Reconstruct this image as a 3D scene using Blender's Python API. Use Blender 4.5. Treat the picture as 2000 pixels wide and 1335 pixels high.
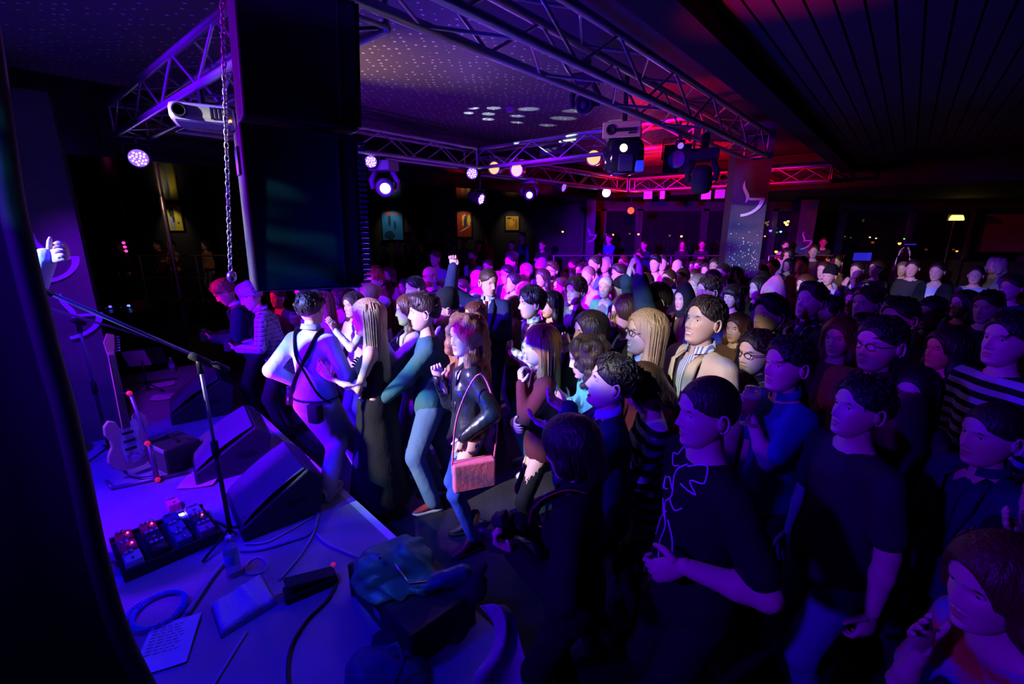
import bpy, math, random
import numpy as np
from mathutils import Vector, Matrix

random.seed(11)
RNG = np.random.default_rng(11)
for o in list(bpy.data.objects):
    bpy.data.objects.remove(o)
SC = bpy.context.scene
COL = SC.collection
rad = math.radians

# ------------------------------------------------------------------ camera
FPX, TILT, CAMH = 889.0, rad(14.2), 2.25
CT, ST = math.cos(TILT), math.sin(TILT)
cd = bpy.data.cameras.new('camera')
cam = bpy.data.objects.new('camera', cd)
COL.objects.link(cam)
cd.sensor_width = 36.0
cd.lens = FPX / 2000.0 * 36.0
cd.clip_start = 0.05
cam.location = (0, 0, CAMH)
cam.rotation_euler = (math.pi / 2 - TILT, 0, 0)
SC.camera = cam


def ray(x, y):
    X = (x - 1000.0) / FPX
    Y = (667.5 - y) / FPX
    return np.array([X, CT + Y * ST, Y * CT - ST])


def at_h(x, y, h):
    r = ray(x, y)
    return r * ((h - CAMH) / r[2]) + np.array([0, 0, CAMH])


def at_d(x, y, d):
    r = ray(x, y)
    return r * (d / r[1]) + np.array([0, 0, CAMH])


# room axes: T runs away from the stage into the hall, S along the stage front
YAW = rad(40.4)
AX_T = np.array([math.sin(YAW), math.cos(YAW), 0.0])
AX_S = np.array([math.cos(YAW), -math.sin(YAW), 0.0])


def R(s, t, z=0.0):
    return AX_S * s + AX_T * t + np.array([0, 0, z])


def on_plane(x, y, s):
    """point seen at a pixel in the vertical plane S = s"""
    r = ray(x, y)
    return r * (s / (r @ AX_S)) + np.array([0, 0, CAMH])


# ------------------------------------------------------------------ world, view
w = bpy.data.worlds.new('world')
SC.world = w
w.use_nodes = True
w.node_tree.nodes['Background'].inputs[0].default_value = (0.05, 0.03, 0.25, 1)
w.node_tree.nodes['Background'].inputs[1].default_value = 0.004
SC.view_settings.view_transform = 'Standard'
SC.view_settings.look = 'None'
SC.view_settings.exposure = 0.0
SC.view_settings.gamma = 1.0
SC.view_settings.use_curve_mapping = False
SC.cycles.max_bounces = 5
SC.cycles.diffuse_bounces = 1
SC.cycles.glossy_bounces = 3
SC.cycles.transmission_bounces = 4
SC.cycles.sample_clamp_indirect = 3.0


# ------------------------------------------------------------------ lights
def spot(name, loc, tgt, col, power, ang, blend=0.4, size=0.06, gobo=None):
    ld = bpy.data.lights.new(name, 'SPOT')
    o = bpy.data.objects.new(name, ld)
    COL.objects.link(o)
    o.location = tuple(loc)
    o.rotation_euler = (Vector(tuple(tgt)) - Vector(tuple(loc))).to_track_quat('-Z', 'Y').to_euler()
    ld.color = col
    ld.energy = power
    ld.spot_size = rad(ang)
    ld.spot_blend = blend
    ld.shadow_soft_size = size
    if gobo:
        ld.use_nodes = True
        nt = ld.node_tree
        em = nt.nodes['Emission']
        tc = nt.nodes.new('ShaderNodeTexCoord')
        sx = nt.nodes.new('ShaderNodeSeparateXYZ')
        ge = nt.nodes.new('ShaderNodeNewGeometry')
        vt = nt.nodes.new('ShaderNodeVectorTransform')
        vt.vector_type, vt.convert_from, vt.convert_to = 'VECTOR', 'WORLD', 'OBJECT'
        nt.links.new(ge.outputs['Incoming'], vt.inputs[0])
        nt.links.new(vt.outputs[0], sx.inputs[0])
        cx = nt.nodes.new('ShaderNodeCombineXYZ')
        for i in (0, 1):
            d = nt.nodes.new('ShaderNodeMath')
            d.operation = 'DIVIDE'
            nt.links.new(sx.outputs[i], d.inputs[0])
            nt.links.new(sx.outputs[2], d.inputs[1])
            nt.links.new(d.outputs[0], cx.inputs[i])
        mp = nt.nodes.new('ShaderNodeMapping')
        mp.inputs['Scale'].default_value = gobo.get('scale', (6, 6, 1))
        mp.inputs['Rotation'].default_value = (0, 0, rad(gobo.get('rot', 0)))
        mp.inputs['Location'].default_value = gobo.get('loc', (0, 0, 0))
        nt.links.new(cx.outputs[0], mp.inputs[0])
        if gobo.get('kind') == 'wave':
            tx = nt.nodes.new('ShaderNodeTexWave')
            tx.inputs['Scale'].default_value = 1.0
            tx.inputs['Distortion'].default_value = gobo.get('dist', 3.0)
            tx.inputs['Detail Scale'].default_value = 1.0
        elif gobo.get('kind') == 'dots':
            tx = nt.nodes.new('ShaderNodeTexVoronoi')
            tx.inputs['Scale'].default_value = 1.0
            tx.inputs['Randomness'].default_value = gobo.get('rand', .4)
        else:
            tx = nt.nodes.new('ShaderNodeTexNoise')
            tx.inputs['Scale'].default_value = 1.0
            tx.inputs['Detail'].default_value = 2.0
        nt.links.new(mp.outputs[0], tx.inputs['Vector'])
        rp = nt.nodes.new('ShaderNodeValToRGB')
        els = gobo['ramp']
        while len(rp.color_ramp.elements) < len(els):
            rp.color_ramp.elements.new(.5)
        for e, (p, c) in zip(rp.color_ramp.elements, els):
            e.position = p
            e.color = (*c, 1)
        out = tx.outputs['Distance'] if gobo.get('kind') == 'dots' else (tx.outputs.get('Fac') or tx.outputs[0])
        nt.links.new(out, rp.inputs[0])
        nt.links.new(rp.outputs[0], em.inputs['Color'])
    return o


BLUE, VIOLET, MAGENTA = (.03, .01, 1.0), (.30, .03, 1.0), (1.0, .03, .55)
gp_ = at_h(264, 925, .3)
# house rig: stage wash, crowd key with gobo, violet and magenta washes, ceiling uplights, plus added fills
spot('stage_wash_a', R(-2.6, -.8, 3.3), R(-3.0, .55, .3), (.006, .0, 1), 420, 75, .7, .1)
spot('stage_wash_b', R(-4.6, -.9, 3.3), R(-4.2, .6, .3), (.02, .0, 1), 700, 70, .8, .1)
spot('stage_wash_c', R(-.9, -.7, 3.3), R(-1.5, .9, .3), (.0, .0, 1), 90, 80, .8, .1)
spot('stage_wash_d', R(-3.6, -1.1, 3.2), R(-3.55, .30, .3), (.10, .0, 1), 1300, 36, 1., .1)
spot('stage_side_blue', (-4.6, .9, 3.1), (-1.05, 2.05, 2.5), (.01, .0, 1), 800, 34, .6, .1)
spot('crowd_key', (-4.6, .2, 3.3), (.15, 4.25, 1.16), (1, 1, 1), 2900, 33, .45, .04,
     gobo=dict(scale=(9, 20, 1), rot=20, ramp=[(.36, (.05, .0, .25)), (.45, (.30, .72, .85)), (.53, (1., .93, .76)), (.75, (.82, .78, 1.))]))
spot('crowd_key_warm', (-1.0, .8, 3.0), (.70, 2.52, 1.62), (1, 1, 1), 420, 21, .4, .03,
     gobo=dict(scale=(7, 15, 1), rot=60, ramp=[(.36, (.12, .06, .35)), (.43, (.45, .68, .85)), (.50, (1., .90, .62)), (.8, (1., .95, .80))]))
spot('violet_wash_far', R(-3.5, 1.7, 2.95), (1.3, 8.2, 1.5), (.20, .0, 1), 9000, 42, .6, .12)
spot('violet_wash_mid', (-4.2, 1.2, 3.1), (-.5, 5.0, 1.2), (.11, .0, 1), 3400, 60, .7, .12)
spot('magenta_wash', (-5.0, 4.0, 2.4), (-.2, 5.8, 1.1), (1, .0, .2), 380, 46, .7, .12)
spot('violet_right', (-2.6, -.7, 3.2), (1.6, 2.5, 1.6), (.08, .0, 1), 560, 56, .8, .12)
spot('magenta_right', (-3.4, 1.0, 3.1), (4.0, 5.6, 1.4), (.40, .0, .6), 650, 44, .8, .12)
spot('ceiling_violet', R(-3.6, .8, .6), R(-3.8, 4.4, 3.6), (.24, .008, .75), 260, 70, .8, .1)
spot('ceiling_amber', R(-4.6, 1.3, 2.6), at_h(740, 120, 3.62), (1, .58, .10), 200, 46, 1., .04)
spot('ceiling_blue', R(-2.0, .2, .7), R(-1.5, 3.6, 3.6), (.0, .0, 1), 420, 66, .8, .1)
spot('ceiling_red', R(-3.9, 8.0, 2.9), R(-3.8, 9.2, 3.62), (1, .0, .0), 700, 120, .5, .05)
spot('ceiling_red_near', R(-2.4, 4.6, 2.95), R(-2.0, 5.6, 3.62), (1, .0, .02), 150, 90, .6, .05)
spot('plank_magenta', R(-1.3, 2.2, 2.1), R(-.55, 2.6, 3.33), (1, .0, .12), 130, 40, .9, .05)
spot('ceiling_gobo', on_plane(765, 384, -5.0), at_h(1010, 225, 3.62), (.75, 1, 1), 500, 34, .2, .008,
     gobo=dict(kind='dots', scale=(5.5, 8, 1), rand=.2, ramp=[(.0, (1, 1, 1)), (.24, (1, 1, 1)), (.28, (0, 0, 0)), (1., (0, 0, 0))]))
spot('array_gobo', (-1.2, -1.6, 3.2), at_d(560, 490, 2.0), (.06, .75, .9), 150, 8, .25, .02,
     gobo=dict(scale=(6, 60, 1), rot=0, ramp=[(.42, (0, 0, 0)), (.62, (1, 1, 1))]))
for px_, py_ in ((766, 440), (905, 438), (1000, 436), (337, 425)):
    c_ = at_d(px_, py_, 13.6)
    spot('picture_light', (c_[0], 13.05, 2.84), (c_[0], 13.6, 2.2), (1, .85, .6), 9, 75, .8, .03)
spot('violet_photographers', (-5.2, 3.0, 2.5), (-2.5, 4.75, 1.3), (.22, .0, .9), 240, 34, .6, .1)
spot('guitar_accent', R(-4.6, -.9, 3.2), (gp_[0], gp_[1], .85), (1, .22, .55), 130, 15, .8, .05)
spot('coat_teal', (-.9, .4, 3.2), at_d(765, 1095, 1.98), (.15, .75, 1), 45, 9, .3, .02)
spot('column_violet', R(-3.2, 1.5, 2.9), at_d(1458, 430, 6.3), (.40, .20, .75), 420, 16, .5, .05)
spot('stage_wash_e', R(-4.3, .3, 3.2), at_h(295, 765, .4), (.20, .0, 1), 300, 36, .8, .1)
spot('plate_fill', R(-3.3, 3.2, 2.75), at_d(1214, 255, 4.55), (1, .72, .35), 30, 16, .6, .03)  # added spot on the brass plate, standing in for the dome lamp
spot('rail_fill_left', (-7.4, 9.6, 2.85), (-8.2, 11.9, 1.5), (1, .5, .3), 16, 70, .8, .05)  # added warm fill to bring out the people behind the left railing
spot('bar_dim_right', (8.5, 10.2, 2.85), (8.5, 12.4, 1.5), (1, .35, .25), 10, 100, .8, .05)



# ------------------------------------------------------------------ materials
MATS = {}


def mat(name, col, rough=.6, metal=0., emit=0., bump=None, pat=None, spec=.4, trans=0., ecol=None, ior=1.45):
    if name in MATS:
        return MATS[name]
    m = bpy.data.materials.new(name)
    m.use_nodes = True
    nt = m.node_tree
    b = nt.nodes['Principled BSDF']
    c4 = (*col, 1) if len(col) == 3 else col
    b.inputs['Base Color'].default_value = c4
    b.inputs['Roughness'].default_value = rough
    b.inputs['Metallic'].default_value = metal
    b.inputs['Specular IOR Level'].default_value = spec
    b.inputs['IOR'].default_value = ior
    if trans:
        b.inputs['Transmission Weight'].default_value = trans
    if emit:
        b.inputs['Emission Color'].default_value = (*(ecol or col), 1)
        b.inputs['Emission Strength'].default_value = emit
    tc = nt.nodes.new('ShaderNodeTexCoord')
    if bump:
        n = nt.nodes.new('ShaderNodeTexNoise')
        n.inputs['Scale'].default_value = bump[0]
        n.inputs['Detail'].default_value = 3
        mp = nt.nodes.new('ShaderNodeMapping')
        mp.inputs['Scale'].default_value = bump[2] if len(bump) > 2 else (1, 1, 1)
        nt.links.new(tc.outputs['Object'], mp.inputs[0])
        nt.links.new(mp.outputs[0], n.inputs['Vector'])
        bp = nt.nodes.new('ShaderNodeBump')
        bp.inputs['Strength'].default_value = bump[1]
        bp.inputs['Distance'].default_value = .02
        nt.links.new(n.outputs[0], bp.inputs['Height'])
        nt.links.new(bp.outputs[0], b.inputs['Normal'])
    if pat:
        pattern(nt, b, tc, c4, *pat)
    MATS[name] = m
    return m


def math_node(nt, op, a, bb=None):
    n = nt.nodes.new('ShaderNodeMath')
    n.operation = op
    for i, v in enumerate((a, bb)):
        if v is None:
            continue
        if isinstance(v, (int, float)):
            n.inputs[i].default_value = v
        else:
            nt.links.new(v, n.inputs[i])
    return n.outputs[0]


def pattern(nt, b, tc, c4, kind, c2, sc, c3=None):
    """flat fabric prints: plaid, stripes, dots, mottle"""
    sx = nt.nodes.new('ShaderNodeSeparateXYZ')
    nt.links.new(tc.outputs['Object'], sx.inputs[0])

    def band(o, f, duty):
        return math_node(nt, 'LESS_THAN', math_node(nt, 'FRACT', math_node(nt, 'MULTIPLY', o, f)), duty)

    def mix(f, a, bb):
        m = nt.nodes.new('ShaderNodeMix')
        m.data_type = 'RGBA'
        if isinstance(f, float):
            m.inputs[0].default_value = f
        else:
            nt.links.new(f, m.inputs[0])
        for i, v in ((6, a), (7, bb)):
            if isinstance(v, tuple):
                m.inputs[i].default_value = (*v[:3], 1)
            else:
                nt.links.new(v, m.inputs[i])
        return m.outputs[2]
    if kind == 'plaid':
        xy = math_node(nt, 'ADD', sx.outputs[0], sx.outputs[1])
        f1, f2 = band(xy, sc, .42), band(sx.outputs[2], sc, .42)
        avg = math_node(nt, 'MULTIPLY', math_node(nt, 'ADD', f1, f2), .5)
        col = mix(avg, c4, c2)
        if c3:
            l1, l2 = band(xy, sc, .1), band(sx.outputs[2], sc, .1)
            col = mix(math_node(nt, 'MAXIMUM', l1, l2), col, c3)
    elif kind == 'stripe':
        col = mix(band(sx.outputs[2], sc, .5), c4, c2)
    elif kind == 'vstripe':
        col = mix(band(sx.outputs[0], sc, .4), c4, c2)
    elif kind == 'dots':
        v = nt.nodes.new('ShaderNodeTexVoronoi')
        v.inputs['Scale'].default_value = sc
        v.inputs['Randomness'].default_value = 0.35
        nt.links.new(tc.outputs['Object'], v.inputs['Vector'])
        col = mix(math_node(nt, 'LESS_THAN', v.outputs['Distance'], .16), c4, c2)
    else:
        n = nt.nodes.new('ShaderNodeTexNoise')
        n.inputs['Scale'].default_value = sc
        n.inputs['Detail'].default_value = 4
        nt.links.new(tc.outputs['Object'], n.inputs['Vector'])
        r = nt.nodes.new('ShaderNodeValToRGB')
        r.color_ramp.elements[0].position = .4
        r.color_ramp.elements[1].position = .62
        nt.links.new(n.outputs[0], r.inputs[0])
        col = mix(r.outputs[0], c4, c2)
    nt.links.new(col, b.inputs['Base Color'])


# ------------------------------------------------------------------ objects
def tag(o, label=None, cat=None, group=None, kind=None):
    if label:
        o['label'] = label
    if cat:
        o['category'] = cat
    if group:
        o['group'] = group
    if kind:
        o['kind'] = kind
    return o


def link(name, data, parent=None):
    o = bpy.data.objects.new(name, data)
    COL.objects.link(o)
    if parent is not None:
        o.parent = parent
    return o


def thing(name, label, cat, loc=(0, 0, 0), rz=0., group=None, rot=None):
    o = link(name, None)
    o.location = tuple(loc)
    o.rotation_euler = rot if rot else (0, 0, rz)
    o.empty_display_size = .1
    return tag(o, label, cat, group)


def mesh(name, vs, fs, mats, parent=None, smooth=True, mi=None):
    me = bpy.data.meshes.new(name)
    vs = np.asarray(vs, dtype=float)
    fs = fs.tolist() if isinstance(fs, np.ndarray) else fs
    me.from_pydata(vs.tolist(), [], fs)
    for m in (mats if isinstance(mats, (list, tuple)) else [mats]):
        me.materials.append(m)
    if mi is not None:
        me.polygons.foreach_set('material_index', np.asarray(mi, dtype=np.int32))
    if smooth:
        me.polygons.foreach_set('use_smooth', np.ones(len(me.polygons), dtype=bool))
    me.update()
    return link(name, me, parent)


def frame(d, up=(0, 0, 1)):
    d = np.asarray(d, float)
    d = d / (np.linalg.norm(d) + 1e-9)
    u = np.asarray(up, float)
    if abs(d @ u) > .95 * np.linalg.norm(u):
        u = np.array([0, 1., 0]) if abs(d[1]) < .9 else np.array([1., 0, 0])
    a = np.cross(u, d)
    a /= np.linalg.norm(a)
    return a, np.cross(d, a), d


class MB:
    def __init__(s):
        s.v, s.f, s.m = [], [], []

    def add(s, vs, fs, mi=0):
        n = len(s.v)
        s.v += [tuple(map(float, p)) for p in vs]
        s.f += [tuple(int(i) + n for i in f) for f in fs]
        s.m += [mi] * len(fs)
        return s

    def box(s, c, sz, rz=0., mi=0, rot=None, taper=1.):
        c, h = np.asarray(c, float), np.asarray(sz, float) / 2
        P = np.array([[x, y, z] for z in (-1, 1) for y in (-1, 1) for x in (-1, 1)], float)
        P[4:, :2] *= taper
        P = P * h
        if rot is None:
            rot = np.array([[math.cos(rz), -math.sin(rz), 0], [math.sin(rz), math.cos(rz), 0], [0, 0, 1]])
        P = P @ np.asarray(rot).T + c
        return s.add(P, [(0, 2, 3, 1), (4, 5, 7, 6), (0, 1, 5, 4), (2, 6, 7, 3), (0, 4, 6, 2), (1, 3, 7, 5)], mi)

    def tube(s, pts, r, seg=8, mi=0, flat=1., up=(0, 0, 1)):
        pts = np.asarray(pts, float)
        n = len(pts)
        r = np.full(n, r) if np.isscalar(r) else np.asarray(r, float)
        V, a0 = [], None
        for i in range(n):
            d = pts[min(i + 1, n - 1)] - pts[max(i - 1, 0)]
            d = d / (np.linalg.norm(d) + 1e-9)
            if a0 is None:
                a0, _, _ = frame(d, up)
            a0 = a0 - d * (a0 @ d)
            a0 /= np.linalg.norm(a0) + 1e-9
            b0 = np.cross(d, a0)
            for k in range(seg):
                t = 2 * math.pi * k / seg
                V.append(pts[i] + r[i] * (math.cos(t) * a0 + flat * math.sin(t) * b0))
        Fs = [(i * seg + k, i * seg + (k + 1) % seg, (i + 1) * seg + (k + 1) % seg, (i + 1) * seg + k)
              for i in range(n - 1) for k in range(seg)]
        Fs += [tuple(range(seg))[::-1], tuple((n - 1) * seg + k for k in range(seg))]
        return s.add(V, Fs, mi)

    def lathe(s, prof, seg=16, o=(0, 0, 0), ax=(0, 0, 1), mi=0):
        a, b, d = frame(ax, (0, 1, 0))
        o = np.asarray(o, float)
        V = [o + d * z + r * (math.cos(2 * math.pi * k / seg) * a + math.sin(2 * math.pi * k / seg) * b)
             for r, z in prof for k in range(seg)]
        n = len(prof)
        Fs = [(i * seg + k, i * seg + (k + 1) % seg, (i + 1) * seg + (k + 1) % seg, (i + 1) * seg + k)
              for i in range(n - 1) for k in range(seg)]
        if prof[0][0] > 1e-5:
            Fs.append(tuple(range(seg))[::-1])
        if prof[-1][0] > 1e-5:
            Fs.append(tuple((n - 1) * seg + k for k in range(seg)))
        return s.add(V, Fs, mi)

    def prism(s, poly, z0, z1, mi=0, M=None):
        n = len(poly)
        V = [(x, y, z0) for x, y in poly] + [(x, y, z1) for x, y in poly]
        if M is not None:
            V = [tuple(M @ Vector(v)) for v in V]
        Fs = [tuple(range(n))[::-1], tuple(range(n, 2 * n))] + [(i, (i + 1) % n, n + (i + 1) % n, n + i) for i in range(n)]
        return s.add(V, Fs, mi)

    def ell(s, c, r, seg=12, rings=8, mi=0):
        prof = [(math.cos(t), math.sin(t)) for t in np.linspace(-math.pi / 2, math.pi / 2, rings + 1)]
        n0 = len(s.v)
        s.lathe([(max(p, 1e-6), q) for p, q in prof], seg, (0, 0, 0), (0, 0, 1), mi)
        for i in range(n0, len(s.v)):
            x, y, z = s.v[i]
            s.v[i] = (c[0] + x * r[0], c[1] + y * r[1], c[2] + z * r[2])
        return s

    def xf(s, M, start=0):
        M = Matrix(M) if not isinstance(M, Matrix) else M
        s.v = s.v[:start] + [tuple(M @ Vector(p)) for p in s.v[start:]]
        return s

    def build(s, name, mats, parent=None, smooth=False, rel=None, bevel=0.):
        v = np.array(s.v)
        if rel is not None:
            v = v - np.asarray(rel, float)
        o = mesh(name, v, s.f, mats, parent, smooth, s.m)
        if bevel:
            b = o.modifiers.new('bevel', 'BEVEL')
            b.width = bevel
            b.segments = 2
            b.limit_method = 'ANGLE'
        return o


_unit = MB().lathe([(1, 0), (1, 1)], 8)
ROD = {}


def rod(name, p0, p1, r, m, parent, rel=(0, 0, 0)):
    """a straight bar sharing one unit cylinder"""
    if m.name not in ROD:
        o = _unit.build(name, m, None, True)
        ROD[m.name] = o.data
        bpy.data.objects.remove(o)
    o = link(name, ROD[m.name], parent)
    p0, p1 = np.asarray(p0, float) - np.asarray(rel), np.asarray(p1, float) - np.asarray(rel)
    d = Vector(p1 - p0)
    o.location = tuple(p0)
    o.rotation_euler = d.to_track_quat('Z', 'Y').to_euler()
    o.scale = (r, r, d.length)
    return o


# ------------------------------------------------------------------ structure of the hall
m_black = mat('matte_black', (.008, .008, .010), .8)
m_wall = mat('wall_paint', (.030, .028, .034), .7, bump=(40, .1))
m_floor = mat('hall_floor', (.045, .038, .045), .38, bump=(30, .15), pat=('mottle', (.03, .026, .032), 3.))
m_stage = mat('stage_floor', (.30, .28, .34), .42, bump=(50, .1), pat=('mottle', (.22, .2, .26), 2.))
m_alu = mat('truss_aluminium', (.55, .55, .58), .38, .85)
m_blackmetal = mat('black_metal', (.02, .02, .022), .35, .3)
m_gloss = mat('glossy_soffit', (.006, .006, .008), .12, spec=.6)
m_dot = mat('perforated_ceiling', (.14, .125, .16), .6, pat=('dots', (.85, .8, .8), 13.))
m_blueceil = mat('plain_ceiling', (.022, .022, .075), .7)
m_plank = mat('ceiling_plank', (.075, .055, .055), .55, bump=(30, .2, (1, 8, 1)))


def struct(o):
    o['kind'] = 'structure'
    return o


def quad(name, pts, m, th=None):
    return struct(mesh(name, pts, [tuple(range(len(pts)))], m, None, False))


def slab(name, poly, z0, z1, m):
    return struct(MB().prism([(p[0], p[1]) for p in poly], z0, z1).build(name, m))


slab('floor', [(-16, -5), (16, -5), (16, 17), (-16, 17)], -.1, 0, m_floor)
# stage: front edge along S
EA, EB = at_h(505, 805, .3), at_h(785, 1060, .3)
ed = (EB - EA) / np.linalg.norm(EB - EA)
en = np.array([ed[1], -ed[0], 0]) * -1
if en @ np.array([-1, -1, 0]) > 0:
    en = -en
E0, E1 = EA - ed * 2.6, EA + ed * 4.05
stage = slab('stage', [E0, E1, E1 - en * 5.5, E0 - en * 5.5][::-1], .001, .3, m_stage)
struct(stage)
stage.name = 'floor_stage'
# edge tape
tp = MB()
q = np.array([0, 0, .302])
e0, e1 = EA * 1, EA + ed * 3.3
for z in (0,):
    a, b = e0 * [1, 1, 0] + q, e1 * [1, 1, 0] + q
    tp.add([a, b, b - en * .045, a - en * .045, a + en * .006, b + en * .006, a + en * .006 - [0, 0, .05], b + en * .006 - [0, 0, .05]],
           [(0, 3, 2, 1), (4, 0, 1, 5), (4, 5, 7, 6)])
tag(tp.build('edge_tape', mat('white_tape', (.75, .75, .78), .5)), 'pale strip of tape running along the stage front edge', 'tape')

# ceilings
CZ = 3.62
slab('ceiling', [R(-6.3, -3), R(-2.46, -3), R(-2.46, 14), R(-6.3, 14)][::-1], CZ, CZ + .1, m_dot)
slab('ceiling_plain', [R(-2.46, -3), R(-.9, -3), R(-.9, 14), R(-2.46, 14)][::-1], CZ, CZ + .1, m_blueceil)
slab('trim_1', [R(-1.13, -3), R(-.93, -3), R(-.93, 14), R(-1.13, 14)][::-1], 3.2, 3.7, m_black)
slab('ceiling_low', [R(-20, -8), R(-6.3, -8), R(-6.3, 20), R(-20, 20)][::-1], 2.93, 3.9, m_gloss)
slab('ceiling_back', [R(-6.3, 10.7), R(9, 10.7), R(9, 20), R(-6.3, 20)][::-1], 2.95, 3.6, m_black)
pc = struct(MB().box((0, 0, 0), (.01, .01, .01)).build('ceiling_planks', m_black))
pc.data = MB().prism([tuple(R(s, t)[:2]) for s, t in ((-.93, -4), (9, -4), (9, 14), (-.93, 14))][::-1], 3.36, 3.42).build('x', m_black).data
bpy.data.objects.remove(bpy.data.objects['x'])
pm = None
for i in range(58):
    s0 = -.92 + i * .115
    if pm is None:
        o = MB().box((0, 0, 0), (.102, 15., .03)).build('plank', m_plank, pc)
        pm = o.data
    else:
        o = link('plank', pm, pc)
    o.location = tuple(R(s0 + .05, 5.5, 3.345))
    o.rotation_euler = (0, 0, -YAW)

# walls
WY = 13.6


def wall(name, x0, x1, y, z0, z1, m, t=.15):
    return struct(MB().box(((x0 + x1) / 2, y + t / 2, (z0 + z1) / 2), (x1 - x0, t, z1 - z0)).build(name, m))


wall('wall_back', -15, 2.0, WY, 0, 3.7, m_wall)
wall('wall_back_sill', 2.0, 15.5, WY, 0, 1.25, m_wall)
wall('wall_back_head', 2.0, 15.5, WY, 2.75, 3.7, m_wall)
struct(MB().box((-15.2, 5, 1.85), (.2, 18, 3.7)).build('wall_left', m_wall))
struct(MB().box((15.4, 5, 1.85), (.2, 18, 3.7)).build('wall_right', m_wall))
struct(MB().box((0, -4.6, 1.85), (31, .2, 3.7)).build('wall_front', m_black))
m_glass = mat('night_glass', (.01, .01, .014), .06, spec=.6)
m_frame = mat('window_frame', (.05, .045, .06), .4, .3)
wx = [2.0, 2.65, 3.7, 5.6, 7.6, 9.6, 11.6, 13.4]
for i in range(len(wx) - 1):
    a, b = wx[i], wx[i + 1]
    win = thing('window_%d' % (i + 1), None, None, ((a + b) / 2, WY + .08, 1.25))
    struct(win)
    hw = (b - a) / 2
    for nm, c, s in (('pane', (0, .02, .75), (b - a - .1, .01, 1.42)), ('frame', (-hw + .04, 0, .75), (.08, .12, 1.5)), ('frame', (hw - .04, 0, .75), (.08, .12, 1.5)),
                     ('frame', (0, 0, .03), (b - a, .12, .06)), ('frame', (0, 0, 1.47), (b - a, .12, .06))):
        MB().box(c, s).build(nm, m_glass if nm == 'pane' else m_frame, win)

# raised back platform with railing
RY = 11.3
slab('floor_platform', [(-15, RY), (15, RY), (15, WY), (-15, WY)], .001, .42, m_wall)
m_rail = mat('rail_steel', (.5, .5, .55), .3, .9)
for x0, x1, lab in ((-10.6, -3.6, 'long steel railing before the far left tables'), (-3.5, -1.75, 'short steel railing left of the slim banner pillar'),
                    (1.0, 5.4, 'steel railing of the back platform under the dark windows'), (6.3, 8.2, 'steel railing right of the big banner column')):
    rt = thing('railing', lab, 'railing', ((x0 + x1) / 2, RY + .08, .42))
    hw = (x1 - x0) / 2
    rod('handrail', (-hw, 0, 1.14), (hw, 0, 1.14), .022, m_rail, rt)
    rod('mid_rail', (-hw, 0, .6), (hw, 0, .6), .012, m_rail, rt)
    n = max(2, int(hw * 2 / 1.3) + 1)
    for j in range(n):
        xx = -hw + .03 + j * (2 * hw - .06) / (n - 1)
        rod('post', (xx, 0, 0), (xx, 0, 1.14), .018, m_rail, rt)

# ---- club mark: a wisp of steam over an angular cup stroke, as flat cut-outs
m_mark = mat('banner_mark', (.80, .76, .82), .6)
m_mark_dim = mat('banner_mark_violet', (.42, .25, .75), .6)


def mark(parent, x, z, s, y=-.006, m=None):
    m = m or m_mark
    wi = MB()
    L, Rr = [], []
    for t in np.linspace(0, 1, 15):
        cx = -.13 + .13 * math.sin(t * 5.2 + .4) * (1 - .35 * t) * .9
        w_ = .095 * math.sin(math.pi * min(1, t * .98 + .02)) ** .8 * (1 - .45 * t)
        zz = .0 + t * .85
        L.append((cx - w_, zz))
        Rr.append((cx + w_, zz))
    P = L + Rr[::-1]
    n = len(P)
    V = [(x + s * a, y, z + s * b) for a, b in P]
    k_ = len(L)
    wi.add(V, [(i, n - 1 - i, n - 2 - i, i + 1) for i in range(k_ - 1)])
    wi.build('emblem_steam', m, parent)
    cu = MB()
    O, I = [], []
    for t in np.linspace(0, 1, 13):
        a = t * 1.45
        O.append((.62 - .95 * (1 - math.cos(a)) * 1.0, .18 - .72 * math.sin(a) * 1.02))
        I.append((.44 - .72 * (1 - math.cos(a)) * 1.05, .10 - .55 * math.sin(a)))
    V = [(x + s * a, y, z + s * b) for a, b in O] + [(x + s * a, y, z + s * b) for a, b in I]
    n = len(O)
    cu.add(V, [(i, n + i, n + i + 1, i + 1) for i in range(n - 1)])
    cu.add([(x + s * a, y, z + s * b) for a, b in ((.0, .18), (.62, .18), (.60, .09), (.05, .09))], [(0, 3, 2, 1)])
    cu.build('emblem_cup', m, parent)


m_banner = mat('banner_cloth', (.10, .085, .115), .8, bump=(6, .5), pat=('mottle', (.07, .06, .085), 2.5))
m_dots = mat('banner_sparkle', (.75, .7, .65), .6)


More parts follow.
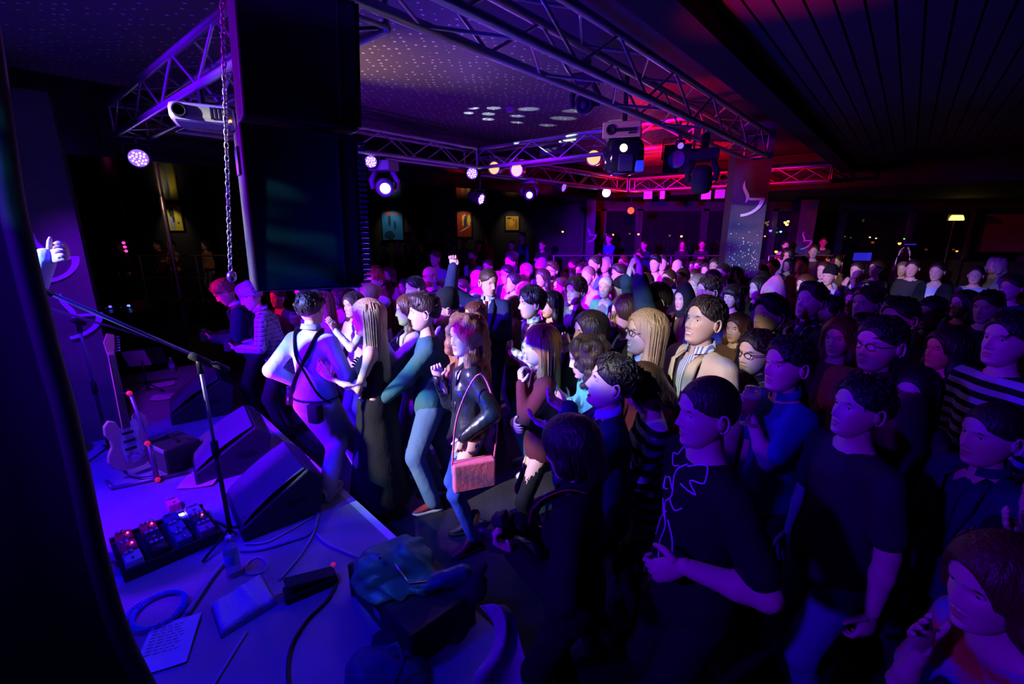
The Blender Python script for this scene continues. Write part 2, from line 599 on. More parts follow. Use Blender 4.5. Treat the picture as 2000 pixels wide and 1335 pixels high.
def banner_column(name, label, px, d, width, ztop, zbot, marks, yaw, sparkle=0, m=None, cat='column'):
    c = at_d(px[0], px[1], d)
    c = np.array([c[0], c[1], 0])
    t = thing(name, label, cat, c, yaw)
    body = MB().box((0, width / 2, (ztop + zbot) / 2), (width, width, ztop - zbot)).build('pillar_core', m_black, t)
    # slightly wavy cloth sleeve on the front
    nx, nz = 9, 40
    V, Fs = [], []
    for j in range(nz):
        for i in range(nx):
            u_, v_ = i / (nx - 1), j / (nz - 1)
            V.append(((u_ - .5) * (width + .02), -.012 - .006 * math.sin(v_ * 19 + u_ * 4) - .004 * math.sin(u_ * 9 + v_ * 31), zbot + v_ * (ztop - zbot)))
    Fs = [(j * nx + i, j * nx + i + 1, (j + 1) * nx + i + 1, (j + 1) * nx + i) for j in range(nz - 1) for i in range(nx - 1)]
    mesh('banner', V, Fs, m or m_banner, t)
    for (mx, mz, ms, mm) in marks:
        mark(t, mx, mz, ms, -.028, mm)
    if sparkle:
        rg = np.random.default_rng(5)
        sb = MB()
        for _ in range(sparkle):
            x_, z_, r_ = rg.uniform(-.45, .45) * width, rg.normal(1.75, .22), rg.uniform(.003, .011)
            n0 = 6
            sb.add([(x_ + r_ * math.cos(k * 1.047), -.027, z_ + r_ * math.sin(k * 1.047)) for k in range(n0)], [tuple(range(n0))])
        so = sb.build('sparkle_print', m_dots, t)
        so['kind'] = 'stuff'
    return t


banner_column('banner_column', 'wide pillar wrapped in a grey banner with white emblem in the crowd', (1462, 400), 6.35, .42, 3.55, 0, [(-.02, 2.56, .33, m_mark), (.0, 1.40, .33, m_mark)], rad(-12), 130)
banner_column('banner_column', 'slim violet-lit pillar with emblem behind the raised fist', (875, 400), 11.6, .34, 2.92, .42, [(.0, 1.75, .3, m_mark_dim), (-.03, .9, .3, m_mark_dim)], 0, 40)
banner_column('banner_column', 'dim pillar with emblem right of the big banner column', (1578, 420), 12.2, .42, 2.92, .42, [(.0, 1.85, .34, m_mark)], 0, 20)
banner_column('banner_column', 'narrow dark pillar with small emblem before the back windows', (1154, 430), 12.6, .22, 2.92, .42, [(.0, 2.0, .28, m_mark_dim), (0, 1.2, .28, m_mark_dim)], 0, 0)
banner_column('banner_column', 'dark pillar with small emblem left of the violet-lit pillar', (852, 420), 12.0, .2, 2.92, .42, [(.04, 2.0, .3, m_mark_dim)], 0, 30)
lb = at_d(62, 400, 3.9)
banner_column('banner_column', 'dark pillar with violet emblem at the left edge behind the stage', (66, 400), 3.9, .46, 3.3, .0, [(.02, 1.95, .30, m_mark_dim), (.09, 1.45, .30, m_mark_dim)], rad(38), 0)
tag(rod('pole', at_d(300, 300, 10.5) * [1, 1, 0] + [0, 0, .0], at_d(300, 300, 10.5) * [1, 1, 0] + [0, 0, 2.93], .05, m_rail, None), 'slim violet-lit steel pole beside the yellow poster', 'pole')
tag(rod('pole', at_d(217, 300, 10.2) * [1, 1, 0], at_d(217, 300, 10.2) * [1, 1, 0] + [0, 0, 2.93], .03, m_blackmetal, None), 'thin dark pole at far left by the pink light strip', 'pole')

# ---- posters on the back wall
m_pfr = mat('poster_frame', (.02, .02, .02), .4)


def poster(label, x0, y0, x1, y1, bg, shapes):
    a, b = at_d(x0, y0, WY - .04), at_d(x1, y1, WY - .04)
    wd, ht = b[0] - a[0], a[2] - b[2]
    t = thing('poster', label, 'poster', ((a[0] + b[0]) / 2, WY - .02, b[2]))
    MB().box((0, .005, ht / 2), (wd + .06, .03, ht + .06)).build('frame', m_pfr, t)
    MB().box((0, -.018, ht / 2), (wd, .012, ht)).build('sheet', mat('print_%d' % x0, bg, .5), t)
    for i, (poly, col) in enumerate(shapes):
        V = [((u_ - .5) * wd, -.0265 - .0006 * i, v_ * ht) for u_, v_ in poly]
        MB().add(V, [tuple(range(len(V)))]).build('printed_shape', mat('ink_%s' % '_'.join('%02d' % int(c * 99) for c in col), col, .6), t)
    return a, b


def blob(cx, cy, rx, ry, n=12, rot=0, wob=.2, seed=1):
    rg = np.random.default_rng(seed)
    out = []
    for i in range(n):
        t = 2 * math.pi * i / n
        f_ = 1 + wob * rg.uniform(-1, 1)
        x_, y_ = rx * f_ * math.cos(t), ry * f_ * math.sin(t)
        out.append((cx + x_ * math.cos(rot) - y_ * math.sin(rot), cy + x_ * math.sin(rot) + y_ * math.cos(rot)))
    return out


poster('yellow poster with a dark-haired grey figure', 314, 400, 359, 450, (.62, .52, .03), [(blob(.48, .35, .2, .34, seed=2), (.35, .35, .38)), (blob(.5, .72, .16, .2, seed=3), (.02, .02, .03)),
       (blob(.56, .5, .07, .18, seed=4), (.03, .03, .04)), (blob(.2, .86, .08, .03, seed=5), (.5, .1, .05)), (blob(.8, .3, .05, .05, seed=6), (.05, .05, .3))])
poster('blue poster with dark slender shapes and red marks on top', 745, 413, 788, 468, (.02, .22, .62), [(blob(.36, .68, .07, .2, seed=7), (.01, .03, .12)), (blob(.62, .5, .06, .16, seed=8), (.01, .04, .16)),
       (blob(.35, .15, .24, .16, seed=9), (.01, .05, .10)), (blob(.30, .93, .2, .04, wob=.4, seed=10), (.7, .05, .05)), (blob(.74, .9, .09, .05, wob=.4, seed=12), (.7, .05, .05))])
poster('red poster with yellow and blue-black brush figure', 891, 414, 921, 462, (.38, .03, .02), [(blob(.5, .7, .12, .24, rot=-.2, seed=13), (.8, .45, .03)), (blob(.85, .66, .12, .22, seed=14), (.8, .6, .05)),
       (blob(.58, .62, .09, .28, rot=-.15, seed=15), (.02, .04, .12)), (blob(.55, .32, .36, .025, n=8, rot=.35, seed=16), (.85, .6, .3))])
poster('small orange poster with dark brush lines', 988, 422, 1013, 449, (.65, .30, .02), [(blob(.25, .86, .2, .06, seed=17), (.03, .02, .01)), (blob(.6, .55, .03, .34, seed=18), (.05, .02, .01)), (blob(.8, .5, .025, .4, seed=19), (.06, .03, .01)), (blob(.45, .5, .2, .25, seed=20), (.8, .5, .05))])


# ------------------------------------------------------------------ rig: trusses and fixtures
TZ, TW = 3.1, .26


def truss(label, p0, p1, bay=.42):
    p0, p1 = np.asarray(p0, float), np.asarray(p1, float)
    t = thing('truss', label, 'truss', p0)
    d = p1 - p0
    L = np.linalg.norm(d)
    d = d / L
    n_ = np.cross(d, [0, 0, 1])
    h_ = TW / 2
    up = np.array([0, 0, 1.])
    c = {(i, j): n_ * h_ * i + up * (h_ + h_ * j) for i in (-1, 1) for j in (-1, 1)}
    for v in c.values():
        rod('chord', v, v + d * L, .025, m_alu, t)
    nb_ = max(2, int(round(L / bay)))
    st = L / nb_
    faces = [((-1, -1), (1, -1)), ((-1, -1), (-1, 1)), ((1, -1), (1, 1)), ((-1, 1), (1, 1))]
    for fi, (a, b) in enumerate(faces):
        for i in range(nb_):
            q0, q1 = (a, b) if (i + fi) % 2 == 0 else (b, a)
            rod('brace', c[q0] + d * st * i, c[q1] + d * st * (i + 1), .0095, m_alu, t)
    for e in (0, L):
        for a, b in faces:
            rod('end_brace', c[a] + d * e, c[b] + d * e, .012, m_alu, t)
    return t


truss('long box truss crossing over the crowd from top centre', R(-1.64, .6, TZ), R(-1.64, 6.65, TZ))
truss('left box truss running behind the hanging loudspeaker', R(-5.15, 1.45, TZ), R(-5.15, 5.1, TZ))
truss('truss above the stage left of the hanging loudspeaker', R(-5.95, 1.25, TZ), R(-1.9, 1.25, TZ))
truss('cross truss carrying three yellow lamps and the dark dome', R(-5.35, 5.3, TZ), R(-1.9, 5.3, TZ))
truss('second-bay side truss with two small blue lamps', R(-5.25, 5.5, TZ - .05), R(-5.25, 10.1, TZ - .05))
truss('farthest truss with blue floodlights under the red-lit ceiling', R(-5.1, 10.3, TZ - .05), R(-1.25, 10.3, TZ - .05))


def on_truss(x, y, s=None, t=None):
    """point seen at a pixel in the vertical plane of a truss"""
    r = ray(x, y)
    if s is not None:
        k_ = s / (r @ AX_S)
    else:
        k_ = t / (r @ AX_T)
    return r * k_ + np.array([0, 0, CAMH])


def par(label, p, tgt, lens, em, rr=.075, group=None, body=m_blackmetal, light=None, leds=0, hang=.16):
    p = np.asarray(p, float)
    t = thing('par_light', label, 'stage light', p, group=group)
    d = np.asarray(tgt, float) - p
    d /= np.linalg.norm(d)
    MB().lathe([(rr * .45, -.22), (rr * .75, -.2), (rr, -.1), (rr * 1.06, 0), (rr * 1.12, .0), (rr * 1.12, .03), (rr * .98, .03), (rr * .96, .0), (0.0001, -.005)], 18, (0, 0, 0), d).build('can', body, t, True)
    lm = mat('lens_' + lens[0], lens[1], .2, emit=em, ecol=lens[1])
    MB().lathe([(rr * .95, .012), (rr * .7, .02), (.0001, .024)], 18, (0, 0, 0), d).build('lens', lm, t, True)
    a, b, _ = frame(d)
    if leds:
        lb_ = MB()
        for i in range(leds):
            rr_ = rr * .8 * math.sqrt((i + .5) / leds)
            th_ = i * 2.4
            lb_.lathe([(.009, 0), (.006, .006), (.0001, .008)], 6, (a * math.cos(th_) + b * math.sin(th_)) * rr_ + d * .021, d)
        o = lb_.build('led_array', mat('led_' + lens[0], lens[1], .3, emit=em * 3.5, ecol=tuple(min(1, c + .5) for c in lens[1])), t, True)
        o['kind'] = 'stuff'
    yk = MB()
    yk.tube([a * rr * 1.18 + -d * .06, a * rr * 1.2 + np.array([0, 0, rr * 1.5]), -a * rr * 1.2 + np.array([0, 0, rr * 1.5]), -a * rr * 1.18 - d * .06], .008, 6)
    hang = max(.04, (hang if hang > 1 else TZ) - p[2] - rr * 1.5)
    yk.tube([(0, 0, rr * 1.5), (0, 0, rr * 1.5 + hang)], .012, 6)
    yk.build('yoke', body, t, True)
    if light:
        spot('par_beam', p + d * .06, p + d * 3, light[0], light[1], light[2], .6, .05)
    return t


def moving_head(label, p, tgt, lens, em, s=1., body=None):
    p = np.asarray(p, float)
    body = body or mat('moving_head_shell', (.03, .03, .034), .35)
    t = thing('moving_head', label, 'stage light', p)
    d = np.asarray(tgt, float) - p
    d /= np.linalg.norm(d)
    a, b, _ = frame(d)
    MB().box((0, 0, .25 * s), (.30 * s, .22 * s, .12 * s), rz=rad(-20)).build('base', body, t, bevel=.015)
    for sx in (-1, 1):
        ar = MB()
        ar.tube([a * sx * .10 * s + [0, 0, .19 * s], a * sx * .155 * s + [0, 0, .08 * s], a * sx * .14 * s - [0, 0, .02]], [.03 * s, .035 * s, .03 * s], 8)
        ar.build('yoke_arm', body, t, True)
    MB().lathe([(.06 * s, -.14 * s), (.10 * s, -.11 * s), (.115 * s, 0), (.105 * s, .10 * s), (.085 * s, .14 * s), (.07 * s, .14 * s), (.065 * s, .12 * s), (.0001, .12 * s)], 18, (0, 0, 0), d).build('head', body, t, True)
    MB().lathe([(.06 * s, .121 * s), (.0001, .13 * s)], 14, (0, 0, 0), d).build('lens', mat('lens_' + lens[0], lens[1], .1, emit=em, ecol=lens[1]), t, True)
    hh_ = max(.1, TZ + .03 - p[2] - .3 * s)
    MB().box((0, 0, .3 * s + hh_ / 2), (.06, .06, hh_)).build('clamp', m_blackmetal, t)
    return t


CAMP = np.array([0, 0, CAMH])
LV = ('violet_white', (.30, .12, 1.0))
p = on_truss(270, 308, t=1.25)
par('lit violet LED lamp at far left under the stage truss', p, p + np.array([.55, -.6, -.25]), LV, 1.3, .085, leds=19, light=((.2, .02, 1), 30, 60), body=mat('par_shell_blue', (.1, .1, .16), .3, .5))
p = on_truss(724, 315, s=-5.15)
par('lit violet lamp on left truss just right of loudspeaker', p, p + np.array([.4, -1, -.35]), LV, 1.3, .075, leds=19, light=((.3, .1, 1), 60, 70))
p = on_truss(922, 338, s=-5.15)
par('round violet lamp at the corner of the left truss', p, p + np.array([.1, -1, -.3]), LV, 1.3, .085, leds=19, light=((.3, .1, 1), 60, 70))
p = on_truss(938, 388, s=-5.1)
par('tilted violet lamp hanging lowest beneath the truss corner', p, p + np.array([.8, -.5, -.3]), LV, 1.3, .085, leds=19, hang=.5, light=((.3, .1, 1), 60, 70))
p = on_truss(1100, 365, s=-5.25)
par('small slanted violet lamp on second-bay side truss', p, p + np.array([.8, -.6, -.3]), LV, 2.5, .09, light=((.3, .1, 1), 60, 60))
p = on_truss(1184, 376, s=-5.25)
par('small round bluish lamp at the second-bay far corner', p, p + np.array([.1, -1, -.2]), ('blue_white', (.35, .40, 1.0)), 8, .1, light=((.2, .15, 1), 60, 60))
for (x, y, lab) in ((966, 328, 'leftmost of the three yellow par lamps'), (1010, 332, 'middle one of the three yellow par lamps'), (1160, 308, 'yellow par lamp nearest the dark dome light')):
    p = on_truss(x, y, t=5.3)
    par(lab, p, p + np.array([-.4, -1, -.05]), ('amber', (.75, .45, .12)), 1.5, .09, body=mat('par_chrome', (.35, .3, .3), .25, .8))
moving_head('violet moving head lamp at left above the blue poster', on_truss(752, 366, s=-5.15), at_d(762, 430, 3.5), ('ice', (.6, 1., .9)), 9, 1.02, mat('moving_head_violet', (.22, .2, .30), .35))
moving_head('distant moving head lamp above the orange poster', on_truss(1034, 380, s=-5.25), at_d(1036, 420, 5), ('ice2', (.5, .6, 1.)), 5, .9)
moving_head('black moving head hanging left of the banner column', on_truss(1370, 350, s=-1.66), at_d(1366, 700, 5.3), ('dim', (.1, .1, .12)), .0, .9, m_black)
moving_head('small moving head clamped under the long truss', at_d(1142, 203, 3.6), at_d(1120, 240, 2.4), ('dim2', (.1, .1, .12)), .0, .62)

# dark dome effect light
p = at_d(1217, 306, 4.7)
t = thing('dome_light', 'big glossy black dome effect light with blue facet', 'stage light', p)
m_dome = mat('dome_gloss', (.012, .012, .016), .08, spec=.7)
V, Fs, n1, n2 = [], [], 24, 16
for i in range(n2 + 1):
    ph_ = -math.pi / 2 + math.pi * i / n2
    for j in range(n1):
        th_ = 2 * math.pi * j / n1
        sg = lambda v: math.copysign(abs(v) ** .55, v)
        V.append((.185 * sg(math.cos(ph_)) * sg(math.cos(th_)), .16 * sg(math.cos(ph_)) * sg(math.sin(th_)), .17 * sg(math.sin(ph_))))
Fs = [(i * n1 + j, i * n1 + (j + 1) % n1, (i + 1) * n1 + (j + 1) % n1, (i + 1) * n1 + j) for i in range(n2) for j in range(n1)]
mesh('shell', V, Fs, m_dome, t)
MB().box((-.01, -.155, -.075), (.14, .03, .15)).build('face_panel', mat('dome_panel', (.03, .03, .07), .25), t, bevel=.01)
MB().lathe([(.036, 0), (.03, .008), (.0001, .012)], 14, (-.035, -.158, .055), (0, -1, 0)).build('lamp_window', mat('warm_bulb', (1., .72, .25), .3, emit=5, ecol=(1., .72, .25)), t, True)
MB().box((.125, -.135, -.10), (.085, .05, .10)).build('blue_facet', mat('blue_facet', (.05, .08, .9), .2, emit=.25, ecol=(.03, .08, 1)), t, bevel=.015)
MB().tube([(0, 0, .17), (0, 0, .75)], .02, 8).build('drop_rod', m_blackmetal, t)
rod('collar', (0, 0, .165), (0, 0, .19), .06, m_blackmetal, t)

# key-plate boxes
m_gold = mat('brass_plate', (.72, .55, .22), .4, .3)
for (x, y, d_, s_, lab) in ((1214, 252, 4.55, .33, 'black box with brass key plate hung above the dome light'), (1424, 346, 8.3, .33, 'distant black box with key plate beside the banner column')):
    p = at_d(x, y, d_)
    t = thing('effect_projector', lab, 'projector', p, rad(-18))
    MB().box((0, .2, 0), (s_, .34, .13)).build('housing', m_blackmetal, t, bevel=.01)
    pl = MB().box((0, .012, 0), (s_ + .02, .02, .14)).build('front_plate', m_gold, t, bevel=.008)
    MB().lathe([(.022, 0), (.046, 0), (.046, .006), (.022, .006), (.022, 0)], 18, (-.095, .002, 0), (0, -1, 0)).build('key_ring', m_black, pl, True)
    MB().box((.045, -.001, -.006), (.19, .006, .03)).build('key_shaft', m_black, pl)
    MB().box((.10, -.001, -.034), (.07, .006, .014)).build('key_bit', m_black, pl)
    MB().tube([(0, .2, .065), (0, .2, .5)], .015, 6).build('drop_rod', m_blackmetal, t)

# big fresnel style flood
p = at_d(1322, 310, 4.9)
t = thing('floodlight', 'square black floodlight with round grey lens beside the dome', 'stage light', p, rad(-25))
MB().box((0, 0, 0), (.26, .05, .27)).build('gel_frame', m_black, t, bevel=.006)
MB().lathe([(.09, 0), (.08, .02), (.0001, .03)], 20, (0, -.026, -.01), (0, -1, 0)).build('lens', mat('fresnel_lens', (.25, .22, .30), .35), t, True)
MB().lathe([(.13, 0), (.12, .1), (.08, .2), (.03, .24)], 16, (0, .02, 0), (0, 1, 0)).build('housing', mat('flood_chrome', (.4, .45, .5), .25, .9), t, True)
MB().tube([(-.15, .05, 0), (-.15, .05, .2), (.15, .05, .2), (.15, .05, 0)], .01, 6).build('yoke', m_blackmetal, t, True)
MB().tube([(0, .05, .2), (0, .05, .36)], .014, 6).build('clamp', m_blackmetal, t)
p = at_d(1329, 284, 4.6)
par('tiny violet spot above the square floodlight', p, p + np.array([-.2, -1, -.3]), LV, 6, .03, hang=.12)

# blue floods on the farthest truss, black speaker on cross truss
for i, (x, y, lab) in enumerate(((1267, 380, 'leftmost square blue flood on the farthest truss'), (1295, 380, 'narrow violet flood on the farthest truss'),
                                 (1380, 380, 'wide blue flood left of the banner column'), (1407, 378, 'dim blue flood touching the banner column edge'))):
    p = on_truss(x, y, t=10.3)
    t = thing('floodlight', lab, 'stage light', p, rad(-30))
    w_ = .22 if i != 1 else .12
    MB().box((0, 0, 0), (w_, .12, .2), taper=.8).build('housing', m_blackmetal, t, bevel=.01)
    MB().box((0, -.065, -.01), (w_ * .86, .01, .17)).build('lens', mat('flood_lens_%d' % i, (.16, .06, .55), .4, emit=.35 if i != 3 else .12, ecol=(.18, .05, 1.)), t)
    MB().tube([(0, 0, .1), (0, 0, .26)], .012, 6).build('clamp', m_blackmetal, t)
p = on_truss(1085, 296, t=5.3)
t = thing('lamp_bar', 'flat black lamp bar lying on the cross truss', 'stage light', p, rad(-40))
MB().box((0, 0, 0), (.42, .14, .09)).build('housing', m_black, t, bevel=.01)
MB().box((0, 0, -.06), (.05, .05, .06)).build('clamp', m_blackmetal, t)
for (x, y, lab) in ((997, 210, 'pinkish smoke detector at middle of the dotted ceiling'), (790, 267, 'pinkish smoke detector near the left truss')):
    p = on_truss(x, y, s=0) if False else at_h(x, y, CZ)
    t = thing('smoke_detector', lab, 'smoke detector', p)
    MB().lathe([(.05, 0), (.055, -.02), (.04, -.045), (.0001, -.05)], 16).build('cap', mat('detector_plastic', (.75, .6, .65), .4), t, True)
    MB().lathe([(.062, 0), (.06, -.012)], 16).build('base_ring', mat('detector_plastic', (.75, .6, .65), .4), t, True)
# red beacon
p = at_d(1232, 411, 11.6)
par('glowing red lamp before the dark back windows', p, p + np.array([-.1, -1, -.1]), ('red', (1., .04, .01)), 4, .085, hang=2.95, light=((1, .02, .01), 60, 110))

# white video projector on the stage truss
p = on_truss(398, 228, t=1.13)
t = thing('projector', 'white video projector hung under the stage truss', 'projector', p, rad(28))
mw_ = mat('projector_white', (.62, .6, .66), .4)
MB().box((0, 0, 0), (.34, .26, .11)).build('case', mw_, t, bevel=.03)
MB().lathe([(.04, 0), (.04, .03), (.028, .03), (.026, .01), (.0001, .01)], 16, (-.11, -.125, 0), (0, -1, 0)).build('lens', m_black, t, True)
for i in range(5):
    MB().box((.05 + i * .022, -.131, .0), (.01, .004, .07)).build('vent_slot', m_black, t)
MB().tube([(0, 0, .06), (0, 0, max(.1, TZ - p[2] + .02))], .02, 8).build('mount', m_blackmetal, t)
MB().box((.145, -.131, -.035), (.018, .005, .012)).build('indicator', mat('led_orange', (1, .3, .05), .3, emit=4), t)

# ---- hanging line array
m_cab = mat('cabinet_paint', (.055, .055, .065), .5, bump=(200, .05))
pc0 = at_d(560, 300, 2.05)
t = thing('line_array', 'tall black loudspeaker array hanging in front of the crowd', 'loudspeaker', (pc0[0] + .015, pc0[1], 2.0), rot=tuple((Matrix.Rotation(rad(3.4), 3, 'Y') @ Matrix.Rotation(rad(-57), 3, 'Z')).to_euler()))
hz = [(0.0, .62), (.64, 1.28), (1.30, 1.5)]
for i, (z0, z1) in enumerate(hz):
    c = thing('x', None, None)
    bpy.data.objects.remove(c)
    zc, hh = (z0 + z1) / 2, z1 - z0
    poly = [(-.17, -.205), (.17, -.205), (.19, .12), (.19, .20), (-.19, .20), (-.19, .12)]
    Mx = Matrix.Rotation(rad(-2.2 * (1 - i)), 4, 'X')
    cb = MB().prism(poly, z0, z1)
    cab = cb.build('cabinet', m_cab, t, bevel=.008)
    cab.rotation_euler = (rad(1.5 * (1 - i)), 0, 0)
    MB().box((0, .208, zc), (.36, .014, hh - .04)).build('grille', m_blackmetal, cab)
    if i == 0:
        nrib = 26
        rm = MB().box((0, 0, 0), (.012, .03, .012)).build('rib', mat('rib_edge', (.30, .22, .24), .4), cab)
        rm.location = (.192, .225, z0 + .03)
        for j in range(1, nrib):
            o = link('rib', rm.data, cab)
            o.location = (.192, .225, z0 + .03 + j * (hh - .06) / (nrib - 1))
    for zz in (z0 + .01, z1 - .01):
        rod('edge_bead', (.194, -.2, zz), (.194, .2, zz), .004, m_blackmetal, cab)
    MB().box((.19, .13, zc), (.008, .008, hh - .03)).build('side_seam', mat('seam_grey', (.16, .13, .12), .5), cab)
    MB().box((.0, -.208, zc + hh * .3), (.14, .01, .1)).build('rear_plate', m_blackmetal, cab)
for sx in (-.12, .12):
    rod('rigging_bar', (sx, 0, 1.5), (sx, 0, 1.75), .015, m_blackmetal, t)
# chain with hook at its left
ch = at_d(453, 548, 2.2)
t = thing('hoist_chain', 'steel hoist chain hanging along the left side of the loudspeaker', 'chain', ch, rot=(0, rad(5.6), 0))
m_chain = mat('chain_steel', (.55, .58, .62), .3, .9)
lk = MB()
ring = [(.009 * math.cos(a), 0, .017 * math.sin(a)) for a in np.linspace(0, 2 * math.pi, 11)]
lk.tube(ring, .0032, 6)
lk0 = None
for i in range(42):
    if lk0 is None:
        o = lk.build('link', m_chain, t, True)
        lk0 = o.data
    else:
        o = link('link', lk0, t)
    o.location = (-.004 + .0006 * i, 0, .06 + i * .0275)
    o.rotation_euler = (0, 0, (i % 2) * math.pi / 2)
MB().ell((0, 0, .02), (.022, .022, .028), 12, 8).build('hook_weight', m_chain, t, True)

# distant small lights: bar, street and booth
def lamp(label, x, y, d_, r, col, em, cat='lamp'):
    p = at_d(x, y, d_)
    t = thing('small_lamp', label, cat, p)
    MB().ell((0, 0, 0), (r, r, r), 10, 6).build('bulb', mat('glow_%s' % '_'.join('%02d' % int(c * 99) for c in col) + '_%d' % int(em), col, .3, emit=em, ecol=col), t, True)
    MB().lathe([(r * .9, r * .5), (r * .8, r * 1.4), (r * .3, r * 1.6)], 10).build('socket', m_blackmetal, t, True)
    rod('cord', (0, 0, r * 1.5), (0, 0, 2.95 - p[2]), .004, m_black, t)
    return t


for (x, y, r, c, e, lab) in ((1099, 452, .028, (1, .5, .1), 5, 'tiny orange lamp at window left of the narrow pillar'), (1197, 458, .03, (1, .5, .1), 5, 'tiny orange lamp right of the narrow pillar'),
                             (1247, 457, .03, (1, .5, .1), 5, 'tiny orange lamp under the red lamp'), (1331, 461, .032, (1, .5, .1), 5, 'tiny orange lamp at window near the banner column'),
                             (1516, 491, .04, (1, .55, .05), 4, 'amber table lamp right of the banner column'), (1505, 450, .04, (.15, .1, 1), 3, 'blue bar light left of the yellow cluster'),
                             (1525, 452, .03, (.2, .8, 1), 3, 'cyan dot of the bar back shelf'), (1555, 446, .04, (.12, .1, 1), 3, 'upper blue bar light right of yellow cluster'),
                             (1556, 454, .035, (.3, 1, .9), 4, 'teal bar light by the dim pillar'), (1494, 461, .025, (1, .25, .05), 3, 'small red-orange dot low on the bar'),
                             (1757, 475, .04, (1, .25, .03), 5, 'orange lamp on the far right bar'), (1766, 466, .02, (.1, .8, .1), 3, 'green indicator above the far right bar'),
                             (1699, 463, .02, (1, .7, .2), 4, 'left one of two pale dots at the right back'), (1711, 465, .018, (1, .8, .5), 3, 'right one of two pale dots at the right back'),
                             (1869, 490, .03, (1, .2, .05), 3, 'red lamp below the yellow wall light'), (1926, 490, .03, (1, .2, .05), 3, 'red lamp under the brown screen corner')):
    lamp(lab, x, y, 13.2, r, c, e)
for i, (x, y) in enumerate(((1534, 434), (1540, 432), (1537, 438))):
    lamp(('left', 'right', 'lowest')[i] + ' bulb of the yellow lamp cluster behind the bar', x, y, 13.2, .04, (1, .62, .08), 5)
# yellow wall light, brown screen, blue screens, strip
p = at_d(1869, 425, 12.2)
t = thing('wall_light', 'bright yellow wall light on the far right', 'lamp', p)
MB().box((0, 0, .0), (.36, .1, .13), taper=.75).build('shade', mat('yellow_shade', (1, .75, .12), .4, emit=3.2, ecol=(1, .72, .12)), t, bevel=.02)
MB().box((0, .06, .01), (.40, .04, .18)).build('back_plate', m_blackmetal, t)
rod('stem', (0, .06, -2.6), (0, .06, -.08), .02, m_blackmetal, t)
p = at_d(1968, 455, 12.8)
t = thing('display_board', 'dim brown board at the far right edge', 'board', (p[0], p[1], p[2] - .5))
MB().box((0, 0, .5), (1.4, .05, 1.0)).build('panel', mat('brown_board', (.16, .09, .04), .7, bump=(50, .3)), t)
MB().box((0, .01, .5), (1.46, .04, 1.06)).build('frame', m_black, t)
spot('board_glow', p + np.array([0, -.9, .9]), p, (1, .55, .2), 2.5, 100, .8)
for (x, y, d_, wv, hv_, lab) in ((1684, 501, 9.0, .34, .15, 'small blue glowing screen above the right crowd'), (1778, 477, 12.8, .32, .03, 'thin blue light strip on the far right bar')):
    p = at_d(x, y, d_)
    t = thing('screen', lab, 'screen', p)
    MB().box((0, 0, 0), (wv, .02, hv_)).build('display', mat('blue_screen_%d' % x, (.03, .02, .3), .3, emit=.5, ecol=(.04, .03, 1)), t)
    MB().box((0, .015, 0), (wv + .03, .02, hv_ + .03)).build('bezel', m_black, t)
    rod('stand', (0, .02, -p[2] + (0.42 if d_ > RY else 0)), (0, .02, -hv_ / 2), .015, m_blackmetal, t)
p = at_d(243, 482, 10.4)
t = thing('light_strip', 'strip of three pink lights at far left', 'lamp', p)
for i in range(3):
    MB().ell((0.01 * i, 0, .09 - i * .09), (.035, .03, .032), 10, 6).build('bulb', mat('pink_glow', (1, .05, .45), .3, emit=1.6, ecol=(1, .05, .45)), t, True)
MB().box((0.01, .03, 0), (.05, .03, .32)).build('bracket', m_blackmetal, t)
rod('hanger', (.01, .03, .15), (.01, .03, 2.94 - p[2]), .012, m_black, t)

# sound desk and bar clutter at the far left
p = at_d(250, 600, 7.6)
t = thing('mixing_desk', 'dark mixing desk with small glowing lights at left', 'mixing desk', (p[0], p[1], 0), rad(20))
MB().box((0, 0, .42), (1.3, .7, .84)).build('desk_base', m_black, t, bevel=.01)
MB().box((0, 0, .90), (1.4, .75, .09), rot=np.array(Matrix.Rotation(rad(8), 3, 'X'))).build('console', m_blackmetal, t, bevel=.01)
for i in range(12):
    MB().box((-.55 + i * .1, -.15, .955), (.02, .06, .02)).build('fader', mat('fader_grey', (.3, .3, .4), .4), t)
for i, c_ in enumerate(((1, .6, .05), (.1, .05, 1), (.1, .2, 1))):
    MB().ell((-.45 + .25 * i, -.1, .97), (.025, .025, .02), 8, 6).build('indicator', mat('desk_led_%d' % i, c_, .3, emit=3., ecol=c_), t, True)
for i, (x, y) in enumerate(((700, 497), (713, 497), (722, 496))):
    p = at_d(x, y, RY + .08)
    t = thing('drinking_glass', ('left', 'middle', 'right')[i] + ' glass on the back railing left of the blue poster', 'glass', (p[0], p[1], .42 + 1.162))
    MB().lathe([(.0001, .002), (.03, 0), (.036, .12), (.034, .12), (.028, .006), (.0001, .006)], 12).build('vessel', mat('clear_glass', (.9, .95, 1.), .04, spec=.6, trans=.95), t, True)
    MB().lathe([(.0001, .008), (.027, .008), (.031, .07), (.0001, .071)], 12).build('drink', mat('pale_drink', (.5, .5, .7), .2), t, True)


# ------------------------------------------------------------------ smooth solid builder
def E(c, r, k=.03, rot=None):
    return ('e', np.asarray(c, float), np.asarray(r, float), k, rot)


def C(a, b, ra, rb, k=.03, fy=1.):
    return ('c', np.asarray(a, float), np.asarray(b, float), ra, rb, k, fy)


def CUT(n, d):
    return ('p', np.asarray(n, float), d)


def NEG(p):
    return ('-', p)


def pbox(p):
    if p[0] == 'e':
        m = max(p[2]) if p[4] is not None else p[2]
        return p[1] - m, p[1] + m
    m = max(p[3], p[4])
    return np.minimum(p[1], p[2]) - m, np.maximum(p[1], p[2]) + m


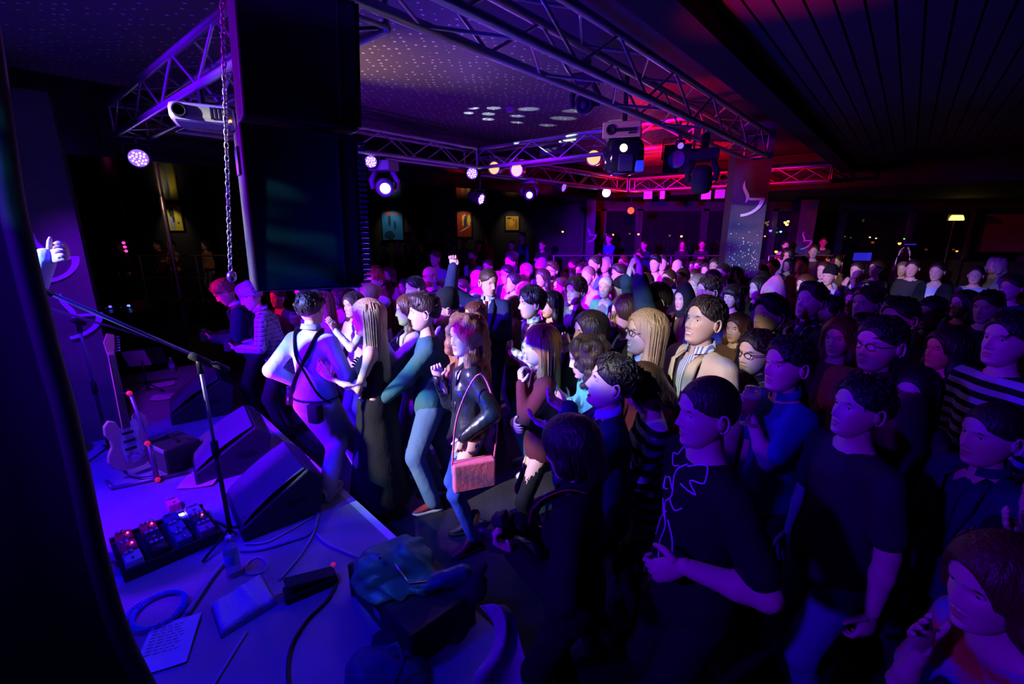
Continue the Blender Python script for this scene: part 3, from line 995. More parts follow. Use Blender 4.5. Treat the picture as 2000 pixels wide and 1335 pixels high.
def pdist(p, X, Y, Z):
    if p[0] == 'e':
        x, y, z = X - p[1][0], Y - p[1][1], Z - p[1][2]
        if p[4] is not None:
            M = p[4]
            x, y, z = (M[0, i] * x + M[1, i] * y + M[2, i] * z for i in range(3))
        r = p[2]
        return (np.sqrt((x / r[0]) ** 2 + (y / r[1]) ** 2 + (z / r[2]) ** 2) - 1) * min(r)
    a, b = p[1], p[2]
    d = b - a
    t = ((X - a[0]) * d[0] + (Y - a[1]) * d[1] + (Z - a[2]) * d[2]) / (d @ d + 1e-9)
    t = np.clip(t, 0, 1)
    return np.sqrt((X - a[0] - t * d[0]) ** 2 + (p[6] * (Y - a[1] - t * d[1])) ** 2 + (Z - a[2] - t * d[2]) ** 2) - (p[3] + (p[4] - p[3]) * t)


EDG = [(0, 1), (2, 3), (4, 5), (6, 7), (0, 2), (1, 3), (4, 6), (5, 7), (0, 4), (1, 5), (2, 6), (3, 7)]
COR = np.array([[i & 1, (i >> 1) & 1, (i >> 2) & 1] for i in range(8)])


def solid(prims, vox, smooth=1):
    add = [p for p in prims if p[0] in 'ec']
    B = [pbox(p) for p in add]
    lo = np.min([b[0] for b in B], axis=0) - 2.5 * vox
    hi = np.max([b[1] for b in B], axis=0) + 2.5 * vox
    n = np.ceil((hi - lo) / vox).astype(int) + 1
    ax = [lo[i] + vox * np.arange(n[i]) for i in range(3)]
    F = np.full(tuple(n), .08)
    for p in prims:
        if p[0] == 'p':
            X, Y, Z = np.meshgrid(*ax, indexing='ij', sparse=True)
            F = np.maximum(F, X * p[1][0] + Y * p[1][1] + Z * p[1][2] - p[2])
            continue
        neg = p[0] == '-'
        q = p[1] if neg else p
        l, h = pbox(q)
        pad = .06
        i0 = np.clip(((l - pad - lo) / vox).astype(int), 0, n - 1)
        i1 = np.clip(((h + pad - lo) / vox).astype(int) + 2, 0, n)
        if np.any(i1 <= i0):
            continue
        sl = tuple(slice(a, b) for a, b in zip(i0, i1))
        X, Y, Z = np.meshgrid(*[ax[i][sl[i]] for i in range(3)], indexing='ij', sparse=True)
        d = pdist(q, X, Y, Z)
        G = F[sl]
        if neg:
            F[sl] = np.maximum(G, -d)
        else:
            k = q[3] if q[0] == 'e' else q[5]
            hh = np.maximum(k - np.abs(G - d), 0) / k
            F[sl] = np.minimum(G, d) - hh * hh * k * .25
    S = F < 0
    c = np.zeros(tuple(n - 1), np.int8)
    for o in COR:
        c += S[o[0]:n[0] - 1 + o[0], o[1]:n[1] - 1 + o[1], o[2]:n[2] - 1 + o[2]]
    act = (c > 0) & (c < 8)
    idx = np.argwhere(act)
    if len(idx) == 0:
        return np.zeros((0, 3)), np.zeros((0, 4), int)
    vid = np.full(tuple(n - 1), -1, np.int64)
    vid[act] = np.arange(len(idx))
    fc = np.stack([F[idx[:, 0] + o[0], idx[:, 1] + o[1], idx[:, 2] + o[2]] for o in COR], 1)
    acc, cnt = np.zeros((len(idx), 3)), np.zeros(len(idx))
    for a, b in EDG:
        f0, f1 = fc[:, a], fc[:, b]
        m = (f0 < 0) != (f1 < 0)
        t = np.where(m, f0 / np.where(m, f0 - f1, 1), 0)
        acc += m[:, None] * (COR[a] + t[:, None] * (COR[b] - COR[a]))
        cnt += m
    V = lo + vox * (idx + acc / cnt[:, None])
    Q = []
    for axx, (u, v) in ((0, (1, 2)), (1, (2, 0)), (2, (0, 1))):
        s0 = [slice(None)] * 3
        s1 = [slice(None)] * 3
        s0[axx], s1[axx] = slice(0, -1), slice(1, None)
        ch = S[tuple(s0)] != S[tuple(s1)]
        e = np.argwhere(ch)
        e = e[(e[:, u] > 0) & (e[:, v] > 0) & (e[:, u] < n[u] - 1) & (e[:, v] < n[v] - 1)]
        ins = S[e[:, 0], e[:, 1], e[:, 2]]
        q = []
        for du, dv in ((1, 1), (0, 1), (0, 0), (1, 0)):
            k = e.copy()
            k[:, u] -= du
            k[:, v] -= dv
            q.append(vid[k[:, 0], k[:, 1], k[:, 2]])
        q = np.stack(q, 1)
        q[~ins] = q[~ins][:, ::-1]
        Q.append(q)
    Q = np.concatenate(Q)
    Q = Q[(Q >= 0).all(1)]
    for _ in range(smooth):
        sm, ct = np.zeros_like(V), np.zeros(len(V))
        for i in range(4):
            a, b = Q[:, i], Q[:, (i + 1) % 4]
            for x, y in ((a, b), (b, a)):
                ct += np.bincount(x, minlength=len(V))
                for j in range(3):
                    sm[:, j] += np.bincount(x, V[y, j], minlength=len(V))
        V = .5 * V + .5 * sm / np.maximum(ct, 1)[:, None]
    return V, Q


# ------------------------------------------------------------------ head
HZ = [-.122, -.118, -.105, -.085, -.065, -.040, -.015, .010, .030, .055, .080, .100, .114, .122, .1255]
HF = [.045, .058, .077, .079, .081, .084, .085, .085, .090, .087, .076, .060, .042, .024, .004]
HB = [.000, -.005, -.018, -.035, -.056, -.073, -.087, -.097, -.102, -.104, -.094, -.078, -.058, -.040, -.014]
HW = [.016, .026, .041, .052, .059, .0655, .070, .0725, .074, .0745, .0665, .0535, .039, .026, .008]


def gs(x, s):
    return np.exp(-(x / s) ** 2)


def head(lod, sex='m', smile=0, wide=1.):
    nl, nz = ((72, 58), (48, 38), (28, 24))[lod]
    zz = np.linspace(-.122, .1255, nz)
    u = np.linspace(-math.pi, math.pi, nl, endpoint=False)
    ph = u - .5 * np.sin(u)

    def it(T):
        y = np.interp(zz, HZ, T)
        p = np.pad(y, 1, mode='edge')
        return .25 * p[:-2] + .5 * p[1:-1] + .25 * p[2:]
    f, b, wd = it(HF), it(HB), it(HW)
    if sex == 'f':
        wd = wd * np.interp(zz, [-.12, -.05, .0, .1], [.86, .93, .97, 1])
    Z, PH = np.meshgrid(zz, ph, indexing='ij')
    f, b, wd = f[:, None], b[:, None], wd[:, None] * wide
    sn, cs = np.sin(PH), np.cos(PH)
    X = wd * np.sign(sn) * np.abs(sn) ** .88
    Y = (f + b) / 2 + (f - b) / 2 * cs
    fr = np.clip(cs, 0, 1) ** .5
    nose = np.interp(zz, [-.060, -.048, -.041, -.033, -.012, .012, .03], [0, 0, .012, .0265, .016, .006, 0])[:, None]
    nw = np.interp(zz, [-.045, -.033, .012], [.0125, .0115, .0075])[:, None]
    k = .85 if sex == 'f' else 1.
    Y = Y + fr * (k * nose * gs(X, nw))
    wing = .007 * gs(np.abs(X) - .0135, .006) * gs(Z + .037, .008)
    sock = -.0105 * gs(np.abs(X) - .031, .015) * gs(Z - .006, .0115)
    brow = (.0035 if sex == 'f' else .0055) * gs(np.abs(X) - .03, .02) * gs(Z - .0255, .008)
    mw = .024 + .006 * (smile > 0)
    op = .010 if smile == 2 else 0.
    lips = .0065 * gs(X, mw * .8) * (gs(Z + .060, .006) + gs(Z + .073 + op, .007))
    mouth = -.005 * gs(X, mw) * gs(Z + .0665 + op / 2, .003 + op / 2)
    phil = -.003 * gs(X, .02) * gs(Z + .088, .006)
    chin = .006 * gs(X, .02) * gs(Z + .105, .012)
    cheek = (.004 + .004 * (smile > 0)) * gs(np.abs(X) - .045, .018) * gs(Z + .028, .018)
    Y = Y + fr * (wing + sock + brow + lips + mouth + phil + chin + cheek)
    V = np.stack([X, Y, Z], -1).reshape(-1, 3)
    Fs, mi = [], []
    for i in range(nz - 1):
        for j in range(nl):
            j2 = (j + 1) % nl
            q = (i * nl + j2, i * nl + j, (i + 1) * nl + j, (i + 1) * nl + j2)
            c = V[list(q)].mean(0)
            m = 0
            if c[1] > .05 and abs(c[0]) < mw:
                lim = 1 - (c[0] / mw) ** 2
                if -.0665 - op - .014 * lim < c[2] < -.0665 + .012 * lim:
                    m = 1
                if smile and abs(c[2] + .0655 + op / 2) < (.0045 + op * .7) * lim:
                    m = 4 if smile == 1 else 5
            Fs.append(q)
            mi.append(m)
    Fs.append(tuple(range(nl)))
    mi.append(0)
    Fs.append(tuple((nz - 1) * nl + j for j in range(nl))[::-1])
    mi.append(0)
    mb = MB()
    mb.v = [tuple(p) for p in V]
    mb.f, mb.m = Fs, mi
    es, er = ((14, 10), (10, 8), (6, 4))[lod]
    for sx in (-1, 1):
        n0 = len(mb.f)
        mb.lathe([(max(.0112 * math.cos(t), 1e-5), .0112 * math.sin(t)) for t in np.linspace(-1.57, 1.57, er + 1)], es,
                 (sx * .031 * wide, .0615, .006), (0, 1, 0), 2)
        for i in range(n0, len(mb.f)):
            c = np.mean([mb.v[q] for q in mb.f[i]], axis=0)
            if c[1] > .0615 + .0088:
                mb.m[i] = 3
        # upper eyelid
        mb.tube([(sx * (.031 + t) * wide, .0705 - 9 * t * t, .0125 - 14 * t * t) for t in np.linspace(-.0145, .0145, 5)],
                [.002, .0042, .0048, .0042, .002], 5, 0)
        # ear
        if lod < 2:
            a = np.linspace(-2.2, 2.4, 11)
            P = [(sx * (.0765 + .013 * max(0, -math.cos(t - .2)) * .8 + .006) * wide, -.012 - .017 * math.cos(t) * -1 * -1, .0 + .03 * math.sin(t)) for t in a]
            P = [(p[0] + sx * .006 * (p[1] < -.012), p[1], p[2] - .003) for p in P]
            mb.tube(P, [.003, .0045, .005, .005, .005, .005, .005, .005, .0048, .0045, .004], 6, 0)
            mb.ell((sx * .0775 * wide, -.010, -.003), (.006, .015, .026), 8, 6, 0)
        else:
            mb.ell((sx * .079 * wide, -.014, -.003), (.009, .018, .03), 6, 4, 0)
    return mb


# ------------------------------------------------------------------ hand
def hand(mb, wrist, d, nrm, right, curl, k=1., lod=1, spread=.0):
    d = np.asarray(d, float) / np.linalg.norm(d)
    nrm = np.asarray(nrm, float)
    nrm = nrm - d * (nrm @ d)
    nrm /= np.linalg.norm(nrm) + 1e-9
    w = np.cross(d, nrm) * (1 if right else -1)
    wrist = np.asarray(wrist, float)
    sg, pr = ((8, 12), (6, 8), (5, 6))[lod]
    P, Rr = [], []
    for t, hw in ((-.02, .024), (0, .026), (.025, .036), (.055, .041), (.085, .040), (.1, .033)):
        P.append(wrist + d * t * k)
        Rr.append(hw * k)
    mb.tube(P, Rr, pr, 0, flat=.42, up=np.cross(w, d))
    for i, (off, L) in enumerate(((.030, .072), (.0105, .081), (-.0095, .075), (-.029, .058))):
        p = wrist + (d * .092 + w * off) * k
        a0 = (.12 + 1.25 * curl) + .05 * i
        dirs, ang = [], a0 * .75
        sp = spread * (1.5 - i)
        for fr_ in (.45, .30, .25):
            dd = d * math.cos(ang) + nrm * math.sin(ang)
            dd = dd + w * sp
            dirs.append(dd / np.linalg.norm(dd) * L * fr_ * k)
            ang += a0
        pts = [p - d * .012 * k, p]
        for q in dirs:
            pts.append(pts[-1] + q)
        mb.tube(pts, np.array([.0098, .0096, .0088, .0080, .0058]) * k, sg, 0)
    p = wrist + (d * .022 + w * .026) * k
    td = d * (.62 - .1 * curl) + w * .72 + nrm * (.25 + .3 * curl)
    td /= np.linalg.norm(td)
    t2 = td + d * (.5 - .2 * curl) - w * (.1 + .5 * curl) + nrm * .3 * curl
    t2 /= np.linalg.norm(t2)
    mb.tube([p - td * .01 * k, p + td * .03 * k, p + td * .045 * k + t2 * .004 * k, p + td * .045 * k + t2 * .034 * k],
            np.array([.0145, .0125, .0105, .0066]) * k, sg, 0)


def ik(s, wr, l1, l2, pole):
    d = wr - s
    L = np.linalg.norm(d)
    mx = (l1 + l2) * .995
    if L > mx:
        wr = s + d / L * mx
        d, L = wr - s, mx
    a = (l1 * l1 - l2 * l2 + L * L) / (2 * L)
    hgt = math.sqrt(max(l1 * l1 - a * a, 0))
    u = d / L
    pl = np.asarray(pole, float)
    pl = pl - u * (pl @ u)
    n = np.linalg.norm(pl)
    pl = pl / n if n > 1e-6 else np.array([0, -1., 0])
    return s + u * a + pl * hgt, wr


# arms: wrist, finger direction, palm normal, curl - for the right arm (x > 0); the left is mirrored
ARM = {
    'down': ((.25, .03, .84), (.0, .12, -1), (-1, .1, 0), .32),
    'clap': ((.060, .33, 1.20), (-.10, .62, .75), (-1, 0, .1), .10),
    'clapl': ((.070, .34, 1.06), (-.10, .75, .6), (-1, .1, .2), .12),
    'claph': ((.060, .30, 1.42), (-.12, .35, .9), (-1, .2, 0), .08),
    'over': ((.085, .14, 1.92), (-.2, .1, 1), (-1, .1, 0), .06),
    'cup': ((.10, .33, 1.20), (-.75, .6, .1), (-.5, -.7, 0), .62),
    'phone': ((.07, .30, 1.22), (-.3, .7, .5), (-.4, -.5, .6), .5),
    'cross': ((-.10, .21, 1.14), (-1, .1, .05), (0, -1, .2), .25),
    'mouth': ((.06, .17, 1.40), (-.3, .1, 1), (-.3, -1, 0), .6),
    'pocket': ((.20, .03, .90), (-.15, .35, -1), (-1, 0, 0), .5),
    'chest': ((.02, .20, 1.20), (-1, .15, .2), (0, -1, 0), .3),
    'fist': ((.22, .12, 1.93), (-.05, .05, 1), (-.2, 1, 0), 1.15),
    'hold': ((.09, .28, 1.12), (-.35, .9, .1), (-.8, .2, .3), .7),
}
SKINS = {'fair': (.72, .47, .36), 'tan': (.62, .38, .27), 'pink': (.75, .45, .36)}
HAIRC = {'black': (.012, .010, .010), 'dark': (.028, .017, .012), 'brown': (.055, .028, .015), 'auburn': (.10, .034, .017), 'ginger': (.33, .15, .045),
         'blond': (.42, .30, .15), 'light': (.24, .155, .075), 'grey': (.35, .34, .34), 'white': (.70, .68, .66)}


def skin_mats(tone):
    c = SKINS[tone]
    return [mat('skin_' + tone, c, .45, bump=(60, .08), spec=.35), mat('lip_' + tone, (c[0] * .75, c[1] * .5, c[2] * .52), .4),
            mat('eye_white', (.75, .74, .72), .15), mat('iris', (.03, .02, .015), .1), mat('teeth', (.8, .78, .72), .25),
            mat('mouth_inside', (.08, .015, .015), .5)]


def hair_mat(c):
    return mat('hair_' + c, HAIRC[c], .42, bump=(90, .5, (1, 1, .12)), spec=.5)


def cloth(name, col, rough=.85, pat=None, sheen=0):
    return mat('cloth_' + name, col, rough, bump=(14, .5, (1, 1, .55)), pat=pat, spec=.2 + sheen)


def rotm(yaw, pitch, roll):
    return np.array(Matrix.Rotation(yaw, 3, 'Z') @ Matrix.Rotation(pitch, 3, 'X') @ Matrix.Rotation(roll, 3, 'Y'))


def hair_geo(style, vox, seed, length=.25):
    rg = np.random.default_rng(seed)
    P = []
    if style in ('buzz', 'short', 'quiff', 'messy', 'side'):
        th = {'buzz': .005, 'short': .011, 'quiff': .014, 'messy': .018, 'side': .013}[style]
        P = [E((0, -.008, .030), (.0775 + th, .099 + th, .0985 + th * 1.2), .01)]
        if style in ('quiff', 'side'):
            P += [E((0, .05, .108), (.06, .055, .03), .03)]
        if style == 'messy':
            for _ in range(26):
                a, b = rg.uniform(-3.14, 3.14), rg.uniform(.1, 1.4)
                P.append(E((.08 * math.sin(a) * math.cos(b), -.008 + .1 * math.cos(a) * math.cos(b), .03 + .105 * math.sin(b)), (.022, .022, .018), .02))
        P += [NEG(E((0, .130, -.025), (.082, .102, .112), .01)), CUT((0, .5, -1), -.004 if style != 'messy' else .012),
              NEG(E((.085, .012, -.02), (.03, .028, .04), .01)), NEG(E((-.085, .012, -.02), (.03, .028, .04), .01))]
    elif style in ('bald', 'tonsure'):
        P = [E((0, -.01, .02), (.0805, .101, .09), .01), NEG(E((0, .03, .10), (.09, .115, .085), .01)), NEG(E((0, .14, -.02), (.1, .115, .12), .01)), CUT((0, .4, -1), .0)]
    elif style == 'beanie':
        P = [E((0, -.012, .045), (.088, .108, .112), .01), E((0, -.045, .12), (.06, .06, .05), .04), CUT((0, .22, -1), -.018)]
    elif style == 'hood':
        P = [E((0, -.02, .02), (.105, .125, .135), .01), C((0, -.05, -.05), (0, -.05, -.14), .10, .11, .05), E((0, -.03, .13), (.04, .05, .06), .05),
             NEG(E((0, .125, -.02), (.072, .11, .115), .01))]
    else:
        th = .016
        P = [E((0, -.010, .030), (.0775 + th, .100 + th, .0985 + th), .01),
             NEG(E((0, .134, -.030), (.080, .112, .112), .01)), CUT((0, .35, -1), .03)]
        if style == 'bangs':
            P.append(E((0, .072, .055), (.066, .026, .034), .02))
            style = 'bob'
        if style in ('long', 'bob', 'curly', 'wavy'):
            L = length
            P += [C((0, -.065, .02), (0, -.085, -L), .088, .075, .04, 1.5)]
            for sx in (-1, 1):
                P += [C((sx * .070, -.010, .04), (sx * .084, .002, -L * .55), .026, .028, .04), C((sx * .084, .0, -L * .5), (sx * .085, -.01, -L * .95), .028, .020, .03)]
        if style == 'pony':
            P += [E((0, -.125, .045), (.03, .03, .03), .03), C((0, -.14, .03), (0, -.135, -.14), .03, .014, .03)]
        if style == 'bun':
            P += [E((0, -.118, .055), (.045, .04, .042), .015)]
        if style in ('curly', 'wavy', 'afro'):
            n = {'curly': 230, 'wavy': 70, 'afro': 90}[style]
            L = length
            for _ in range(n):
                a = rg.uniform(.55, 2 * math.pi - .55)
                z = rg.uniform(-L, .12) if style != 'afro' else rg.uniform(-.06, .13)
                rr = .112 if z < .03 else .112 * math.sqrt(max(.05, 1 - ((z - .03) / .12) ** 2))
                if z < -.05:
                    rr *= 1.15
                    a = rg.uniform(.9, 2 * math.pi - .9)
                s = rg.uniform(.018, .032)
                P.append(E((rr * math.sin(a) * .86, rr * math.cos(a) - .02, z), (s, s, s * 1.1), .012))
    return solid(P, vox, 1)


def locks(mb, style, seed, length, n=70):
    """tapering strands laid over the hair mass"""
    rg = np.random.default_rng(seed)
    for _ in range(n):
        a = rg.uniform(1.3, 2 * math.pi - 1.3)
        ca, sa = math.cos(a), math.sin(a)
        top = rg.uniform(.03, .11)
        el = math.asin(min(1, (top - .02) / .115))
        L = length * rg.uniform(.82, 1.06)
        pts = []
        for t in np.linspace(0, 1, 9):
            if t < .3:
                e = el * (1 - t / .3)
                r_ = math.cos(e)
                p = [.099 * sa * r_, -.010 + .121 * ca * r_, .03 + .12 * math.sin(e)]
            else:
                q = (t - .3) / .7
                p = [(.099 + .012 * q) * sa, -.010 - .01 * q + (.121 - .02 * q) * ca * (1 - .15 * q), .03 - (L + .03) * q]
            if style == 'curly':
                p[0] += .014 * math.sin(9 * t + seed + a * 7)
                p[1] += .014 * math.cos(9 * t + seed + a * 7)
            pts.append(p)
        r0 = rg.uniform(.006, .011)
        mb.tube(pts, r0 * np.array([.5, .9, 1, 1, 1, .95, .85, .6, .2]), 5, 0, flat=.6)


def tufts(mb, style, seed, n):
    """short tapering strands combed over cropped hair"""
    rg = np.random.default_rng(seed + 1)
    th = {'short': .011, 'quiff': .014, 'messy': .018, 'side': .013}[style]
    rr = np.array([.0775 + th, .099 + th, .0985 + th * 1.2])
    c = np.array([0, -.008, .030])
    for _ in range(n):
        a, e = rg.uniform(-math.pi, math.pi), math.asin(rg.uniform(-.1, .98))
        if abs(a) < .75 and e < .80:
            e = rg.uniform(.80, 1.3)
        nrm = np.array([math.sin(a) * math.cos(e), math.cos(a) * math.cos(e), math.sin(e)])
        if nrm[2] < .15 and abs(a) < 1.9:
            continue
        d = np.array([.35 * rg.normal() + .5 * math.sin(a), (.9 if style == 'quiff' or a * a < 1. else -.5) + .4 * rg.normal(), -.55 * (1 - nrm[2]) + .15 * rg.normal()])
        d -= nrm * (d @ nrm)
        d /= np.linalg.norm(d) + 1e-9
        L = rg.uniform(.025, .05) * (1.3 if style == 'messy' else 1.)
        p = c + nrm * rr
        q = [p - nrm * .006, p + d * L * .4 + nrm * .003]
        e2 = (p + d * L - c) / rr
        q.append(c + e2 / np.linalg.norm(e2) * rr * (1.03 + .05 * rg.random()))
        mb.tube(q, [.0055, .005, .001], 4, 0)


PEOPLE = []


def build_person(p):
    h = p.get('h', 1.75)
    sex = p.get('sex', 'm')
    hs = p.get('hs', 1.10) * (.97 if sex == 'f' else 1.) * min(1.03, max(.9, h / 1.72))
    k = (h - .012 - .21 * hs) / 1.545
    W = p.get('w', 1.0) * (1. if sex == 'm' else .9)
    lean, side = rad(p.get('lean', 0)), rad(p.get('side', 0))
    D0 = p.get('dist', 4.)
    lod = 0 if D0 < 2.6 else (1 if D0 < 4.8 else 2)
    tv = min(max(.0125, .0049 * D0), .033)
    # skeleton, forward = +y
    u = np.array([math.sin(side), math.sin(lean), math.cos(lean) * math.cos(side)])
    Pz = np.array([0, -.10 * math.sin(lean), .94]) * k
    sp = lambda a: Pz + u * a * k
    waist, chest, nb = sp(.13), sp(.33), sp(.525)
    sw = .168 * W if sex == 'm' else .158 * W
    tw = rad(p.get('twist', 0))
    tx = np.array([math.cos(tw), math.sin(tw), 0])
    sh = {1: sp(.455) + tx * sw * k, -1: sp(.455) - tx * sw * k}
    hr = rotm(rad(p.get('hyaw', 0)), rad(p.get('hpitch', 0)) - lean * .5, rad(p.get('hroll', 0)))
    ntop = nb + (u * .06 + np.array([0, .022, .02])) * k
    hc = ntop + hr @ (np.array([0, .0, .085]) * hs)
    top = hc[2] + .125 * hs + (.012 if p.get('hair') not in ('bald', 'buzz') else .003)
    # place: head top on the pixel
    x, y = p['px']
    r = ray(x, y)
    fl = p.get('floor', 0.)
    if 'D' in p:
        D = p['D']
        zt = CAMH + r[2] / r[1] * D
        fl = zt - top
        if abs(fl) < .12 and 'floor' not in p:
            # absorb in stature
            pass
        if p.get('fixfloor', True):
            fl = p.get('floor', 0.)
    else:
        D = (top + fl - CAMH) / (r[2] / r[1])
    face = rad(p.get('face', 200))
    fw = np.array([math.cos(face), math.sin(face)])
    rz = math.atan2(-fw[0], fw[1])
    cz, sz = math.cos(rz), math.sin(rz)
    hx = np.array([cz * hc[0] - sz * hc[1], sz * hc[0] + cz * hc[1]])
    X = r[0] / r[1] * D
    loc = np.array([X - hx[0], D - hx[1], fl])
    Rz = np.array([[cz, -sz, 0], [sz, cz, 0], [0, 0, 1]])

    def local(wp):
        return Rz.T @ (np.asarray(wp) - loc)
    # legs
    hips, knees, ank = {}, {}, {}
    st = p.get('stance', .11) * k
    legs = p.get('legs', {})
    for s_ in (-1, 1):
        hips[s_] = Pz + np.array([s_ * .088 * W, 0, -.03]) * k
        a = np.array([s_ * st, -.02 * s_ * k, .085 * k])
        if s_ in legs:
            a = local(legs[s_]) + np.array([0, 0, .085 * k])
        knees[s_], ank[s_] = ik(hips[s_], a, .44 * k, .43 * k, p.get('kpole', (0, 1, 0)))
    # arms
    arms = p.get('arms', 'down')
    if isinstance(arms, str):
        arms = (arms, arms)
    elb, wr, hd = {}, {}, {}
    for s_, sp_ in zip((1, -1), arms):          # right, left
        if isinstance(sp_, str):
            q, d, nn, cu = ARM[sp_]
            jit = RNG.uniform(-.015, .015, 3)
            q = (np.array(q) + jit) * k * np.array([s_, 1, 1])
            q = q + (u - np.array([0, 0, 1])) * max(0, q[2] - .94 * k) * np.array([1, 1, 1])
            d, nn = np.array(d) * np.array([s_, 1, 1]), np.array(nn) * np.array([s_, 1, 1])
        else:
            kind, q, d, nn, cu = sp_
            if kind == 'px':
                q = local(at_d(q[0], q[1], D + q[2]))
                d, nn = Rz.T @ np.asarray(d, float), Rz.T @ np.asarray(nn, float)
            else:
                q = np.array(q) * k
            d, nn = np.asarray(d, float), np.asarray(nn, float)
        pole = (s_ * .5, -.5, -.8) if q[2] < 1.6 * k else (s_ * 1., .35, -.1)
        elb[s_], wr[s_] = ik(sh[s_], q, .285 * k, .255 * k, pole)
        hd[s_] = (d, nn, cu)
    # ---- body surface
    tone = p.get('skin', 'fair')
    sleeve = p.get('sleeve', 'long')
    bare = p.get('top') == 'strapless'
    bw = W * k
    B = [E(chest, np.array([.145, .095, .17]) * bw, .05), E(waist, np.array([.125, .092, .15]) * bw, .05), E(Pz, np.array([.145, .10, .12]) * bw, .05),
         C(sh[-1], sh[1], .048 * k, .048 * k, .05), C(nb - u * .02 * k, ntop + hr @ np.array([0, -.008, .03]), .056 * k * W ** .6, .050 * k * W ** .6, .03),
         C(nb - u * .03 * k, sh[1] * .6 + nb * .4, .05 * k, .04 * k, .04), C(nb - u * .03 * k, sh[-1] * .6 + nb * .4, .05 * k, .04 * k, .04)]
    aw = (.046 if sex == 'm' else .038) * k * (W ** .7)
    for s_ in (-1, 1):
        wd_ = (wr[s_] - elb[s_]) / np.linalg.norm(wr[s_] - elb[s_])
        B += [C(sh[s_], elb[s_], aw * 1.08, aw * .86, .03), C(elb[s_], elb[s_] + wd_ * .09 * k, aw * .86, aw * .88, .02), C(elb[s_] + wd_ * .09 * k, wr[s_], aw * .86, aw * .58, .02),
              C(hips[s_], knees[s_], .078 * k, .052 * k, .03), C(knees[s_], ank[s_], .05 * k, .036 * k, .03)]
    bv = min(max(.016, .0064 * D0), .042)
    if sleeve == 'long':
        bv = min(max(.026, .0095 * D0), .042)
    V, Q = solid(B, bv, 1)
    mb = MB()
    mb.v = [tuple(a) for a in V]
    mb.f = [tuple(a) for a in Q.tolist()]
    mb.m = [0] * len(mb.f)
    hm = head(lod, sex, p.get('smile', 0), p.get('fat', 1.))
    n0 = len(mb.v)
    Hv = (np.array(hm.v) * hs) @ hr.T + hc
    mb.v += [tuple(a) for a in Hv]
    mb.f += [tuple(i + n0 for i in f) for f in hm.f]
    mb.m += hm.m
    for s_ in (-1, 1):
        d, nn, cu = hd[s_]
        hand(mb, wr[s_], d, nn, s_ == 1, cu, k * (1.06 if sex == 'm' else .95), lod, p.get('spread', .03))
    body = mesh('person', mb.v, mb.f, skin_mats(tone), None, True, mb.m)
    body.location = tuple(loc)
    body.rotation_euler = (0, 0, rz)
    tag(body, p['label'], 'person', p.get('group'))
    # ---- hair and brows
    style, hc_ = p.get('hair', 'short'), p.get('hairc', 'dark')
    hv = (.0075, .0105, .018)[lod]
    L = p.get('hlen', .25)
    sd = int(abs(x * 7 + y * 13)) % 9973

    def put(geo, name, m):
        Vv, Qq = geo
        if len(Vv) == 0:
            return None
        return mesh(name, (np.asarray(Vv) * hs) @ hr.T + hc, Qq, m, body, True)
    hmatl = p.get('hatm') or hair_mat(hc_)
    hg = hair_geo(style, hv, sd, L)
    if style in ('long', 'bob', 'curly', 'wavy', 'bangs') and lod < 2:
        m2 = MB()
        m2.v, m2.f = [tuple(a) for a in hg[0]], [tuple(a) for a in hg[1].tolist()]
        locks(m2, 'curly' if style in ('curly', 'wavy') else 'long', sd, L, (90 if style != 'bob' else 50) // (1 + lod))
        hg = (np.array(m2.v), m2.f)
    if style in ('short', 'quiff', 'side', 'messy') and lod < 2:
        m2 = MB()
        m2.v, m2.f = [tuple(a) for a in hg[0]], [tuple(a) for a in hg[1].tolist()]
        tufts(m2, style, sd, 150 if lod == 0 else 70)
        hg = (np.array(m2.v), m2.f)
    ob = put(hg, {'beanie': 'beanie', 'hood': 'hood'}.get(style, 'hair'), hmatl)
    if lod < 2:
        for sx in (-1, 1):
            bb = MB()
            bb.tube([(sx * (.031 + t), .084 - 5 * t * t - (.002 if sex == 'f' else 0), .026 - 8 * t * t + .1 * t) for t in np.linspace(-.017, .017, 5)],
                    [.0015, .003, .0032, .0026, .001], 5)
            put((bb.v, bb.f), 'eyebrow', hair_mat('dark' if hc_ in ('blond', 'light', 'grey', 'white', 'ginger') and lod else hc_ if hc_ not in ('white', 'blond') else 'light'))
    if p.get('beard'):
        g = solid([E((0, .03, -.072), (.064, .062, .055), .01), NEG(E((0, .115, -.045), (.04, .04, .022), .01)), NEG(E((0, .10, -.01), (.09, .06, .038), .01)), CUT((0, -1, -.2), .0)], hv)
        put(g, 'beard', hair_mat(p.get('beard')))
    if p.get('glasses'):
        g = MB()
        for sx in (-1, 1):
            ring = [(sx * .031 + .0225 * math.cos(t), .094 - .35 * abs(.0225 * math.cos(t) * 0), .004 + .016 * math.sin(t)) for t in np.linspace(0, 2 * math.pi, 15)]
            g.tube(ring, .0022, 5)
            g.tube([(sx * .053, .093, .008), (sx * .073, .06, .01), (sx * .079, -.012, .008)], .0022, 5)
        g.tube([(-.009, .095, .006), (0, .098, .008), (.009, .095, .006)], .0018, 5)
        put((g.v, g.f), 'glasses', mat('glasses_frame', (.012, .012, .014), .3))
    # ---- clothes
    topc = p.get('topm') or cloth('grey', (.2, .2, .2))
    kind = p.get('top', 'tee')
    o = {'tee': .010, 'shirt': .013, 'sweater': .018, 'jacket': .026, 'dress': .010, 'strapless': .010, 'hoodie': .026}[kind] * k
    T = [E(chest, np.array([.150, .100, .175]) * bw + o, .06), E(waist + np.array([0, .012 * (W - .85) * 2, 0]), np.array([.132, .098, .15]) * bw * (1 if W < 1.1 else 1.06) + o, .06),
         E(Pz, np.array([.150, .106, .12]) * bw + o, .06), C(sh[-1] - tx * -.01, sh[1] - tx * .01, .044 * k + o * .7, .044 * k + o * .7, .06)]
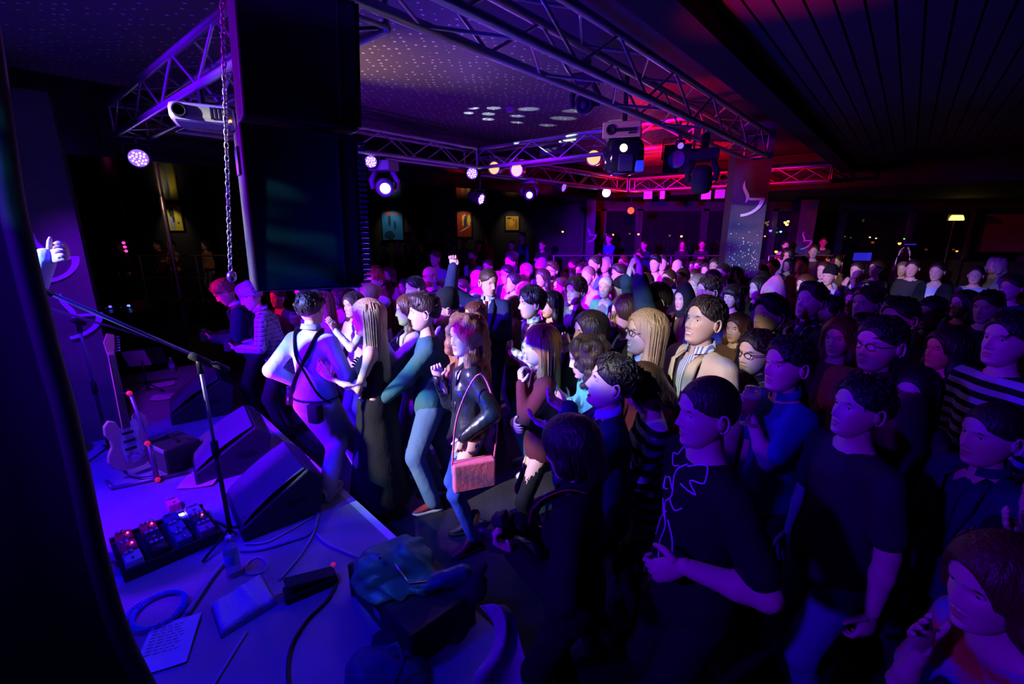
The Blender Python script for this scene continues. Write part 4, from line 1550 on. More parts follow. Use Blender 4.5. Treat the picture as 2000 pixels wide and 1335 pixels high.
    for s_ in (-1, 1):
        T.append(C(nb - u * .045 * k, sh[s_] * .7 + nb * .3 - u * .012 * k, .048 * k + o * .5, .042 * k + o * .6, .04))
        if sex == 'f':
            T.append(E(chest + np.array([s_ * .065, .075, .0]) * k, np.array([.062, .05, .062]) * k + o * .4, .04))
    under = None
    if kind == 'strapless':
        T = [t for t in T if t[0] == 'e']
        T.append(C(Pz, np.array([Pz[0], Pz[1] + .02, .10 * k]), .165 * bw, .26 * k, .06, 1.))
        T.append(CUT((0, 0, 1), chest[2] + .065 * k))
        T.append(CUT((0, 0, -1), -.10 * k))
    else:
        for s_ in (-1, 1):
            ew = aw + o
            if sleeve == 'short':
                e2 = sh[s_] + (elb[s_] - sh[s_]) * .72
                T.append(C(sh[s_], e2, ew * 1.02, ew * 1.12, .03))
            elif sleeve != 'none':
                T.append(C(sh[s_], elb[s_], ew * 1.02, ew, .03))
                e2 = wr[s_] if sleeve == 'long' else elb[s_] + (wr[s_] - elb[s_]) * .45
                T.append(C(elb[s_], e2, ew, ew * .78, .02))
        hem = p.get('hem', .83) * k
        if kind == 'dress':
            T.append(C(Pz, np.array([0, 0, hem]), .16 * bw, .2 * k, .06, 1.3))
        else:
            T.append(C(Pz, np.array([Pz[0], Pz[1], hem - .05]), .150 * bw + o, .155 * bw + o, .06, 1.28))
        T.append(CUT((0, 0, -1), -hem))
        T.append(NEG(C(nb - u * .005 * k, nb + u * .15 * k, .060 * k * W ** .5, .075 * k, .01)))
        if kind == 'jacket':
            # open front: a V from the waist to the collar, with the shirt showing
            vtop, vbot = nb + np.array([0, .10, .0]) * k, sp(.10) + np.array([0, .17, 0]) * k
            T.append(NEG(C(vbot, vtop, .012 * k, .085 * k, .01, .55)))
            under = p.get('underm') or cloth('white', (.75, .75, .78))
    ob = mesh({'tee': 't_shirt', 'shirt': 'shirt', 'sweater': 'sweater', 'jacket': 'jacket', 'dress': 'dress', 'strapless': 'dress', 'hoodie': 'hoodie'}[kind],
              *solid(T, tv, 1), topc, body, True)
    if under:
        o2 = o * .45
        U = [E(chest, np.array([.146, .099, .17]) * bw + o2, .05), E(waist, np.array([.13, .099, .15]) * bw + o2, .05),
             C(nb - u * .045 * k, nb + u * .02 * k, .066 * k, .062 * k, .03), CUT((0, 0, -1), -.95 * k), NEG(C(nb, nb + u * .15 * k, .055 * k, .065 * k, .01))]
        mesh('shirt', *solid(U, tv, 1), under, body, True)
    if kind in ('shirt', 'jacket') and lod < 2 or p.get('collar'):
        cb = MB()
        A = np.linspace(.35, 2 * math.pi - .35, 17)
        rw = .064 * k * W ** .5
        rows = []
        for rr, zz_ in ((rw * 1.0, .00), (rw * .99, .045), (rw * 1.1, .052), (rw * 1.28, .012)):
            rows.append([nb + np.array([math.sin(a) * rr, math.cos(a) * rr * .95 + .006, zz_ * k - .018 * k * math.cos(a) + .008]) for a in A])
        Vc = [q for row in rows for q in row]
        n_ = len(A)
        cb.add(Vc, [(i * n_ + j, i * n_ + j + 1, (i + 1) * n_ + j + 1, (i + 1) * n_ + j) for i in range(3) for j in range(n_ - 1)])
        cb.build('collar', p.get('collarm') or under or topc, body, True)
    if kind == 'jacket' and lod < 2:
        for s_ in (-1, 1):
            lp = MB()
            a, b_, c_ = nb + np.array([s_ * .068, .045, -.0]) * k, chest + np.array([s_ * .092, .112 * W + .016, .10]) * k, sp(.16) + np.array([s_ * .03, .128 * W + .012, 0]) * k
            d_ = chest + np.array([s_ * .05, .118 * W + .018, .03]) * k
            lp.tube([a, (a + b_) / 2 + np.array([0, .03, 0]) * k, (b_ + d_) / 2, c_], np.array([.018, .03, .034, .004]) * k, 6, flat=.22, up=(s_ * .3, 1, 0))
            lp.build('lapel', topc, body, True)
    if p.get('tie'):
        t_ = MB()
        a = nb + np.array([0, .062, -.01]) * k
        m_, b_ = chest + np.array([0, .115 * W + .012, .06]) * k, sp(.12) + np.array([0, .128 * W + .008, 0]) * k
        t_.tube([a, a + (m_ - a) * .15, m_, b_, b_ - u * .04 * k], np.array([.018, .013, .026, .038, .004]) * k, 6, flat=.2, up=(0, 1, 0))
        t_.build('tie', p['tie'], body, True)
    # ---- legs
    if not (kind == 'strapless'):
        lt = p.get('legt', 'trousers')
        lw = {'trousers': 1.12, 'jeans': 1.08, 'leggings': .93, 'baggy': 1.3}[lt]
        Lg = [E(Pz + np.array([0, 0, -.02]) * k, np.array([.150, .112, .12]) * bw + .006, .05), CUT((0, 0, 1), 1.02 * k), CUT((0, 0, -1), -(.075 + (fl if 'legs' not in p else 0) * 0) * k)]
        for s_ in (-1, 1):
            Lg += [C(hips[s_] - np.array([0, 0, .02]), knees[s_], .083 * k * lw * W ** .5, .062 * k * lw, .03), C(knees[s_], ank[s_], .06 * k * lw, (.05 if lw > 1 else .042) * k * lw, .03)]
        mesh(lt if lt != 'baggy' else 'trousers', *solid(Lg, min(.042, max(tv * 1.45, .02)), 1), p.get('legm') or cloth('denim', (.03, .045, .10)), body, True)
    for s_ in (-1, 1):
        so = shoe(p.get('shoe', 'black'), p.get('shoet', 'low'))
        so.parent = body
        so.location = tuple(ank[s_] + np.array([0, 0, -.085 * k]))
        so.rotation_euler = (0, 0, -s_ * rad(9))
        so.scale = (k, k, k)
    return dict(body=body, D=D, loc=loc, wr=wr, elb=elb, sh=sh, hc=hc, hr=hr, hs=hs, k=k, Rz=Rz, rz=rz, nb=nb, chest=chest, Pz=Pz, sp=sp, u=u, ank=ank, hd=hd, W=W)


SHOE = {}
SHOEC = {'black': (.012, .012, .014), 'brown': (.10, .035, .018), 'red': (.30, .03, .04), 'white': (.7, .7, .72), 'grey': (.3, .3, .33)}


def shoe(colour, typ):
    if (colour, typ) not in SHOE:
        mb = MB()
        Y = [-.075, -.06, -.02, .03, .09, .14, .17, .182]
        Wd = [.022, .034, .037, .036, .044, .043, .030, .010]
        Ht = [.085, .10, .105, .085, .06, .048, .038, .02] if typ == 'low' else [.15, .19, .20, .15, .07, .052, .04, .02]
        n = 10
        Vs = []
        for y, wv, hh in zip(Y, Wd, Ht):
            for j in range(n):
                t = 2 * math.pi * j / n - math.pi / 2
                Vs.append((wv * math.cos(t) * (1 if math.sin(t) < .2 else .85), y, max(.022, .022 + (hh - .022) * (.5 + .5 * math.sin(t)))))
        Fs = [(i * n + j, i * n + (j + 1) % n, (i + 1) * n + (j + 1) % n, (i + 1) * n + j) for i in range(len(Y) - 1) for j in range(n)]
        Fs += [tuple(range(n)), tuple((len(Y) - 1) * n + j for j in range(n))[::-1]]
        mb.add(Vs, Fs, 0)
        poly = [(-w_ - .004, y) for y, w_ in zip(Y, Wd)] + [(w_ + .004, y) for y, w_ in zip(Y[::-1], Wd[::-1])]
        mb.prism(poly[::-1], 0, .026, 1)
        o = mb.build('shoe', [mat('shoe_' + colour, SHOEC[colour], .5), mat('shoe_sole_' + ('w' if colour in ('red', 'white', 'grey') else 'd'), (.6, .6, .6) if colour in ('red', 'white', 'grey') else (.02, .02, .02), .6)], None, True)
        SHOE[(colour, typ)] = o.data
        bpy.data.objects.remove(o)
    return link('shoe', SHOE[(colour, typ)])


# ------------------------------------------------------------------ stage gear
SZ = .3
EYAW = math.atan2(ed[1], ed[0])          # direction of the stage edge


def on_stage(x, y, dz=0.):
    return at_h(x, y, SZ + dz)


m_grille = mat('monitor_grille', (.10, .10, .12), .55, bump=(220, .3))
m_cabs = mat('monitor_shell', (.030, .030, .034), .55, bump=(120, .2))


def wedge(label, x, y, s=1., yaw=0., handle=True):
    c = on_stage(x, y)
    t = thing('stage_monitor', label, 'loudspeaker', c, EYAW + yaw)
    # local -y faces the musicians
    prof = [(-.26, 0), (.22, 0), (.27, .27), (.17, .36), (-.26, .09)]
    w_ = .56 * s
    mb = MB()
    n = len(prof)
    V = [(-w_ / 2, a * s, b * s) for a, b in prof] + [(w_ / 2, a * s, b * s) for a, b in prof]
    mb.add(V, [tuple(range(n)), tuple(range(n, 2 * n))[::-1]] + [(i, n + i, n + (i + 1) % n, (i + 1) % n) for i in range(n)])
    mb.build('cabinet', m_cabs, t, bevel=.012)
    nrm = np.array([0, -.27, .43])
    nrm /= np.linalg.norm(nrm)
    a, b = np.array([0, -.245, .112]) * s + nrm * .006, np.array([0, .155, .362]) * s + nrm * .006
    g = MB()
    hw = w_ / 2 - .02
    V = []
    for j in range(9):
        f_ = j / 8
        bow = .02 * math.sin(math.pi * f_)
        q_ = a + (b - a) * f_ + nrm * bow
        V += [(-hw, q_[1], q_[2]), (hw, q_[1], q_[2])]
    g.add(V, [(2 * j, 2 * j + 1, 2 * j + 3, 2 * j + 2) for j in range(8)])
    g.build('grille', m_grille, t, True)
    if handle:
        for sx in (-1, 1):
            MB().box((sx * w_ / 2, .08 * s, .16 * s), (.008, .12, .04)).build('handle', m_black, t)
    MB().box((.1, .245 * s, .12 * s), (.1, .006, .06)).build('socket_plate', m_blackmetal, t)
    return t


wedge('front wedge monitor by the stage edge with blue-lit grille', 540, 990, 1.0, rad(-4))
wedge('middle wedge monitor lit blue behind the microphone stand', 455, 900, 1.05, rad(-8))
wedge('farthest dark wedge monitor with pale dusty top', 398, 800, 1.1, rad(-8))

# ---- guitar on stand
m_wood = mat('guitar_body', (.62, .42, .30), .25, spec=.6)
m_neck = mat('guitar_neck', (.55, .33, .18), .4)
m_chrome = mat('chrome', (.8, .8, .82), .15, 1.)
m_redk = mat('red_knob_glow', (.9, .03, .06), .4, emit=.35, ecol=(1, .02, .1))  # not a lamp: a faint red glow is put into the knob colour


def guitar(label, loc, rot, bodym, L=1.08):
    t = thing('electric_guitar', label, 'guitar', loc, rot=rot)
    f_ = L / 1.08
    half = [(.0, .0), (.07, .005), (.125, .04), (.155, .10), (.145, .16), (.112, .22), (.115, .27), (.14, .33), (.135, .40), (.10, .44), (.06, .42), (.045, .37), (.03, .35)]
    poly = [(x * f_, z * f_) for x, z in half] + [(-x * f_ * .97, z * f_ * (.97 if z > .3 else 1)) for x, z in half[::-1][:-1]]
    M_ = Matrix.Rotation(math.pi / 2, 4, 'X')
    b = MB().prism(poly, -.022, .022, 0, M_).build('body', bodym, t, bevel=.008)
    MB().prism([(x * .62 - .01, z * .8 + .05) for x, z in poly[:12]][::-1] + [(-.03, .36), (-.06, .2), (-.04, .06)], .0225, .025, 0, M_).build('pickguard', mat('pickguard', (.7, .68, .66), .35), t)
    nk = MB().box((0, -.008, .64 * f_), (.052, .026, .60 * f_), taper=.82).build('neck', m_neck, t, bevel=.006)
    MB().box((0, -.026, .63 * f_), (.05, .008, .58 * f_), taper=.82).build('fretboard', mat('fretboard', (.05, .025, .015), .45), nk)
    MB().prism([(-.022, .93), (.02, .93), (.034, 1.0), (.042, 1.07), (.0, 1.085), (-.03, 1.02)], -.004, .010, 0, M_ @ Matrix.Scale(f_, 4)).build('headstock', m_neck, t, bevel=.003)
    for i in range(6):
        MB().lathe([(.006, 0), (.006, .02), (.009, .022), (.009, .034)], 8, (.028 * f_ + .002 * i, -.0, (.945 + i * .021) * f_), (1, 0, 0)).build('tuning_peg', m_chrome, t, True)
    for i in range(6):
        x_ = -.018 + i * .0072
        rod('string', (x_ * 1.1, -.034, .12 * f_), (x_ * .7, -.034, .94 * f_), .0009, m_chrome, t)
    for z in (.17, .235, .30):
        MB().box((0, -.029, z * f_), (.075, .012, .02)).build('pickup', m_black, t, bevel=.003)
    MB().box((0, -.03, .11 * f_), (.08, .016, .035)).build('bridge', m_chrome, t, bevel=.003)
    for i in range(3):
        MB().lathe([(.012, 0), (.011, .014), (.0001, .015)], 10, (.075, -.025, (.09 + .045 * i) * f_), (0, -1, 0)).build('knob', m_chrome, t, True)
    return t


gp = on_stage(264, 925)
guitar('pale wooden electric guitar standing upright on its stand', (gp[0], gp[1], SZ + .055), (rad(-4), rad(2), rad(58)), m_wood, 1.10)
# its stand
sp_ = on_stage(308, 940)
t = thing('guitar_stand', 'blue-lit guitar stand with red knobs beside the pale guitar', 'stand', sp_)
m_stand = mat('stand_metal', (.20, .20, .26), .35, .6)
MB().tube([(0, 0, .02), (-.01, .01, .32)], .018, 8).build('lower_tube', m_stand, t, True)
MB().tube([(-.01, .01, .32), (-.12, .06, .72)], .013, 8).build('upper_tube', m_stand, t, True)
g0 = gp - sp_
MB().tube([(-.12, .06, .72), g0 * .9 + [0.02, 0, .70]], .008, 6).build('neck_arm', m_black, t, True)
MB().tube([(0, 0, .06), g0 * .5 + [0, -.05, .04], g0 + [0, -.06, .03], g0 + [-.06, -.03, .05]], .011, 6).build('cradle', m_stand, t, True)
for pt in ((-.12, .055, .72), (0, -.02, .34), (.02, -.02, .03)):
    MB().ell(pt, (.020, .020, .020), 10, 6).build('knob', m_redk, t, True)
MB().tube([(.16, .12, .015), (-.26, -.12, .015)], .015, 6).build('foot_bar', m_stand, t, True)
MB().tube([(-.26, -.12, .02), (-.38, -.02, .02)], .013, 6).build('side_foot', m_stand, t, True)
gp2 = on_stage(168, 880)
guitar('reddish guitar lying low at the back of the stage', (gp2[0], gp2[1], SZ + .10), (rad(72), rad(0), rad(-58)), mat('red_lacquer', (.5, .08, .10), .25, spec=.6), 1.0)


# ---- microphone stands
def mic_stand(label, base, top, b0, b1, mic=True, white=None):
    t = thing('microphone_stand', label, 'microphone stand', base)
    base = np.asarray(base, float)
    top = np.asarray(top, float) - base
    b0, b1 = np.asarray(b0, float) - base, np.asarray(b1, float) - base
    mid = top * .52
    MB().tube([(0, 0, .03), mid], .0135, 10).build('lower_pole', m_blackmetal, t, True)
    MB().tube([mid, top], .010, 10).build('upper_pole', m_stand if not white else mat('stand_white', (.75, .75, .75), .4), t, True)
    MB().tube([mid - [0, 0, .05], mid + [0, 0, .05]], .021, 10).build('clutch', m_black, t, True)
    for a in (0, 2.09, 4.19):
        MB().tube([(0, 0, .07), (.24 * math.cos(a + .4), .24 * math.sin(a + .4), .012)], .009, 6).build('leg', m_blackmetal, t, True)
    MB().tube([b0, b1], [.0095, .0095], 8).build('boom', m_stand, t, True)
    d = (b1 - b0) / np.linalg.norm(b1 - b0)
    MB().tube([top - d * .05, top + d * .06], .022, 8).build('boom_clamp', m_black, t, True)
    MB().tube([top - [0, 0, .09], top + [0, 0, .01]], .018, 8).build('swivel', m_blackmetal, t, True)
    MB().tube([b1 - d * .10, b1], .018, 8).build('counterweight', m_black, t, True)
    if mic:
        MB().tube([b0 + d * .02, b0 - d * .10], .014, 8).build('microphone_body', m_blackmetal, t, True)
        MB().ell(b0 - d * .13, (.026, .026, .03), 12, 8).build('microphone_head', mat('mic_mesh', (.25, .3, .32), .4, .7, bump=(400, .4)), t, True)
    return t


b_ = on_stage(452, 1048)
tp_ = np.array([b_[0] - .01, b_[1], at_d(374, 700, b_[1])[2]])
mic_stand('near microphone stand with long blue boom arm', b_, tp_, at_d(92, 570, 2.05), at_d(446, 722, 2.75))
b_ = on_stage(216, 886)
tp_ = np.array([b_[0] - .01, b_[1], at_d(152, 628, b_[1])[2]])
mic_stand('far microphone stand behind the guitar with boom', b_, tp_, at_d(78, 597, 3.2), at_d(300, 662, 4.25))

# ---- trumpet on stand
tb = on_stage(215, 790)
tz = at_d(222, 735, tb[1])[2]
t = thing('trumpet', 'dark brass trumpet resting on a peg stand', 'trumpet', (tb[0], tb[1], SZ))
m_brass = mat('brass_dark', (.60, .50, .55), .25, .8)
z0 = tz - SZ
MB().lathe([(.062, z0 - .06), (.045, z0 - .045), (.022, z0 - .02), (.012, z0 + .04), (.009, z0 + .14), (.008, z0 + .25)], 18, (.09, 0, 0)).build('bell', m_brass, t, True)
MB().tube([(.09, 0, z0 + .25), (.08, 0, z0 + .31), (.03, 0, z0 + .335), (-.05, 0, z0 + .33), (-.085, 0, z0 + .28), (-.085, 0, z0 + .05), (-.06, 0, z0), (-.02, 0, z0 - .01), (0, 0, z0 + .03)], .0075, 8).build('tubing', m_brass, t, True)
MB().tube([(-.085, 0, z0 + .28), (-.05, 0, z0 + .37), (.0, 0, z0 + .45)], [.006, .006, .010], 8).build('mouthpiece', m_chrome, t, True)
for i in range(3):
    MB().tube([(-.03 + i * .022, 0, z0 + .06), (-.03 + i * .022, 0, z0 + .2)], .0105, 8).build('valve', m_brass, t, True)
MB().tube([(.09, 0, .02), (.09, 0, z0 - .03)], .008, 6).build('peg', m_blackmetal, t, True)
for a in (0, 2.1, 4.2):
    MB().tube([(.09, 0, .05), (.09 + .14 * math.cos(a), .14 * math.sin(a), .008)], .007, 6).build('peg_leg', m_blackmetal, t, True)

# ---- music stand and sheets
m_paper = mat('paper', (.72, .70, .74), .7)
m_ink = mat('ink', (.05, .05, .08), .7)


def sheet(label, c, w_, h_, rot, lines=0, name='paper_sheet', curl=.01, m=None, cat='paper'):
    t = thing(name, label, cat, c, rot=rot)
    V, n = [], 9
    for j in range(n):
        for i in range(n):
            u_, v_ = i / (n - 1) - .5, j / (n - 1) - .5
            V.append((u_ * w_, v_ * h_, .004 + curl * (u_ * u_ * 2 + .4 * math.sin(v_ * 5 + 1) * .5 + .3)))
    Vt = [(a, b, c_ + .0015) for a, b, c_ in V]
    F1 = [(j * n + i, j * n + i + 1, (j + 1) * n + i + 1, (j + 1) * n + i) for j in range(n - 1) for i in range(n - 1)]
    mesh('sheet', V + Vt, [f_[::-1] for f_ in F1] + [tuple(i + n * n for i in f_) for f_ in F1], m or m_paper, t)
    if lines:
        rg = np.random.default_rng(3)
        ln = MB()
        for i in range(lines):
            y_ = h_ * (.36 - i * .6 / lines)
            x_ = -w_ * .4
            while x_ < w_ * rg.uniform(.0, .3):
                l_ = rg.uniform(.012, .03)
                zz = .0085 + curl * (2 * (x_ / w_) ** 2 + .4 * math.sin(y_ / h_ * 5 + 1) * .5 + .3)
                ln.add([(x_, y_, zz), (x_ + l_, y_ + .002, zz), (x_ + l_, y_ + .006, zz), (x_, y_ + .005, zz)], [(0, 1, 2, 3)])
                x_ += l_ + .008
        o = ln.build('handwriting', m_ink, t)
        o['kind'] = 'stuff'
    return t


c = on_stage(330, 1258, .002)
sheet('white set list with handwritten lines on the stage floor', c, .21, .297, (0, 0, rad(22)), 9)
c = on_stage(290, 765)
t = thing('music_stand', 'low music stand holding violet-lit sheets', 'music stand', c)
MB().tube([(0, 0, .03), (0, 0, .42)], .011, 8).build('pole', m_blackmetal, t, True)
for a in (0, 2.1, 4.2):
    MB().tube([(0, 0, .12), (.2 * math.cos(a), .2 * math.sin(a), .01)], .008, 6).build('leg', m_blackmetal, t, True)
Rm = rotm(rad(25), rad(38), 0)
MB().box((0, 0, .44), (.46, .012, .30), rot=Rm).build('desk', m_blackmetal, t)
sheet('violet-lit open music sheet on the low stand', (c[0] - .02, c[1] - .04, SZ + .44), .22, .29, (rad(128), 0, rad(25)), 0, curl=.004)
for (x, y, lab, rr) in ((322, 776, 'white sheet lying flat left of the farthest monitor', 20), (318, 752, 'second white sheet lying behind the flat one', 35), (392, 940, 'white card leaning by the small amplifier', 12)):
    c = on_stage(x, y, .002)
    sheet(lab, c, .25, .2, (0, 0, rad(rr)), 0, curl=.02)

# small amplifier
c = on_stage(346, 905)
t = thing('amplifier', 'small dark amplifier box behind the guitar stand', 'amplifier', c, rad(-30))
MB().box((0, 0, .11), (.36, .26, .22)).build('case', m_cabs, t, bevel=.012)
MB().box((0, -.132, .10), (.32, .006, .16)).build('grille', m_grille, t)
MB().box((0, -.132, .205), (.32, .008, .03)).build('control_panel', mat('panel_grey', (.4, .4, .42), .4), t)
MB().tube([(-.1, 0, .22), (-.08, 0, .25), (.08, 0, .25), (.1, 0, .22)], .008, 6).build('handle', m_black, t, True)


# ---- bottles
def bottle(label, c, s=1., tint=(.55, .75, .95)):
    t = thing('water_bottle', label, 'bottle', c)
    prof = [(.0001, .004), (.028, .0), (.033, .008), (.033, .05), (.030, .055), (.033, .06), (.033, .14), (.030, .155), (.022, .18), (.012, .195), (.012, .205)]
    MB().lathe([(r * s, z * s) for r, z in prof], 18).build('body', mat('bottle_plastic', tint, .08, spec=.6, trans=.75, ior=1.2), t, True)
    MB().lathe([(.0335 * s, .075 * s), (.0338 * s, .08 * s), (.0338 * s, .125 * s), (.0335 * s, .13 * s)], 18).build('label_band', mat('bottle_label', (.25, .45, .85), .5), t, True)
    MB().lathe([(.014 * s, .203 * s), (.014 * s, .222 * s), (.0001, .224 * s)], 12).build('cap', mat('bottle_cap', (.75, .8, .9), .4), t, True)


bottle('clear water bottle standing by the pedal board', on_stage(458, 1122), 1.15)
bottle('tiny water bottle beside the farthest monitor', on_stage(338, 728), 1.)

# ---- pedal board
pa, pb, pd = on_stage(262, 1160), on_stage(425, 1085), on_stage(240, 1040)
c = (pb + pd) / 2
xd = (pb - pa)
xl = np.linalg.norm(xd)
pyaw = math.atan2(xd[1], xd[0])
t = thing('pedal_board', 'black pedal board packed with effect pedals', 'pedal board', c, pyaw)
yl = .42
xl = .50
tilt = rad(6)
MB().box((0, 0, .035), (xl, yl, .03)).build('base', m_black, t, bevel=.006)
for yy in (-yl / 2, yl / 2):
    MB().box((0, yy, .04), (xl, .02, .06)).build('side_rail', m_blackmetal, t)
pcols = [(.75, .02, .06), (.75, .02, .06), (.05, .06, .22), (.35, .36, .45), (.72, .02, .10), (.02, .02, .03), (.10, .12, .3), (.03, .03, .05), (.5, .5, .6), (.02, .02, .02), (.06, .05, .2), (.3, .05, .25)]
k_ = 0
m_knobw = mat('pedal_knob', (.6, .6, .62), .3, .6)
for j in range(3):
    for i in range(4):
        x_, y_ = -xl / 2 + .065 + i * .122, yl / 2 - .07 - j * .135
        col = pcols[k_]
        bx = MB().box((x_, y_, .075), (.085, .115, .05), taper=.94).build('pedal', mat('pedal_%d' % k_, col, .35, spec=.5), t, bevel=.006)
        for q_ in range(2 + k_ % 2):
            MB().lathe([(.011, .1), (.010, .118), (.0001, .119)], 8, (x_ - .025 + q_ * .025, y_ + .035, 0)).build('knob', m_knobw, bx, True)
        MB().lathe([(.009, .1), (.009, .112), (.0001, .114)], 8, (x_, y_ - .035, 0)).build('footswitch', m_chrome, bx, True)
        if k_ in (0, 1, 4, 7):
            MB().ell((x_ + .02, y_ + .005, .103), (.006, .006, .006), 8, 6).build('indicator', mat('pedal_led', (1, .05, .25), .3, emit=6), bx, True)
        k_ += 1
def single_pedal(label, x, y, col, yaw, glow=None):
    c_ = on_stage(x, y)
    t_ = thing('effect_pedal', label, 'effect pedal', c_, yaw)
    MB().box((0, 0, .03), (.075, .12, .06), taper=.92).build('case', mat('pedal_' + label.split()[0], col, .35), t_, bevel=.006)
    for q_ in (-1, 0, 1):
        MB().lathe([(.010, .06), (.009, .078), (.0001, .079)], 8, (q_ * .022, .035, 0)).build('knob', m_knobw, t_, True)
    MB().lathe([(.009, .06), (.009, .072), (.0001, .074)], 8, (0, -.035, 0)).build('footswitch', m_chrome, t_, True)
    if glow:
        MB().box((-.0, .0, .062), (.06, .03, .006)).build('display', mat('pedal_display', glow, .3, emit=3.5), t_)


single_pedal('pink effect pedal standing behind the pedal board', 340, 992, (.9, .04, .25), pyaw, None)
single_pedal('white glowing tuner pedal behind the pedal board', 352, 1022, (.5, .5, .5), pyaw, (.9, .85, 1.))

# wah pedal
c = on_stage(608, 1150)
t = thing('wah_pedal', 'black rocker pedal with red tip on the open stage floor', 'effect pedal', c, rad(35))
MB().box((0, 0, .025), (.27, .10, .045)).build('base', m_black, t, bevel=.008)
MB().box((0, 0, .075), (.25, .085, .02), rot=rotm(0, 0, rad(10))).build('treadle', mat('treadle_rubber', (.03, .03, .03), .8, bump=(80, .5)), t, bevel=.004)
MB().box((-.15, .0, .03), (.05, .03, .02)).build('plug', m_chrome, t)
MB().ell((.13, .02, .085), (.014, .014, .012), 8, 6).build('red_tip', m_redk, t, True)

# towel
V, Fs = [], []
tc_ = [on_stage(412, 1190), on_stage(512, 1128), on_stage(542, 1180), on_stage(432, 1248)]
n = 22
rg = np.random.default_rng(4)
for j in range(n):
    for i in range(n):
        u_, v_ = i / (n - 1), j / (n - 1)
        p_ = tc_[0] * (1 - u_) * (1 - v_) + tc_[1] * u_ * (1 - v_) + tc_[2] * u_ * v_ + tc_[3] * (1 - u_) * v_
        e_ = min(u_, 1 - u_, v_, 1 - v_)
        z_ = SZ + .002 + .045 * min(1, e_ * 14) ** .5 + .008 * math.sin(u_ * 9 + v_ * 4) * min(1, e_ * 6) + .012 * math.exp(-((u_ - .55 - .1 * v_) / .05) ** 2)
        V.append((p_[0], p_[1], z_))
Fs = [(j * n + i, (j + 1) * n + i, (j + 1) * n + i + 1, j * n + i + 1) for j in range(n - 1) for i in range(n - 1)]
Fs.append(tuple([i for i in range(n)] + [j * n + n - 1 for j in range(1, n)] + [(n - 1) * n + i for i in range(n - 2, -1, -1)] + [j * n for j in range(n - 2, 0, -1)]))
o = mesh('folded_towel', np.array(V) - tc_[0] * [1, 1, 0], Fs, mat('towel_cloth', (.70, .66, .72), .9, bump=(120, .5)))
o.location = (tc_[0][0], tc_[0][1], 0)
tag(o, 'folded white towel on the stage floor by the bottle', 'towel')


# ---- cables
def smooth_path(P, n=8):
    P = [np.asarray(p, float) for p in P]
    out = []
    for i in range(len(P) - 1):
        p0, p1, p2, p3 = P[max(i - 1, 0)], P[i], P[i + 1], P[min(i + 2, len(P) - 1)]
        for t_ in np.linspace(0, 1, n, endpoint=False):
            out.append(.5 * ((2 * p1) + (-p0 + p2) * t_ + (2 * p0 - 5 * p1 + 4 * p2 - p3) * t_ ** 2 + (-p0 + 3 * p1 - 3 * p2 + p3) * t_ ** 3))
    out.append(P[-1])
    return out


m_cable_l = mat('cable_pale', (.45, .42, .55), .45)
m_cable_d = mat('cable_dark', (.012, .012, .015), .45)


def cable(label, pts, r, m, dz=None, name='cable'):
    P = [on_stage(x, y, r + .002) for x, y in pts]
    if dz:
        P = [p + [0, 0, d] for p, d in zip(P, dz)]
    P = smooth_path(P)
    c0 = P[0] * [1, 1, 0] + [0, 0, SZ]
    o = MB().tube(np.array(P) - c0, r, 7).build(name, m, None, True)
    o.location = tuple(c0)
    return tag(o, label, 'cable')


cable('dark cable curving down from the rocker pedal to the bottom edge', [(660, 1130), (640, 1170), (600, 1210), (570, 1260), (562, 1310), (566, 1345)], .008, m_cable_d)
cable('pale cable crossing from monitor to the coats', [(618, 1042), (640, 1062), (672, 1076), (706, 1090)], .007, m_cable_l)
cable('long pale cable from monitor down past the towel', [(622, 1005), (612, 1040), (585, 1085), (545, 1132)], .007, m_cable_l)
cable('thin straight cable reaching the bottom edge', [(482, 1232), (455, 1275), (415, 1340)], .006, m_cable_l)
cable('dark cable below the front monitor', [(470, 1075), (510, 1072), (560, 1058), (605, 1040), (622, 1000)], .009, mat('cable_violet', (.22, .18, .4), .45))
cable('second dark cable along the front monitor foot', [(478, 1062), (520, 1058), (560, 1038), (612, 1008)], .006, m_cable_l)
cable('pale cable looped between two monitors', [(415, 945), (440, 915), (470, 898), (478, 870), (490, 862), (520, 878), (500, 895), (472, 885)], .007, m_cable_l, [0, 0, 0, .02, .03, .03, .02, .0])
cable('small pale cable ring right of the bottle', [(480, 1120), (484, 1098), (505, 1088), (522, 1100), (514, 1116), (486, 1120), (478, 1108)], .005, m_cable_l)
cable('dark hose passing under the bottle toward coiled cord', [(440, 1095), (420, 1118), (390, 1160), (365, 1198)], .014, mat('cable_violet', (.22, .18, .4), .45))
cable('thin cable hanging near the tape of the stage edge', [(545, 880), (570, 905), (590, 900), (612, 893)], .005, m_cable_d)

# coiled spring cord
P, c0 = [], on_stage(308, 1195)
for i in range(1500):
    t_ = i / 1500 * 2 * math.pi * 2.15
    rr_ = .105 + .012 * t_ / 6 + .012 * math.sin(t_ * 1.3)
    a_ = i * .62
    P.append((rr_ * math.cos(t_) + .009 * math.cos(a_) * math.cos(t_), rr_ * 1.0 * math.sin(t_) + .009 * math.cos(a_) * math.sin(t_), .013 + .009 * math.sin(a_) + .012 * (t_ > 6.3)))
o = MB().tube(P, .0028, 4).build('coiled_cord', mat('cord_blue', (.06, .22, .75), .35), None, True)
o.location = tuple(c0)
tag(o, 'blue coiled spring cord in rings on the stage floor', 'cord')

